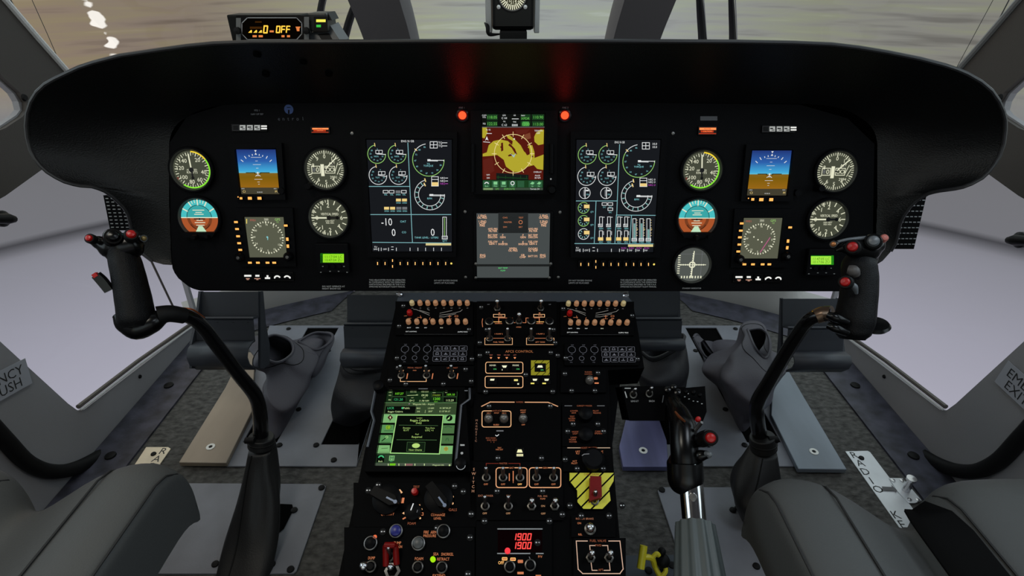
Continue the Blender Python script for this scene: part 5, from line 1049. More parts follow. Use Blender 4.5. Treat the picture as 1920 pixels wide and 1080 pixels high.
# cargo hook & hoist panels
t, sh = mod('cargo_hook_panel', 'black panel with dim orange CARGO HOOK captions above the HOIST MASTER line', 'switch panel', C6, ((622, 396), (905, 664)), ((690, 524), (846, 524), (656, 570), (882, 570)))
sh.line([(638, 408), (682, 408)], 4, DGY); sh.line([(844, 408), (888, 408)], 4, DGY); sh.text(762, 408, 'CARGO HOOK', 10, DORG, wmax=126)
for x, y, s_ in ((696, 440, 'LOWER'), (694, 453, 'ARM'), (834, 440, 'PILOT'), (842, 453, 'RELEASE'), (684, 476, 'TEST'), (682, 489, 'NORM'), (684, 502, 'EMER'), (704, 572, 'HOOK'), (708, 584, 'LIGHT'), (850, 570, 'CABIN'), (850, 583, 'SPEAKR'), (694, 608, 'LAND'), (686, 622, 'NORM'), (690, 636, 'HOVER')): sh.text(x, y, s_, 10, DORG, wmax=50)
for y in (424, 553): sh.line([(745, y + 4), (785, y - 2)], 6, EM('knob_mark', (150, 120, 100)))
for x, y in ((765, 470), (765, 600)): fit('bigk', lambda M, p: add('rotary_knob', MB().lathe([(.012, 0), (.011, .012), (.0085, .014), (0, .014)], KNOB, None, 20), p, M), on(sh, x, y), t)
done(sh)
t, sh = mod('hoist_master_panel', 'black panel lettered HOIST MASTER with one large black knob above the striped guard', 'switch panel', C6, ((622, 668), (940, 822)), ((640, 748), (716, 806), (880, 806)))
sh.line([(656, 674), (734, 674)], 5, EM('hoist_line', (190, 165, 140))); sh.line([(846, 674), (922, 674)], 5, EM('hoist_line', (190, 165, 140))); sh.text(790, 674, 'HOIST MASTER', 11, DORG, wmax=106)
for x, y, s_ in ((720, 697, 'LEFT'), (720, 710, 'PLT'), (789, 692, 'OFF'), (860, 697, 'RIGHT'), (862, 710, 'PILOT'), (700, 758, 'ACT'), (698, 772, 'PILOT')): sh.text(x, y, s_, 10, ORG, wmax=44)
done(sh); fit('hoistk', lambda M, p: add('rotary_knob', MB().lathe([(.017, 0), (.0165, .012), (.013, .015), (0, .015)], KNOB, None, 24), p, M), on(sh, 812, 756), t)
s2 = scrop(CON, C6, (770, 715), sh.w + .0152); s2.line([(748, 722), (760, 714), (790, 712)], 5, DGY); add('pointer_line', s2, t, CON.M)
# hazard guarded switch
t, sh = mod('guarded_switch_panel', 'yellow and black striped plate with a red guarded switch', 'guarded switch', C6, [(664, 828), (952, 828), (948, 890), (922, 940), (930, 1010), (890, 1062), (750, 1062), (716, 1020), (716, 950), (664, 890)], ((670, 1040), (1000, 1040)))
YP = PM('hazard_paint_glow', (205, 200, 50), .45)
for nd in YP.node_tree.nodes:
    if nd.type == 'BSDF_PRINCIPLED': nd.inputs['Emission Color'].default_value = L3((120, 116, 20)); nd.inputs['Emission Strength'].default_value = .25  # stripe paint given a weak glow of its own
poly = [(668, 832), (950, 832), (946, 884), (918, 932), (928, 1008), (888, 1060), (756, 1060), (718, 1018), (716, 944), (668, 884)]
for k in range(-3, 9):                                  # diagonal yellow stripes clipped to the shield outline
    x0 = 500 + k * 76; st = [(x0, 1070), (x0 + 62, 1070), (x0 + 62 + 240, 826), (x0 + 240, 826)]
    out = st
    A = sum(poly[i][0] * poly[(i + 1) % len(poly)][1] - poly[(i + 1) % len(poly)][0] * poly[i][1] for i in range(len(poly)))
    for i in range(4):
        pass
    def clip(sub, a, b):
        ins = lambda p: (b[0] - a[0]) * (p[1] - a[1]) - (b[1] - a[1]) * (p[0] - a[0]) >= 0
        r = []
        for i in range(len(sub)):
            p, q = sub[i], sub[(i + 1) % len(sub)]
            if ins(p): r.append(p)
            if ins(p) != ins(q):
                d1 = (b[0] - a[0]) * (p[1] - a[1]) - (b[1] - a[1]) * (p[0] - a[0]); d2 = (b[0] - a[0]) * (q[1] - a[1]) - (b[1] - a[1]) * (q[0] - a[0]); f_ = d1 / (d1 - d2)
                r.append((p[0] + (q[0] - p[0]) * f_, p[1] + (q[1] - p[1]) * f_))
        return r
    for half in ([(668, 832), (950, 832), (946, 884), (918, 932), (716, 944), (668, 884)], [(716, 944), (918, 932), (928, 1008), (888, 1060), (756, 1060), (718, 1018)]):
        out = st if sum(st[i][0] * st[(i + 1) % 4][1] - st[(i + 1) % 4][0] * st[i][1] for i in range(4)) > 0 else st[::-1]
        for i in range(len(half)):
            out = clip(out, half[i], half[(i + 1) % len(half)])
            if len(out) < 3: break
        if len(out) >= 3: sh.poly(out, YP, 1)
sh.text(806, 842, 'CABLE SHEAR', 11, EM('hazard_letter', (120, 70, 30)), 3, wmax=106)
done(sh, 'striped_paint')
a = [sh.T(x, y) for x, y in ((792, 866), (862, 870), (866, 1000), (788, 1022))]
mb = MB(); mb.prism([(p[0], p[1], sh.w + .0005) for p in a], (0, 0, .012), DRED); add('switch_guard', mb, t, CON.M, bevel=.003); fit('tog', TOG, on(sh, 826, 1012), t)

# master switches
t, sh = mod('master_switch_panel', 'black panel with nine metal toggles, five of them under the MASTER line', 'switch panel', C8, ((8, 16), (862, 566)), ((256, 300), (674, 300), (18, 512), (915 - 60, 515)))
sh.line([(155, 62), (155, 44), (265, 44)], 6, DRL); sh.line([(362, 44), (466, 44), (466, 62)], 6, DRL); sh.text(312, 44, 'MASTER', 15, DORG, wmax=92)
for x0, x1, s_ in ((246, 532, 'BAT'), (552, 842, 'GEN')): sh.rbox(x0, 84, x1, 266, 26, 8, EM('box_orange', (235, 170, 125))); sh.rect((x0 + x1) / 2 - 26, 72, (x0 + x1) / 2 + 26, 98, CBLK, 2); sh.text((x0 + x1) / 2, 85, s_, 15, ORG, 3)
for x in (152, 310, 464, 618, 774): sh.text(x, 236, 'OFF', 16, ORG if x != 464 else HOT, wmax=44)
for x in (368, 404): sh.line([(x, 140 if x < 400 else 118), (x, 200)], 9, ORG); sh.line([(404, 200), (404, 222)], 5, ORG)
sh.text(150, 342, 'EXT POWER', 17, EM('power_letter', (160, 105, 80)), wmax=138); sh.text(360, 342, 'INV', 17, EM('power_letter', (160, 105, 80))); sh.text(674, 345, 'FUEL  ENG', 16, EM('power_letter', (160, 105, 80)), wmax=88); sh.text(676, 370, 'PUMP', 13, ORG); 
for x, y, s_ in ((142, 504, 'OFF'), (357, 504, 'OFF'), (678, 436, 'ON'), (680, 506, 'OFF')): sh.text(x, y, s_, 16, EM('power_letter2', (200, 150, 110)))
for i, ch in enumerate('SWITCH'): sh.text(42 - i * 1.6, 98 + i * 40, ch, 25, EM('side_letter2', (190, 140, 110)))
for x in (156, 310, 466, 618, 774): fit('tog', TOG, on(sh, x, 176), t)
for x in (146, 359): fit('tog', TOG, on(sh, x, 440), t)
for x in (573, 785): fit('togb', TOGB, on(sh, x, 440), t)
done(sh)
# red digit frequency display
t, sh = mod('frequency_selector', 'black panel with two rows of glowing red 190.0 digits', 'radio panel', C8, ((60, 575), (760, 1130)), ((140, 562 + 14), (796 - 60, 576), (628, 774)))
sh.rect(262, 660, 670, 862, EM('freq_window', (10, 2, 3)), 0)
LB = PM('steel_bar', (170, 172, 176), .4)
for x0, x1, y in ((258, 674, 647), (256, 562, 873), (612, 684, 873)): sh.rect(x0, y - 5, x1, y + 5, LB, 1)
RG = EM('freq_red', (255, 74, 70), 1.25)
for y in (692, 772): sh.seg7(396, y, '1900', 56, RG, 3, .82, .17, .16); sh.disc(540 - 8, y + 58, 4, RG, 3, 8)
for x, y in ((325, 922), (402, 926), (470, 946)): sh.rbox(x - 22, y - 12, x + 22, y + 12, 6, 5, HOT if x < 460 else ORG); sh.rect(x - 18, y - 8, x + 18, y + 8, ORG, 2)
sh.text(292, 958, 'OFF', 26, HOT, wmax=54); sh.line([(355, 992), (375, 940)], 7, W); sh.rect(442, 1042, 500, 1064, ORG); sh.rect(610, 1070, 660, 1080, ORG); sh.text(652, 902, 'P/V', 20, ORG); sh.line([(552, 905), (562, 930)], 6, DGY)
done(sh); fit('redlamp2', lambda M, p: add('indicator_lamp', MB().lathe([(.004, 0), (.004, .002), (.003, .003), (0, .0035)], EM('freq_lamp', (240, 60, 70), 1.1), None, 14), p, M), on(sh, 352, 850), t)
fit('ringk', RINGK, on(sh, 372, 1000), t); fit('ringk', RINGK, on(sh, 560, 985), t)
# rotor brake, fuel valve
t, sh = mod('rotor_brake_panel', 'small black panel lettered ROTOR BRAKE with one chrome knob', 'switch panel', C8, ((940, 520), (1345, 722)), ((1030, 497 + 30), (1286, 497 + 30)))
sh.text(1062, 553, 'ROTOR BRAKE', 17, EM('power_letter', (160, 105, 80)), wmax=168); sh.text(1012, 594, 'ON', 16, ORG); sh.text(1020, 698, 'REL', 16, ORG, wmax=40); done(sh)
fit('chromek', lambda M, p: add('ball_toggle', MB().lathe([(.0085, 0), (.008, .003), (.0055, .004)], NUT, None, 16, False).ball((0, .001, .008), .0062, STEEL, None, 14), p, M), on(sh, 1110, 650), t)
t, sh = mod('dual_adjust_panel', 'black panel with a pale chamfered outline around two toggles', 'switch panel', C8, ((958, 730), (1440, 1100)), ())
FO = EM('outline_tan', (205, 170, 148))
sh.line([(1086, 758), (984, 758), (1002, 1018), (1044, 1058), (1386, 1058), (1416, 1016), (1386, 758), (1284, 758)], 8, FO); sh.text(1184, 756, 'FUEL VALVE', 20, DORG, wmax=186); sh.text(1188, 798, 'FWD', 18, DORG)
sh.line([(1156, 800), (1108, 800), (1116, 880)], 7, FO); sh.line([(1226, 800), (1274, 800), (1280, 880)], 7, FO); sh.line([(1120, 950), (1130, 1028), (1176, 1028)], 7, FO); sh.line([(1288, 950), (1296, 1028), (1240, 1028)], 7, FO); sh.text(1210, 1024, 'AFT', 18, DORG)
for x in (1116, 1284): fit('togb', TOGB, on(sh, x, 915), t)
done(sh)

# rotary selector modules
PKN = lambda M, p: PK(M, p)
def PK(M, p):
    o = add('selector_knob', MB().lathe([(.021, 0), (.0205, .006), (.016, .008), (0, .008)], KNOB, None, 28), p, M)
    a = MB(); a.prism([(-.006, -.021, .008), (.006, -.021, .008), (.0075, .012, .008), (0, .023, .008), (-.0075, .012, .008)], (0, 0, .013), KNOB); add('knob_bar', a, o, M, bevel=.002)
    s_ = Sheet(lambda x, y: (x, y), 1, .0212); s_.rect(-.0012, .003, .0012, .018, PM('knob_arrow', (120, 132, 158), .4)); s_.disc(0, .0175, .0026, PM('knob_arrow', (120, 132, 158), .4)); add('knob_arrow', s_, o, M); return o
t, sh = mod('rotary_selector_panel', 'black panel with two big pointer knobs and a red TEST button', 'selector panel', C7, ((130, 85), (1440, 556)), ((395, 112), (1208, 124), (290, 170), (1300, 182), (1382, 420)))
fit('pk', PK, on(sh, 490, 270, rad(-115)), t); fit('pk', PK, on(sh, 1040, 260, rad(-140)), t)
add('small_selector', MB().lathe([(.0125, 0), (.012, .007), (.009, .009), (0, .009)], KNOB, None, 20), t, on(sh, 768, 400)); fit('redb', REDB, on(sh, 786, 188), t)
s2 = scrop(CON, C7, (755, 340), sh.w + .0095); s2.line([(742, 374), (766, 312)], 11, W); s2.line([(806, 400), (812, 378)], 6, DGY); add('pointer_line', s2, t, CON.M)
for x, y, s_, h, m_, wm in ((800, 130, 'TEST', 24, DORG, 70), (492, 420, 'QUANTITY', 26, ORG, 140), (1030, 428, 'COVERAGE', 26, ORG, 150), (1026, 466, 'LEVEL', 22, ORG, 84), (750, 520, 'FOAM', 24, DORG, 88), (1188, 374, 'GALS', 26, DORG, 92), (536, 142, 'MIN', 24, ORW, 54)): sh.text(x, y, s_, h, m_, wmax=wm)
sh.poly([(424, 172), (440, 154), (462, 172)], ORW); sh.poly([(606, 164), (626, 154), (654, 190), (634, 204)], ORW); sh.poly([(362, 250), (380, 238), (386, 304), (354, 304)], ORG); sh.poly([(650, 246), (674, 246), (664, 304), (636, 304)], ORG)
for x, y in ((1086, 148), (1150, 178), (1186, 236), (1184, 306), (912, 256), (912, 326)): sh.disc(x, y, 13, ORW)
sh.box2(806, 322, 836, 346, 9, ORW); sh.disc(852, 370, 12, ORW); sh.box2(848, 406, 872, 432, 6, ORG); sh.disc(840, 464, 10, ORW); sh.line([(684, 356), (682, 398), (652, 412)], 6, ORW); sh.disc(670, 410, 12, ORW); sh.line([(660, 470), (686, 456)], 14, ORG)
done(sh)
t, sh = mod('ring_switch_panel', 'black panel with metal ring switches, one blue knob and a red U-shaped guard', 'switch panel', C7, ((30, 560), (1420, 1130)), ((445, 610), (1022, 540 + 30), (1372, 672), (1350, 1060)))
def RK(M, p, m=None):
    o = add('ring_switch', MB().lathe([(.0092, 0), (.0092, .005), (.0078, .0055), (.0078, .003)], DULL, None, 22, False), p, M); add('switch_cap', MB().lathe([(.0076, .001), (.007, .008), (.0045, .0095), (0, .0095)], m or KNOB, None, 18), o, M); return o
RK(on(sh, 588, 606), t, PM('blue_cap', (22, 26, 110), .35))
for x, y in ((1092, 608), (318, 735)): fit('rk', RK, on(sh, x, y), t)
RK(on(sh, 825, 738), t, PM('grey_cap', (70, 72, 72), .4))
for x, y in ((320, 985), (820, 990), (1075, 995)): fit('ringk', RINGK, on(sh, x, y), t)
add('hex_switch', MB().lathe([(.011, 0), (.011, .004), (.007, .0045), (.007, .002)], DULL, None, 6, False).ball((-.002, .004, .008), .0045, STEEL, None, 10), t, on(sh, 548, 1030))
add('ball_toggle', MB().lathe([(.006, 0), (.005, .004)], NUT, None, 12, False).ball((0, 0, .008), .0062, STEEL, None, 12), t, on(sh, 250, 985))
add('green_lamp', MB().lathe([(.0036, 0), (.0036, .004), (.002, .0055), (0, .006)], EM('lamp_green', (160, 225, 20), 1.1), None, 14), t, on(sh, 978, 905))
g = [CON.pt(*CON.uv(C7[0] + x * C7[2], C7[1] + y * C7[2], .02), 0) for x, y in ((458, 955), (470, 760), (575, 755), (572, 940))]
mb = MB(); mb.tube([g[0] + CON.N * .008, g[1] + CON.N * .018, g[1] * .9 + g[2] * .1 + CON.N * .024, g[1] * .1 + g[2] * .9 + CON.N * .024, g[2] + CON.N * .018, g[3] + CON.N * .008], .0042, DRED, 10); add('switch_guard', mb, t, Matrix())
fit('tog', TOG, on(sh, 520, 880), t)
for x, y, s_, h, m_, wm in ((945, 614, 'FIRE  ARM', 32, ORG, 140), (942, 652, 'PRESSURE', 26, ORG, 140), (598, 728, 'PUMP', 30, ORG, 80), (630, 768, 'ON', 26, ORG, 40), (322, 888, 'DUMP', 28, ORG, 74), (828, 896, 'FOAM', 28, ORG, 92), (1008, 846, 'SEA', 28, ORG, 58), (1130, 848, 'SNORKEL', 28, ORG, 132), (1086, 900, 'RETRACT', 28, ORG, 132), (1040, 1075, 'EXTEND', 24, ORG, 180)): sh.text(x, y, s_, h, m_, wmax=wm)
sh.disc(358, 664, 22, EM('pale_red', (230, 110, 70))); done(sh)
# ================================================================== floor plates, planks, placards
fl = lambda px, py, z=0.0: on_z(px, py, z)
def flat(name, lab, cat, px, th, mat, z=0.0008, inner=(), grp=None, bolts=(), bolt=None, bevel=.0015, part='panel'):
    pts = [fl(*p, z + th) for p in px]; inn = [[(lambda q: (q.x, q.y))(fl(*p, z + th)) for p in l] for l in inner]
    c = sum(pts, V3()) / len(pts); t = thing(name, lab, cat, (c.x, c.y, z), grp)
    holes([(p.x, p.y) for p in pts], inn, mat, lambda a, b, e: V3((a, b, z + e)), th, part, t, bevel)
    for b in bolts: fit(bolt or 'floorbolt', {'floorbolt': FB, 'washer': WS}[bolt or 'floorbolt'], Matrix.Translation(fl(*b, z + th)), t)
    return t
def FB(M, p): return add('bolt', MB().lathe([(.008, 0), (.0075, .003), (.004, .0045), (0, .0045)], RUBBER, None, 12), p, M)
def WS(M, p):
    o = add('washer', MB().lathe([(.011, 0), (.011, .0015), (.005, .0015)], PM('washer_white', (225, 225, 220), .4), None, 18, False), p, M); add('screw', MB().lathe([(.0045, 0), (.004, .0012), (0, .0012)], RUBBER, None, 10), o, M); return o
mx = lambda l: [(1920 - x, y) for x, y in l]
SLOT1 = [(577, 614), (635, 614), (519, 829), (455, 829)]; SLOT2 = [(690, 650), (740, 650), (672, 833), (602, 833)]
WELL = PM('well_black', (3, 3, 3), .9, spec=.05)  # flat black put in for the dark inside open floor holes
def pedplate(lab, f, grp, extra):
    t = flat('pedal_floor_plate', lab, 'floor plate', f([(505, 610), (752, 610), (668, 874), (424, 874)]), .005, PLATEM, .0008, [f(SLOT1), f(SLOT2)], grp, f([(541, 617), (524, 835), (593, 835), (626, 863), (616, 658), (560, 768)]))
    for s_ in (SLOT1, SLOT2):
        mb = MB(); mb.face([fl(*p, .0006) for p in f(s_)], WELL); add('slot_dark', mb, t, Matrix())
pedplate('grey floor plate with two black pedal slots beside the tablet screen', lambda l: l, 'slotted pedal floor plates', 0)
pedplate('grey floor plate with two black pedal slots behind the collective lever', mx, 'slotted pedal floor plates', 0)
flat('floor_plate', 'pale grey floor plate under the boot of the stick with grip turned away', 'floor plate', [(262, 905), (604, 907), (611, 911), (609, 918), (556, 1070), (550, 1075), (130, 1076)], .005, PLATEM, .0008, (), 'square floor plates under the sticks', [(603, 915), (545, 1068), (552, 957), (404, 1058), (510, 1058)])
flat('floor_plate', 'grey floor plate under the chrome collective lever', 'floor plate', [(1237, 913), (1500, 913), (1506, 919), (1590, 1085), (1288, 1085), (1233, 920)], .005, PLATEM, .0008, (), 'square floor plates under the sticks', [(1241, 919), (1374, 957), (1384, 953), (1418, 1062)])
ALW = PM('worn_aluminium_warm_lit', (138, 126, 112), .45, metal=.25, mott=.14, mscale=6, stretch=(1, .25, 1)); ALB = PM('worn_aluminium_cool_lit', (118, 126, 136), .42, metal=.35, mott=.12, mscale=6, stretch=(1, .25, 1)); ALV = PM('worn_violet_aluminium', (92, 92, 128), .45, metal=.3, mott=.12, mscale=14, stretch=(1.6, .2, 1))  # one plank metal; warm and cool light put into the brown and blue tints
flat('heel_plank', 'brownish bare metal heel plank beside the stick boot and grey slotted plate', 'heel plank', [(335, 867), (424, 868), (473, 770), (478, 660), (455, 660), (422, 727)], .014, ALW, .0065, (), None, [(395, 838)], 'washer', .002)
flat('heel_plank', 'bluish bare metal heel plank next to the RADIO plate with arrow', 'heel plank', [(1497, 879), (1588, 880), (1502, 735), (1476, 690), (1450, 690), (1446, 778)], .014, ALB, .0065, (), None, [(1526, 847)], 'washer', .002)
flat('heel_plank', 'short violet grey metal heel plank against the console, below the collective switch box', 'heel plank', [(1168, 875), (1254, 875), (1250, 825), (1240, 797), (1232, 775), (1176, 775), (1161, 837)], .016, ALV, .0065, (), None, [(1206, 845)], 'washer', .002)

WPL = PM('placard_steel', (205, 208, 212), .35, metal=.35, mott=.06, mscale=9); INK = PM('placard_ink', (28, 28, 30), .6)
def radio(lab, quad, letters, arrow, keyp, base, screw):
    z = .0045; t = flat('radio_key_placard', lab, 'placard', quad, .0025, base, .0008, (), 'RADIO KEY floor placards', (), None, .0006, 'plate')
    FL = Frame((0, 0, z - .001), (1, 0, 0), (0, 1, 0)); sh = scrop(FL, (0, 0, 1), letters[0][1:], .0)
    for ch, x, y, r in letters: sh.text(x + (2 if x > 960 else -1), y, ch, 15, INK, 1, rot=rad(r))
    if arrow:
        A2 = Frame((0, 0, .0062), (1, 0, 0), (0, 1, 0)); s2 = scrop(A2, (0, 0, 1), arrow[0], .0); s2.poly(arrow, PM('arrow_grey', (92, 92, 94), .6), 0); add('arrow', s2, t, A2.M)
    add('lettering', sh, t, FL.M)
    add('screw', MB().lathe([(.007, 0), (.006, .003), (0, .003)], RUBBER, None, 12), t, Matrix.Translation(fl(*screw, z - .001)))
    return t
radio('white metal strip lettered RADIO KEY with arrow, beside the bluish plank', [(1585, 846), (1627, 845), (1632, 848), (1738, 988), (1790, 1060), (1735, 1060), (1686, 988)], [('R', 1599, 853, -4), ('A', 1610.5, 868, -4), ('D', 1620, 884, -4), ('I', 1631.5, 901, -4), ('O', 1644, 917, -4), ('K', 1677, 965, -4), ('E', 1689, 983, -4), ('Y', 1702, 1001, -4)], [(1653, 912), (1672, 913), (1671, 909), (1682, 919), (1680, 924), (1679, 920), (1656, 919)], 0, WPL, (1615, 859))
radio('cream metal strip lettered RADIO, partly hidden by the seat', [(274, 838), (315, 838), (320, 841), (294, 878), (250, 940), (205, 940), (249, 876)], [('R', 307, 845.5, 6), ('A', 295, 860, 12), ('D', 286, 874, 12), ('I', 274, 889, 12), ('O', 262, 905, 12)], None, 0, PM('placard_cream', (228, 212, 186), .45, mott=.05), (288, 851.5))
t = flat('key_socket_plate', 'small steel plate with a key switch beside the RADIO KEY arrow', 'key switch', [(1667, 896), (1692, 896), (1728, 938), (1716, 943), (1704, 943), (1682, 920)], .002, WPL, .0036, (), None, (), None, .0005, 'plate')
for q in ((1674, 901), (1691, 901), (1705, 937), (1721, 938)): fit('smallbolt', lambda M, p: add('screw', MB().lathe([(.0055, 0), (.005, .002), (0, .003)], STEEL, None, 10), p, M), Matrix.Translation(fl(*q, .0056)), t)
mb = MB(); p = fl(1698, 919, .0056); mb.lathe([(.009, 0), (.009, .012), (.007, .02), (.007, .034), (.011, .036), (.011, .042), (0, .043)], STEEL, Matrix.Translation(p), 16); add('key_barrel', mb, t, Matrix())

# yellow handled release lever on a bracket by the console
t = thing('release_lever', 'small yellow T-handled lever on a bracket between console and collective sleeve', 'lever', fl(1230, 1075, .001))
mb = MB(); mb.prism([fl(*p, .012) for p in ((1172, 1042), (1268, 1040), (1284, 1100), (1170, 1100))], (0, 0, -.011), SL); add('bracket', mb, t, Matrix(), bevel=.002)
YM = PM('yellow_paint', (215, 200, 45), .4)
A = lambda x, y, d: at(x, y, d)
mb = MB(); mb.tube([A(1207, 1023, 1.06), A(1201, 1066, 1.05)], [.0075, .0075], YM, 10); mb.tube(smooth_path([A(1206, 1044, 1.055), A(1222, 1047, 1.06), A(1228, 1062, 1.07), A(1236, 1078, 1.08)], 5), [.0055] * 16, YM, 8); mb.tube(smooth_path([A(1222, 1047, 1.06), A(1231, 1038, 1.06), A(1236, 1042, 1.06)], 4), .0045, YM, 8); mb.tube(smooth_path([A(1228, 1062, 1.07), A(1238, 1080, 1.06), A(1248, 1072, 1.06), A(1247, 1062, 1.065)], 4), .0045, YM, 8); add('handle', mb, t, Matrix())
mb = MB(); mb.ball(A(1243, 1052, 1.07), .014, RUBBER); mb.ball(A(1241, 1034, 1.065), .008, RUBBER); mb.tube([A(1243, 1052, 1.07), fl(1245, 1066, .012)], .009, RUBBER, 10); add('pivot_knob', mb, t, Matrix())
for q in ((1260, 1060), (1216, 1070)): fit('floorbolt', FB, Matrix.Translation(fl(*q, .012)), t)

# ================================================================== rudder pedals and their boots
PEDM = PM('pedal_slate', (46, 49, 56), .5, spec=.4); LEA = PM('boot_leather', (72, 70, 78), .55, spec=.3, bump=.15, bscale=350); LEAD = PM('boot_leather_black', (32, 32, 36), .5, spec=.3, bump=.15, bscale=350)
def pedal(lab, x0, x1, yt, yl, yr, yb, d, fl0, fl1, screws, ys, grp='rudder pedals'):
    t = thing('rudder_pedal', lab, 'pedal', at((x0 + x1) / 2, yb, d), grp)
    prof = [(yt, d), (yl - 2, d), (yl, d - .028), (yl + 2, d - .031)]
    P = lambda px, py, dd: V3(((px - 960) / F_PX * d, at(960, py, dd).y, at(960, py, dd).z))
    mb = MB(); mb.grid([[P(x, y, q) for x in (x0, x1)] for y, q in prof], PEDM, smooth=False); add('back_plate', mb, t, Matrix(), solid=.006)
    prof = [(yl + 2, d - .031), ((yl + yr) / 2, d - .026), (yr, d - .022)]
    mb = MB(); mb.grid([[P(x, y, q) for x in (x0, x1)] for y, q in prof], PEDM, smooth=False); add('step_plate', mb, t, Matrix(), solid=.005)
    h = yb - yr; prof = [(yr, d - .022), (yr + h * .1, d - .04), (yr + h * .3, d - .058), (yr + h * .6, d - .062), (yr + h * .85, d - .05), (yb, d - .02)]
    mb = MB(); mb.grid([[P(x, y, q) for x in (x0, x1)] for y, q in prof], PEDM); add('foot_roll', mb, t, Matrix(), solid=.005)
    for px, near, far in (fl0, fl1):
        if near is None: continue
        xx = (px - 960) / F_PX * d; sgn = 1 if xx < 0 else -1
        prof = [(yt - 1, d - near * .2), (yt - 1, d + far * .3), (yl + 10, d + far * .6), (yr + 5, d + far), (yb - 8, d + far), (yb + 1, d + far * .4), (yb + 1, d - near), (yr + 5, d - near), (yl, d - near * .5)]
        mb = MB(); mb.prism([(xx, at(960, y, q).y, at(960, y, q).z) for y, q in prof], (.006, 0, 0), PEDM); add('side_flange', mb, t, Matrix(), bevel=.0015)
    for x in screws:
        q = P(x, ys, d - .030); add('screw', MB().lathe([(.006, 0), (.005, .003), (0, .003)], RUBBER, None, 10), t, Matrix.Translation(q + V3((0, -.001, 0))) @ Matrix.Rotation(rad(80), 4, 'X'))
pedal('slate grey rudder pedal behind the bent tube of the stick nearest the brown plank', 378, 486, 547, 598, 640, 690, 1.44, (376, .05, .01), (484, .0, .055), (421, 450, 477), 606)
pedal('slate rudder pedal against the console, above the tablet screen', 652, 752, 553, 609, 655, 687, 1.42, (652, .012, .012), (752, None, None), (668, 699), 617)
pedal('dark rudder pedal against the console, above the collective switch box', 1178, 1271, 546, 599, 637, 655, 1.42, (1178, None, None), (1270, .012, .012), (1256, 1228), 605)
pedal('slate grey rudder pedal behind the bent tube, near the bluish plank', 1466, 1568, 560, 616, 660, 694, 1.42, (1464, .0, .022), (1568, .03, .01), (1476, 1526), 624)

def gaiter(name, lab, loops, mat, folds, grp, seg=40, nring=16, amp=.010, seedv=0, collar=None, into=None):
    # loops: control loops of 3-D points from collar to floor, blended and given soft creases
    t = into or thing(name, lab, 'pedal boot', sum(loops[-1], V3()) / len(loops[-1]), grp)
    def resample(l):
        l = smooth_path(l + [l[0]], 6); d = [0]
        for i in range(1, len(l)): d.append(d[-1] + (l[i] - l[i - 1]).length)
        o = []; j = 0
        for k in range(seg):
            s_ = d[-1] * k / seg
            while d[j + 1] < s_: j += 1
            o.append(l[j].lerp(l[j + 1], (s_ - d[j]) / max(1e-9, d[j + 1] - d[j])))
        return o
    ls = [resample(l) for l in loops]; rows = []
    cols = [smooth_path([l[k] for l in ls], nring) for k in range(seg)]
    m = len(cols[0])
    for i in range(m):
        f = i / (m - 1); c = sum((cols[k][i] for k in range(seg)), V3()) / seg; row = []
        for k in range(seg):
            p = cols[k][i]; n_ = (p - c); n_ = n_.normalized() if n_.length > 1e-6 else V3()
            a = 2 * pi * k / seg; w_ = sin(pi * min(1, f * 1.05)) * amp
            s_ = sin(folds * a + 5 * f + seedv) * .6 + sin(a * 2 - 9 * f + seedv * 2) * .8 + noise.noise(p * 16 + V3((seedv, 0, 0))) * 1.6
            row.append(p + n_ * w_ * s_)
        rows.append(row)
    mb = MB(); mb.grid(rows, mat, cu=True); add('boot_flap' if into else 'boot', mb, t, Matrix(), sub=1, sharp=180)
    mb = MB(); r0 = rows[0] + [rows[0][0]]; mb.tube(r0, .004, mat, 6, False); add('hem', mb, t, Matrix())
    if collar is not None: mb = MB(); mb.tube([p + (p - sum(rows[1], V3()) / seg).normalized() * .001 for p in rows[nring // 2]] + [rows[nring // 2][0]], .0012, RUBBER, 5, False); add('stitching', mb, t, Matrix())
    return t
q = lambda l, e=.045: [at(x, y, d + e) for x, y, d in l]; g0 = lambda l: [fl(x, y, .0075) for x, y in l]
crumpled = gaiter('pedal_boot', 'crumpled grey leather boot on the slot beside the brown plank', [q([(489, 668, 1.50), (492, 640, 1.54), (515, 628, 1.58), (545, 640, 1.58), (548, 662, 1.55), (520, 680, 1.50)]), q([(488, 700, 1.50), (494, 655, 1.55), (525, 634, 1.62), (566, 642, 1.62), (578, 675, 1.58), (545, 715, 1.50)]), q([(492, 745, 1.46), (505, 690, 1.54), (545, 650, 1.66), (602, 640, 1.68), (588, 698, 1.60), (545, 750, 1.48)]), g0([(500, 812), (512, 755), (565, 660), (622, 628), (596, 685), (525, 818)])], LEA, 3, 'leather pedal boots', amp=.030, seedv=1.3, collar=1)
gaiter('pedal_boot', 'dark leather boot around the pedal stem above the tablet screen', [q([(640, 672, 1.44), (655, 664, 1.49), (700, 664, 1.50), (730, 672, 1.46), (715, 690, 1.42), (665, 692, 1.42)]), q([(634, 690, 1.44), (650, 676, 1.49), (700, 676, 1.50), (738, 690, 1.46), (718, 712, 1.42), (655, 712, 1.42)]), q([(618, 735, 1.42), (640, 705, 1.50), (700, 700, 1.52), (745, 730, 1.48), (715, 760, 1.40), (650, 765, 1.40)]), g0([(622, 790), (660, 720), (700, 700), (732, 715), (700, 775), (660, 800)])], LEAD, 2, 'leather pedal boots', amp=.006, seedv=2.1, collar=1)
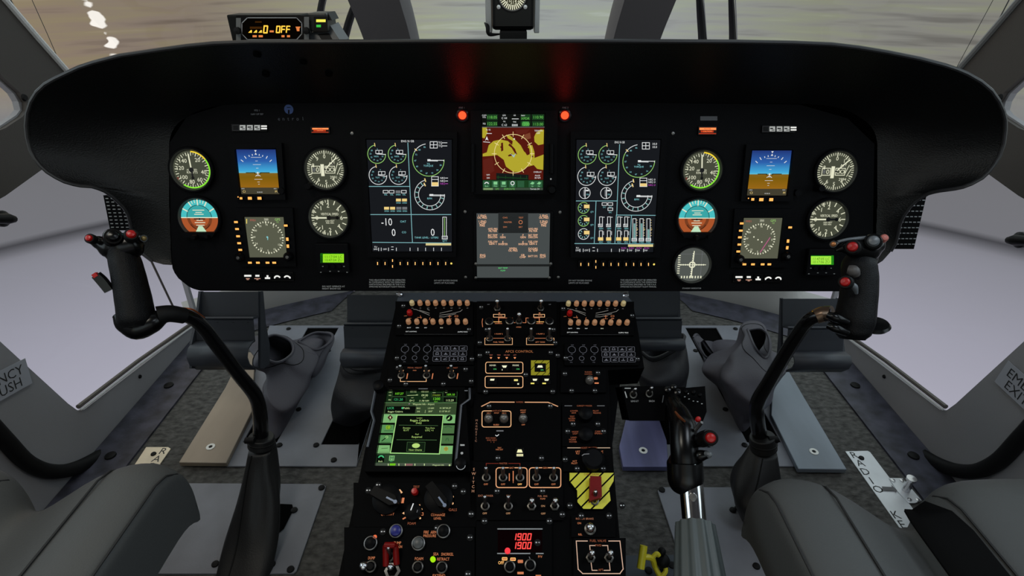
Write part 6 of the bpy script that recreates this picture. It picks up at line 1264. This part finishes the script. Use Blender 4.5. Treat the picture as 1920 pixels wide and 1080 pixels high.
gaiter('pedal_boot', 'black leather boot with loose collar, under the pedal above the collective switch box', [q([(1200, 655, 1.44), (1225, 650, 1.50), (1270, 628, 1.50), (1284, 632, 1.46), (1268, 652, 1.40), (1225, 672, 1.40)]), q([(1198, 672, 1.44), (1225, 660, 1.50), (1270, 640, 1.50), (1284, 645, 1.46), (1272, 668, 1.40), (1228, 690, 1.40)]), q([(1195, 705, 1.42), (1225, 690, 1.52), (1272, 668, 1.52), (1291, 690, 1.46), (1275, 722, 1.40), (1230, 730, 1.39)]), g0([(1205, 745), (1222, 690), (1255, 680), (1284, 712), (1275, 755), (1235, 765)])], LEAD, 2, 'leather pedal boots', amp=.006, seedv=.5, collar=1)
draped = gaiter('pedal_boot', 'large draped grey leather boot on the slot beside the bluish plank', [q([(1402, 618, 1.52), (1424, 616, 1.55), (1440, 628, 1.53), (1444, 655, 1.48), (1434, 672, 1.46), (1415, 650, 1.46)]), q([(1378, 628, 1.54), (1420, 618, 1.58), (1440, 640, 1.54), (1440, 690, 1.46), (1432, 720, 1.38), (1385, 680, 1.42)]), q([(1338, 680, 1.56), (1385, 640, 1.64), (1450, 670, 1.56), (1448, 745, 1.44), (1405, 765, 1.36), (1352, 730, 1.42)]), g0([(1345, 700), (1335, 640), (1415, 650), (1436, 740), (1402, 804), (1382, 800)])], LEA, 3, 'leather pedal boots', amp=.030, seedv=4.4, collar=1)

gaiter('pedal_boot', '', [q([(1300, 634, 1.66), (1308, 628, 1.70), (1330, 660, 1.70), (1348, 668, 1.70), (1345, 676, 1.67), (1322, 668, 1.65)]), q([(1312, 646, 1.66), (1322, 640, 1.70), (1345, 668, 1.70), (1372, 668, 1.70), (1360, 690, 1.66), (1330, 688, 1.64)]), g0([(1322, 690), (1318, 640), (1360, 650), (1385, 676), (1360, 715), (1338, 710)])], LEA, 2, None, amp=.007, seedv=3.0, into=draped)

gaiter('pedal_boot', '', [q([(560, 640, 1.64), (590, 624, 1.70), (622, 627, 1.70), (618, 642, 1.66), (592, 656, 1.63)]), q([(556, 664, 1.62), (592, 640, 1.70), (618, 640, 1.70), (602, 678, 1.64), (580, 704, 1.60)]), g0([(566, 712), (580, 660), (612, 640), (606, 668), (590, 700)])], LEA, 2, None, amp=.012, seedv=2.6, into=crumpled)

# ================================================================== cyclic sticks
TUBEM = PM('tube_black', (16, 16, 18), .2, spec=.6, metal=.3); BOOTK = PM('stick_boot_black', (25, 25, 26), .48, spec=.35, bump=.12, bscale=400)
HATM = PM('hat_grey', (96, 100, 104), .35); TANM = PM('tan_patch', (78, 74, 72), .5); PINKB = PM('pale_red_cap', (190, 110, 100), .35)
def pxr(p, r): return r * p[2] / F_PX
def ptube(mb, pts, rs, mat, seg=16, n=5, sq=1.0):                # tube through (px, py, depth) points with pixel radii
    path = smooth_path([at(*p) for p in pts], n); rr = [pxr(p, r) for p, r in zip(pts, rs)]; out = []
    for i in range(len(pts) - 1):
        for k in range(n): f = k / n; f = f * f * (3 - 2 * f); out.append(rr[i] + (rr[i + 1] - rr[i]) * f)
    out.append(rr[-1]); mb.tube(path, out, mat, seg, True, sq); return mb
def button(t, name, p, r, mat, collar=None, dx=0, dy=0, h=1.0):   # a domed button aimed at the pilot's thumb
    c = at(*p); ax = (CAM - c).normalized(); R_ = pxr(p, r); ax = (ax + RT * dx + UP * dy).normalized()
    M = Matrix.Translation(c) @ ax.to_track_quat('Z', 'Y').to_matrix().to_4x4(); o = None
    if collar: o = add(name + '_collar', MB().lathe([(R_ * 1.5, -R_ * 1.6), (R_ * 1.5, 0), (R_ * 1.3, R_ * .3), (R_ * .9, R_ * .3)], collar, None, 18), t, M)
    add(name, MB().lathe([(R_, -R_ * .8), (R_, R_ * .5 * h), (R_ * .75, R_ * .95 * h), (R_ * .3, R_ * 1.1 * h), (0, R_ * 1.12 * h)], mat, None, 18), t, M)
def boot(t, rings, mat, collar):
    rows = []; seg = 28
    for i, (c, rx, ry, fold) in enumerate(rings):
        row = []
        for k in range(seg):
            a = 2 * pi * k / seg; sqr = 1 / max(abs(cos(a)), abs(sin(a))) ** .45; f = fold * (sin(3 * a + i * .9) * .5 + sin(5 * a - i * 1.3) * .4)
            row.append(c + V3((rx * cos(a) * (sqr + f), ry * sin(a) * (sqr + f), 0)))
        rows.append(row)
    rows = [[p for p in r] for r in rows]; cols = [smooth_path([r[k] for r in rows], 5) for k in range(seg)]
    mb = MB(); mb.grid([[c[i] for c in cols] for i in range(len(cols[0]))], mat, cu=True, cap=True); add('boot', mb, t, Matrix(), sharp=70)
    mb = MB(); mb.tube([r for r in [cols[19][i] + V3((0, -.001, 0)) for i in range(len(cols[0]))]], .0015, RUBBER, 6)
    add('seam', mb, t, Matrix())
# stick beside the tablet
t = thing('cyclic_stick', 'black control stick whose bent tube rises from the boot on the pale plate', 'control stick', fl(470, 1040, .006), 'control sticks with bent tubes')
mb = MB(); ptube(mb, [(490, 850, 1.225), (489, 815, 1.21), (488, 780, 1.175), (479, 742, 1.14), (446, 700, 1.09), (405, 645, 1.03), (380, 613, .99), (360, 597, .965), (338, 590, .945), (305, 590, .92)], [13.5, 13.5, 13.5, 13, 12.5, 12.5, 12.5, 12.5, 12.5, 13], TUBEM, 18); add('tube', mb, t, Matrix())
mb = MB(); ptube(mb, [(345, 592, .945), (318, 588, .925), (296, 592, .915)], [15, 16, 18], RUBBER); add('tube_clamp', mb, t, Matrix())
mb = MB(); ptube(mb, [(340, 577, .94), (362, 581, .955), (384, 596, .98)], [1.3, 1.8, 1.2], PM('copper_line', (176, 92, 52), .3, metal=.8), 8); add('warm_strip', mb, t, Matrix())
mb = MB(); ptube(mb, [(258, 612, .905), (256, 596, .905), (251, 565, .905), (244, 530, .905), (237, 500, .905), (231, 478, .905), (229, 462, .905)], [30, 37, 35.5, 33.5, 32, 30, 31], GRIPM, 22, 5, .82); add('grip', mb, t, Matrix())
mb = MB(); ptube(mb, [(221, 590, .90), (236, 606, .90), (258, 615, .905), (282, 606, .91), (302, 594, .92)], [10, 18, 22, 20, 15], GLOSS, 16); ptube(mb, [(226, 610, .90), (240, 622, .90), (266, 625, .905)], [5, 8, 6], GLOSS, 12); add('grip_foot', mb, t, Matrix())
mb = MB(); ptube(mb, [(170, 450, .885), (186, 455, .89), (206, 463, .895), (230, 463, .90), (252, 458, .905), (266, 452, .91)], [7, 13, 22, 27, 24, 9], GLOSS, 18, 5, .9); ptube(mb, [(196, 470, .89), (226, 480, .90), (256, 472, .905)], [8, 20, 10], GLOSS, 14); add('grip_head', mb, t, Matrix())
button(t, 'red_button', (168, 447, .872), 6.2, REDP, RUBBER, -.5, .2); button(t, 'red_button', (246, 440, .875), 8, REDP, RUBBER, 0, .4); button(t, 'trim_hat', (212, 444, .875), 11, GLOSS, GLOSS, 0, .3)
button(t, 'side_switch', (269, 447, .895), 5, PM('brass_switch', (130, 112, 70), .3, metal=.6), GLOSS, .6, .1)
mb = MB(); ptube(mb, [(206, 545, .89), (192, 527, .885), (180, 515, .88)], [10, 10.5, 9.5], GLOSS, 4); add('trigger', mb, t, Matrix()); mb = MB(); ptube(mb, [(182, 519, .878), (177, 513, .877)], [6, 6], REDP, 4); add('trigger_tip', mb, t, Matrix())
cc = at(490, 832, 1.218)
boot(t, [(at(491, 838, 1.218), .027, .026, .05), (at(489, 870, 1.22), .033, .032, .12), (at(486, 930, 1.215), .043, .04, .22), (at(476, 1000, 1.195), .050, .046, .20), (fl(462, 1064, .007), .056, .050, .06)], BOOTK, cc)
mb = MB(); mb.tube([at(490, 836, 1.216), at(490, 818, 1.208)], [.0285, .0265], BOOTK, 24); mb.tube([at(490, 829, 1.213), at(490, 826, 1.212)], .0292, RUBBER, 24); add('boot_collar', mb, t, Matrix(), bevel=.002)
mb = MB(); mb.lathe([(.007, -.01), (.007, .01)], RUBBER, Matrix.Translation(at(469, 826, 1.185)) @ Matrix.Rotation(pi / 2, 4, 'Y'), 12); add('clamp_screw', mb, t, Matrix())
mb = MB(); mb.prism([fl(*p, .0068) for p in ((526, 945), (548, 946), (550, 956), (532, 992), (510, 1010), (500, 960))], (0, 0, .0006), WELL); add('boot_opening', mb, t, Matrix())
# stick in front of the green clock
t = thing('cyclic_stick', 'black control stick with bent tube standing in front of a green clock', 'control stick', fl(1425, 960, .006), 'control sticks with bent tubes')
mb = MB(); ptube(mb, [(1430, 850, 1.225), (1424, 815, 1.21), (1419, 780, 1.175), (1421, 752, 1.15), (1445, 710, 1.10), (1478, 655, 1.03), (1502, 618, .985), (1516, 601, .96), (1534, 592, .945), (1560, 590, .93)], [13.5, 13.5, 13.5, 13, 12.5, 12.5, 12.5, 12.5, 12.5, 13], TUBEM, 18); add('tube', mb, t, Matrix())
mb = MB(); ptube(mb, [(1529, 594, .945), (1544, 589, .94), (1560, 588, .93)], [14, 15, 15], PM('clamp_bronze', (120, 100, 84), .3, metal=.7)); add('tube_clamp', mb, t, Matrix())
mb = MB(); ptube(mb, [(1522, 584, .945), (1536, 578, .94), (1550, 576, .935)], [1.6, 2.2, 1.6], PM('gold_reflection', (200, 150, 60), .3, metal=.8), 8); add('warm_strip', mb, t, Matrix())  # gold reflection on the tube joint, built as a thin coloured strip
mb = MB(); ptube(mb, [(1598, 636, .895), (1599, 622, .895), (1603, 598, .895), (1609, 560, .895), (1612, 525, .895), (1611, 500, .895), (1614, 484, .895)], [24, 35, 39, 36.5, 35, 34, 29], GRIPM, 22, 5, .85); add('grip', mb, t, Matrix())
mb = MB(); ptube(mb, [(1566, 470, .875), (1584, 463, .875), (1606, 464, .88), (1628, 468, .885), (1644, 460, .885), (1655, 450, .885)], [4, 13, 21, 24, 16, 7], GLOSS, 18, 5, .9); ptube(mb, [(1562, 456, .865), (1590, 449, .865), (1626, 446, .87), (1648, 446, .875)], [2.2, 3, 4, 5], HATM, 10); ptube(mb, [(1598, 480, .885), (1624, 488, .89), (1640, 476, .89)], [9, 18, 9], GLOSS, 14); add('grip_head', mb, t, Matrix())
button(t, 'red_button', (1598.5, 463, .852), 9.2, REDP, RUBBER, -.1, .1); button(t, 'trim_hat', (1637, 453, .858), 10.5, HATM, GLOSS, .1, .2); button(t, 'pale_button', (1657, 447, .866), 7.2, PINKB, None, .3, .3); button(t, 'side_switch', (1563, 458, .858), 5, PM('orange_reflection', (168, 110, 66), .3, metal=.6), GLOSS, -.5, .1)  # the bronze side piece stands for a blurred orange reflection
button(t, 'red_button', (1585, 529, .855), 8.6, REDP, RUBBER, -.2, .1)
mb = MB(); ptube(mb, [(1590, 505, .872), (1600, 508, .868), (1606, 516, .87)], [8, 11, 7], TANM, 12); add('thumb_rest', mb, t, Matrix())
mb = MB(); ptube(mb, [(1593, 530, .86), (1602, 538, .862), (1606, 550, .868)], [4, 6, 3], HATM, 10); add('switch_arm', mb, t, Matrix())
for a, b in ((596, 1), (616, 2)):
    mb = MB(); ptube(mb, [(1552, a - 6, .875), (1568, a, .868), (1588, a + 8, .872)], [6.5, 8.5, 7], GLOSS, 12); add('finger_lever', mb, t, Matrix())
mb = MB(); mb.lathe([(.0, -.004), (.020, -.004), (.023, 0), (.020, .004), (0, .006)], GLOSS, Matrix.Translation(at(1640, 610, .90)) @ Matrix.Rotation(rad(-10), 4, 'Y'), 24, False); add('hand_rest', mb, t, Matrix())
mb = MB(); ptube(mb, [(1560, 592, .905), (1580, 606, .895), (1600, 622, .895)], [10, 16, 18], GLOSS, 14); add('grip_foot', mb, t, Matrix())
boot(t, [(at(1432, 843, 1.218), .027, .026, .05), (at(1426, 872, 1.215), .038, .036, .10), (at(1418, 905, 1.215), .050, .046, .10), (at(1419, 935, 1.222), .053, .048, .08), (fl(1428, 968, .007), .050, .046, .04)], BOOTK, None)
mb = MB(); mb.tube([at(1432, 842, 1.216), at(1429, 818, 1.206)], [.0285, .0270], BOOTK, 24); mb.tube([at(1431, 833, 1.212), at(1431, 830, 1.211)], .0295, RUBBER, 24); add('boot_collar', mb, t, Matrix(), bevel=.002)
mb = MB(); mb.lathe([(.008, -.008), (.008, .012)], RUBBER, Matrix.Translation(at(1447, 824, 1.195)) @ Matrix.Rotation(pi / 2, 4, 'Y'), 12); add('clamp_screw', mb, t, Matrix())

# ================================================================== collective lever
t = thing('collective_lever', 'black and chrome collective lever with red buttons, right beside the console', 'control lever', at(1312, 1090, .72))
CHR = PM('chrome', (215, 215, 215), .12, metal=1)
mb = MB(); ptube(mb, [(1292, 870, .80), (1297, 920, .785), (1304, 1000, .76)], [21, 22, 22], CHR, 28); add('chrome_tube', mb, t, Matrix())
add('tube_screw', MB().lathe([(.006, -.003), (.005, .003), (0, .0035)], DULL, None, 12), t, Matrix.Translation(at(1299, 932, .764)) @ (CAM - at(1299, 932, .764)).normalized().to_track_quat('Z', 'Y').to_matrix().to_4x4())
# pleated sleeve
a, b = at(1303, 985, .762), at(1322, 1200, .67); ax = (b - a).normalized(); e1 = ax.orthogonal().normalized(); e2 = ax.cross(e1); rows = []
for i in range(9):
    f = i / 8; c = a.lerp(b, f); rows.append([c + (e1 * cos(2 * pi * k / 72) + e2 * sin(2 * pi * k / 72)) * ((.026 + .012 * f) * (1 + .055 * sin(12 * 2 * pi * k / 72))) for k in range(72)])
mb = MB(); mb.grid(rows, PM('sleeve_grey', (74, 80, 80), .4, spec=.45), cu=True, cap=True); add('pleated_sleeve', mb, t, Matrix(), sharp=60)
mb = MB(); ptube(mb, [(1286, 903, .795), (1285.5, 898, .795), (1284, 868, .80), (1283.5, 863, .80)], [31, 33, 33, 30], GLOSS, 28, 3); add('grip_ring', mb, t, Matrix(), sharp=30)
mb = MB(); ptube(mb, [(1285, 868, .80), (1283, 840, .805), (1281, 805, .82), (1274, 780, .84), (1264, 760, .86), (1260, 745, .875)], [26, 25.5, 25, 21, 15, 13], GLOSS, 24); add('grip', mb, t, Matrix())
mb = MB(); ptube(mb, [(1266, 772, .825), (1274, 782, .815), (1284, 790, .80)], [2, 3, 2], PM('warm_strip', (150, 88, 56), .3, metal=.8), 8); add('warm_strip', mb, t, Matrix())
mb = MB(); ptube(mb, [(1310, 830, .80), (1318, 824, .79), (1330, 821, .78)], [10, 15, 16], GLOSS, 16); ptube(mb, [(1302, 862, .80), (1312, 855, .79), (1328, 852, .785)], [9, 11, 7], GLOSS, 12); add('button_housing', mb, t, Matrix())
button(t, 'red_button', (1332, 821, .765), 9.5, REDP, RUBBER, .1, .0); button(t, 'red_button', (1309, 786, .80), 5, REDP, None, .2, .2)
mb = MB(); ptube(mb, [(1304, 806, .80), (1311, 797, .795), (1316, 792, .79)], [3.5, 4, 3], DULL, 8); add('switch_arm', mb, t, Matrix()); mb = MB(); ptube(mb, [(1322, 850, .78), (1330, 852, .775), (1329, 858, .775)], [4, 6, 3], HATM, 10); add('thumb_switch', mb, t, Matrix())
HB = Frame(at(1245, 745, .895), (1, 0, 0), (0, cos(rad(48)), sin(rad(48))))
def hbox(nm, px, th):
    q = [HB.uv(*p) for p in px]; mb = MB(); mb.prism([(a, b, 0) for a, b in q], (0, 0, -th), CBLK); return add(nm, mb, t, HB.M, bevel=.003)
hbox('switch_box', [(1166, 724), (1250, 724), (1246, 789), (1180, 789)], .06); hbox('switch_box', [(1276, 728), (1322, 724), (1325, 772), (1318, 790), (1276, 782)], .05); hbox('box_bridge', [(1240, 726), (1285, 726), (1285, 756), (1240, 756)], .05)
for x, y in ((1187, 740), (1217, 738)): fit('tog', TOG, HB.at(*HB.uv(x, y), .0005), t)
sh = scrop(HB, (0, 0, 1), (1200, 740), .0004)
sh.line([(1172, 728), (1182, 728)], 1.6, WHITEP); sh.line([(1172, 735), (1175, 745)], 2, WHITEP); sh.text(1190, 752, 'LDG LT', 3, WHITEP); sh.text(1222, 752, 'SRCH', 3, WHITEP); sh.line([(1244, 742), (1242, 754)], 1.4, DIMP)
for x, y in ((1284, 744), (1292, 748), (1300, 752), (1308, 753), (1316, 757), (1290, 738), (1302, 740)): sh.rect(x - 1.4, y - .8, x + 1.4, y + .8, WHITEP)
add('printed_legend', sh, t, HB.M)
for x, y, r in ((1252, 732, 7), (1263, 727, 6), (1270, 737, 7.5), (1257, 742, 6), (1267, 748, 5)): button(t, 'cluster_knob', (x, y, .872), r, GLOSS, None, 0, .4)
for x, y, r in ((1286, 735, 4), (1300, 736, 4.5), (1312, 741, 4)): button(t, 'cluster_knob', (x, y, .878), r, KNOB, None, 0, .5)

# ================================================================== seats
SEATM = PM('seat_leather', (74, 75, 75), .52, spec=.35, bump=.12, bscale=420)
SS = [0, 0, 0, 0, 0.004, 0.025, 0.05, 0.085, 0.12, 0.16, 0.195, 0.215, 0.228, 0.245, 0.27, 0.31, 0.40, 0.49, 0.495, 0.495]
SZ = [0.392, 0.396, 0.47, 0.485, 0.495, 0.502, 0.503, 0.498, 0.484, 0.462, 0.45, 0.458, 0.474, 0.49, 0.499, 0.503, 0.503, 0.494, 0.48, 0.4]
SY = [0.560, 0.561, 0.564, 0.565, 0.566, 0.574, 0.577, 0.572, 0.561, 0.54, 0.526, 0.530, 0.545, 0.56, 0.573, 0.574, 0.577, 0.566, 0.562, 0.555]
def seat(lab, xi, sg, dy):
    t = thing('pilot_seat', lab, 'seat', (xi + sg * .25, .2, .001), 'pilot seats')
    cols = []
    for s_, z, yf in zip(SS, SZ, [q + dy for q in SY]):
        x = xi + sg * s_
        cols.append([V3((x, -.16, .392)), V3((x, -.16, z))] + [V3((x, y, z)) for y in (0, .2, .34, yf - .07)] + [V3((x, yf - .04, z - .003)), V3((x, yf - .018, z - .012)), V3((x, yf - .004, z - .032)), V3((x, yf, z - .055 if z > .45 else z - .002)), V3((x, yf - .004, .398)), V3((x, yf - .006, .392))])
    mb = MB(); mb.grid(cols, SEATM, smooth=True); mb.add([c[0] for c in cols] + [c[-1] for c in cols], [(i, i + 1, len(cols) + i + 1, len(cols) + i) for i in range(len(cols) - 1)], SEATM)
    add('cushion', mb, t, Matrix(), sub=1, sharp=180)
    for k in (4, 7, 13, 16):
        s_, z, yf = SS[k], SZ[k], SY[k] + dy; x = xi + sg * s_
        mb = MB(); mb.tube([V3((x, -.14, z + .0005)), V3((x, .3, z + .0005)), V3((x, yf - .055, z)), V3((x, yf - .032, z - .007)), V3((x, yf - .014, z - .024)), V3((x, yf - .008, z - .07))], .0016, PM('seam_dark', (34, 34, 35), .6), 6); add('seam', mb, t, Matrix())
    mb = MB(); mb.box((xi + sg * .25, .14, .39), (.46, .60, .022), RUBBER); mb.box((xi + sg * .25, .10, .20), (.30, .40, .36), RUBBER); mb.box((xi + sg * .25, .10, .012), (.36, .50, .022), RUBBER); add('seat_base', mb, t, Matrix(), bevel=.004)
seat('grey leather seat cushion hiding most of the cream RADIO strip', -.480, -1, 0)
seat('grey leather seat cushion with the black strap lying in its notch', .343, 1, -.028)
mb = MB(); rows = []
for y, z, x0, x1 in ((.492, .455, .530, .552), (.47, .462, .522, .570), (.44, .464, .520, .575), (.38, .464, .520, .574), (.30, .464, .520, .572), (.20, .464, .522, .572), (.05, .464, .522, .572)): rows.append([V3((x0, y, z + .012)), V3(((x0 + x1) / 2, y, z + .012)), V3((x1, y, z + .032))])
mb.grid(rows, PM('webbing_black', (10, 10, 11), .85, spec=.1)); tag(add('seat_strap', mb, solid=.004), 'black webbing strap lying in the notch of the seat beside the RADIO KEY arrow', 'strap')

# ================================================================== on top of the hood
td = PAN.hit(520, 78, .166)[1] + .03
def qbox(mb, x0, y0, x1, y1, d, dep, mat): # an upright box whose front face fills these pixels at depth d
    a, b = at(x0, y1, d), at(x1, y0, d); a2 = at((x0 + x1) / 2, y1, d)
    mb.box(((a.x + b.x) / 2, a2.y + dep / 2, (a.z + b.z) / 2), (b.x - a.x, dep, b.z - a.z), mat); return Frame((0, a2.y - .0004, a.z), (1, 0, 0), (0, 0, 1))
t = thing('amber_readout', 'black box with amber glowing digits 0-OFF standing on the hood', 'readout', at(504, 79, td))
mb = MB(); F1 = qbox(mb, 436, 26, 572, 79.5, td, .045, PM('readout_case', (12, 13, 12), .6, spec=.15)); add('case', mb, t, Matrix(), bevel=.002)
CT = (420, 0, .17708); sh = scrop(F1, CT, (500, 300), .0006); OUT = PM('readout_outline', (150, 152, 156), .5)
sh.rect(128, 165, 900, 438, GLOSS, 0); sh.rect(128, 190, 178, 438, PM('readout_side', (96, 98, 98), .4), 1); sh.rect(848, 178, 900, 438, PM('readout_side', (96, 98, 98), .4), 1)
sh.poly([(190, 245), (248, 188), (768, 188), (824, 245), (824, 358), (768, 420), (250, 420), (190, 358)], EM('readout_black', (6, 4, 2)), 2); sh.line([(190, 245), (248, 188), (768, 188), (824, 245), (824, 358), (768, 420), (250, 420), (190, 358)], 8, OUT, 3, True)
AM = EM('readout_amber', (255, 200, 70), 1.25); AM2 = EM('readout_orange', (225, 130, 70)); AMD = EM('readout_dim', (60, 34, 8))
for x in (282, 336, 388): sh.poly([(x - 24, 346), (x + 16, 346), (x + 14, 318), (x + 4, 318)], AM, 5)
sh.seg7(420, 275, '0', 72, AM, 5, .75, .18, .1); sh.rect(484, 322, 528, 342, AM2, 5); sh.seg7(555, 278, 'OFF', 66, AM, 5, .80, .18, .1)
sh.rect(275, 282, 405, 305, AMD, 4); sh.rect(330, 225, 400, 240, AMD, 4)
for x0, x1 in ((304, 348), (368, 412), (610, 642), (668, 700)): sh.rect(x0, 372, x1, 394, AM2, 5)
sh.poly([(758, 282), (812, 282), (800, 300), (800, 330), (774, 330), (766, 300)], AM2, 5); add('screen', sh, t, F1.M)
for x in (152, 876): u, v = sh.T(x, 322); add('knob', MB().lathe([(.005, 0), (.005, .006), (0, .007)], RUBBER, None, 14), t, F1.at(u, v, .001))
t = thing('mode_light_unit', 'small black tilted unit with yellow and green lit bars beside the amber readout', 'indicator', at(605, 79, td))
mb = MB(); F2 = qbox(mb, 582, 23.5, 616, 60, td - .002, .05, PM('unit_case', (24, 26, 25), .5)); add('head', mb, t, Matrix(), bevel=.002)
mb = MB(); a = [at(x, y, td + .005) for x, y in ((580, 62), (600, 56), (618, 46), (640, 79.5), (582, 79.5))]; mb.prism(a, (0, .05, 0), PM('unit_bracket', (62, 64, 66), .5)); add('bracket', mb, t, Matrix(), bevel=.0015)
mb = MB(); a = [at(x, y, td + .004) for x, y in ((596, 64), (616, 62), (626, 79.5), (606, 79.5))]; mb.prism(a, (0, .003, 0), RUBBER); add('clip', mb, t, Matrix())
mb = MB(); a = [at(x, y, td - .004) for x, y in ((611, 24), (615, 24), (622.5, 38), (616, 38))]; mb.prism(a, (0, .04, 0), RUBBER); add('visor', mb, t, Matrix())
sh = scrop(F2, CT, (1000, 240), .0012); sh.rect(950, 175, 1095, 335, GLOSS, 0); sh.rect(976, 205, 1076, 234, EM('unit_yellow', (240, 230, 90), 1.1), 1); sh.rect(978, 262, 1026, 288, EM('unit_green', (60, 190, 70)), 1); add('lit_bars', sh, t, F2.M)

t = thing('standby_compass', 'black boxed magnetic compass on a short mount at the middle of the hood', 'compass', at(962, 79, td))
mb = MB(); F3 = qbox(mb, 922, -46, 1002, 57, td, .07, GLOSS); add('case', mb, t, Matrix(), bevel=.006)
SIL = PM('compass_silver', (170, 172, 174), .35, metal=.6)
for x0, x1 in ((911, 922.5), (1001.5, 1011)):
    mb = MB(); qbox(mb, x0, -46, x1, 62, td + .02, .04, SIL); o = add('side_plate', mb, t, Matrix(), bevel=.001)
    for y in (5, 22, 34): mb = MB(); mb.box(at((x0 + x1) / 2, y, td + .0195), (.003, .004, .006), RUBBER); add('slot', mb, o, Matrix())
mb = MB(); qbox(mb, 937, 57, 988, 80, td + .005, .05, RUBBER); add('mount', mb, t, Matrix(), bevel=.002)
mb = MB(); ptube(mb, [(909, 43, td), (914, 50, td - .005), (917, 64, td), (937, 64, td + .01)], [1.5, 4, 3.5, 1.5], RUBBER, 8); add('lock_lever', mb, t, Matrix())
u, v = F3.uv(961, -9, .0008); k = F3.k(961, 0); sh = Sheet(lambda x, y: (u + x * k, v + y * k), k, .0008)
sh.disc(0, 0, 30, RUBBER, 0, 36); sh.disc(0, 0, 25, EM('compass_dial', (46, 46, 30)), 1, 36); sh.ticks(0, 0, 17, 24, range(0, 360, 10), 1.8, CREAM, 2); sh.ring(0, 0, 25.5, 2.2, DULL, l=3, n=40)
for i, s_ in enumerate(('N', '3', '6', 'E', '12', '15', 'S', '21', '24', 'W', '30', '33')): sh.ptext(0, 0, 12, i * 30 + 12, s_, 6, CREAM)
add('dial', sh, t, F3.M)
for x in (935, 985): u2, v2 = F3.uv(x, 13, 0); add('screw', MB().lathe([(.0035, 0), (.003, .002), (0, .0022)], STEEL, None, 12), t, F3.at(u2, v2, .0005))

# wipers lying outside the windscreen
def wiper(lab, pts, r0, r1):
    t = thing('windscreen_wiper', lab, 'wiper', at(*pts[0]), 'windscreen wipers')
    mb = MB(); ptube(mb, pts, [r0, (r0 + r1) / 2, r1][:len(pts)], RUBBER, 8, 4); add('arm', mb, t, Matrix())
    mb = MB(); ptube(mb, [(p[0] + 8 * (1 if p[0] > 960 else .9), p[1], p[2] + .02) for p in pts], [1, 1, 1][:len(pts)], PM('wiper_edge', (150, 150, 150), .4, metal=.5), 6, 3); add('blade', mb, t, Matrix())
wiper('short black wiper arm rising behind the mode light unit', [(598, 40, 1.78), (602, 10, 1.70), (612, -30, 1.6)], 7, 5)
wiper('black wiper arm slanting beside the grey post behind the amber readout', [(640, 100, 1.88), (652, 48, 1.76), (672, -10, 1.64)], 8, 6)
wiper('thicker black wiper arm, nearer the grey post of the right-hand pair', [(1319, 100, 1.88), (1315, 48, 1.76), (1310, -20, 1.64)], 9, 6)
wiper('slim black wiper arm, farther from the grey post of the right-hand pair', [(1374, 100, 1.88), (1373, 48, 1.76), (1370, -20, 1.64)], 7.5, 5)

# ================================================================== side fittings
def grille(lab, q, cols, sg):
    t = thing('vent_grille', lab, 'vent', PAN.pt(*PAN.uv(*q[3], -.14), -.14), 'black vent grilles')
    pts = [PAN.uv(*p, -.14) for p in q]; mb = MB(); mb.prism([(a, b, -.14) for a, b in pts], (0, 0, -.02), BLACK); add('frame', mb, t, PAN.M, bevel=.002)
    sh = scrop(PAN, (0, 0, 1), q[0], -.1397); VW = PM('vent_slot', (165, 168, 172), .5)
    for r in range(9):
        f = (r + .9) / 9.8; y = q[0][1] + (q[3][1] - q[0][1]) * f; xa = q[0][0] + (q[3][0] - q[0][0]) * f; xb = q[1][0] + (q[2][0] - q[1][0]) * f
        for c in range(cols):
            x = xa + (xb - xa) * (c + .6) / cols
            sh.rect(x - 2.6, y - .8, x + 2.6, y + .9, VW)
    add('slots', sh, t, PAN.M)
grille('black slotted vent grille peeping out behind the hood above the stick with trigger', [(193.5, 366), (252, 366), (262, 432), (206.5, 432)], 6, -1)
grille('black slotted vent grille peeping out behind the hood beside the green clock stick', [(1672, 366), (1737.5, 366), (1713.5, 467), (1655, 467)], 8, 1)
STK = PM('sticker_grey', (150, 152, 160), .5)
def sticker(lab, fr, w_, h_):
    t = thing('exit_sticker', lab, 'sign', fr.O, 'emergency exit stickers')
    mb = MB(); mb.prism([(-w_ / 2, -h_ / 2, 0), (w_ / 2, -h_ / 2, 0), (w_ / 2, h_ / 2, 0), (-w_ / 2, h_ / 2, 0)], (0, 0, .0012), STK); add('plate', mb, t, fr.M)
    sh = Sheet(lambda x, y: (x, y), 1, .0014); sh.text(0, h_ * .2, 'EMERGENCY', h_ * .34, INK, wmax=w_ * .88); sh.text(0, -h_ * .22, 'EXIT  PUSH', h_ * .34, INK, wmax=w_ * .88); add('lettering', sh, t, fr.M)
ol = on_x(-22, 735, -WX + .004); sticker('grey sticker lettered EMERGENCY EXIT PUSH under the window nearest the cream strip', Frame(ol, (0, 1, -.22), (0, .22, 1)), .20, .062)
orr = on_x(1945, 757, WX - .004); sticker('grey sticker lettered EMERGENCY EXIT PUSH under the window behind the black stick', Frame(orr, (0, -1, -.06), (0, -.06, 1)), .20, .062)
for sg, p, lab in ((-1, (0, 410), 'black rounded window latch on the pane nearest the amber readout side'), (1, (1917, 450), 'black rounded window latch on the pane behind the clock side stick')):
    c = on_x(p[0], p[1], sg * (WX + .028)); t = thing('window_latch', lab, 'latch', c, 'black window latches')
    mb = MB(); mb.lathe([(.018, 0), (.018, .008), (.012, .014), (0, .015)], RUBBER, Matrix.Translation(c) @ Matrix.Rotation(-sg * pi / 2, 4, 'Y'), 16); add('latch_base', mb, t, Matrix())
    mb = MB(); mb.tube([c + V3((-sg * .014, -.03, .012)), c + V3((-sg * .018, 0, 0)), c + V3((-sg * .014, .016, -.008))], [.01, .012, .008], RUBBER, 10); add('latch_handle', mb, t, Matrix())
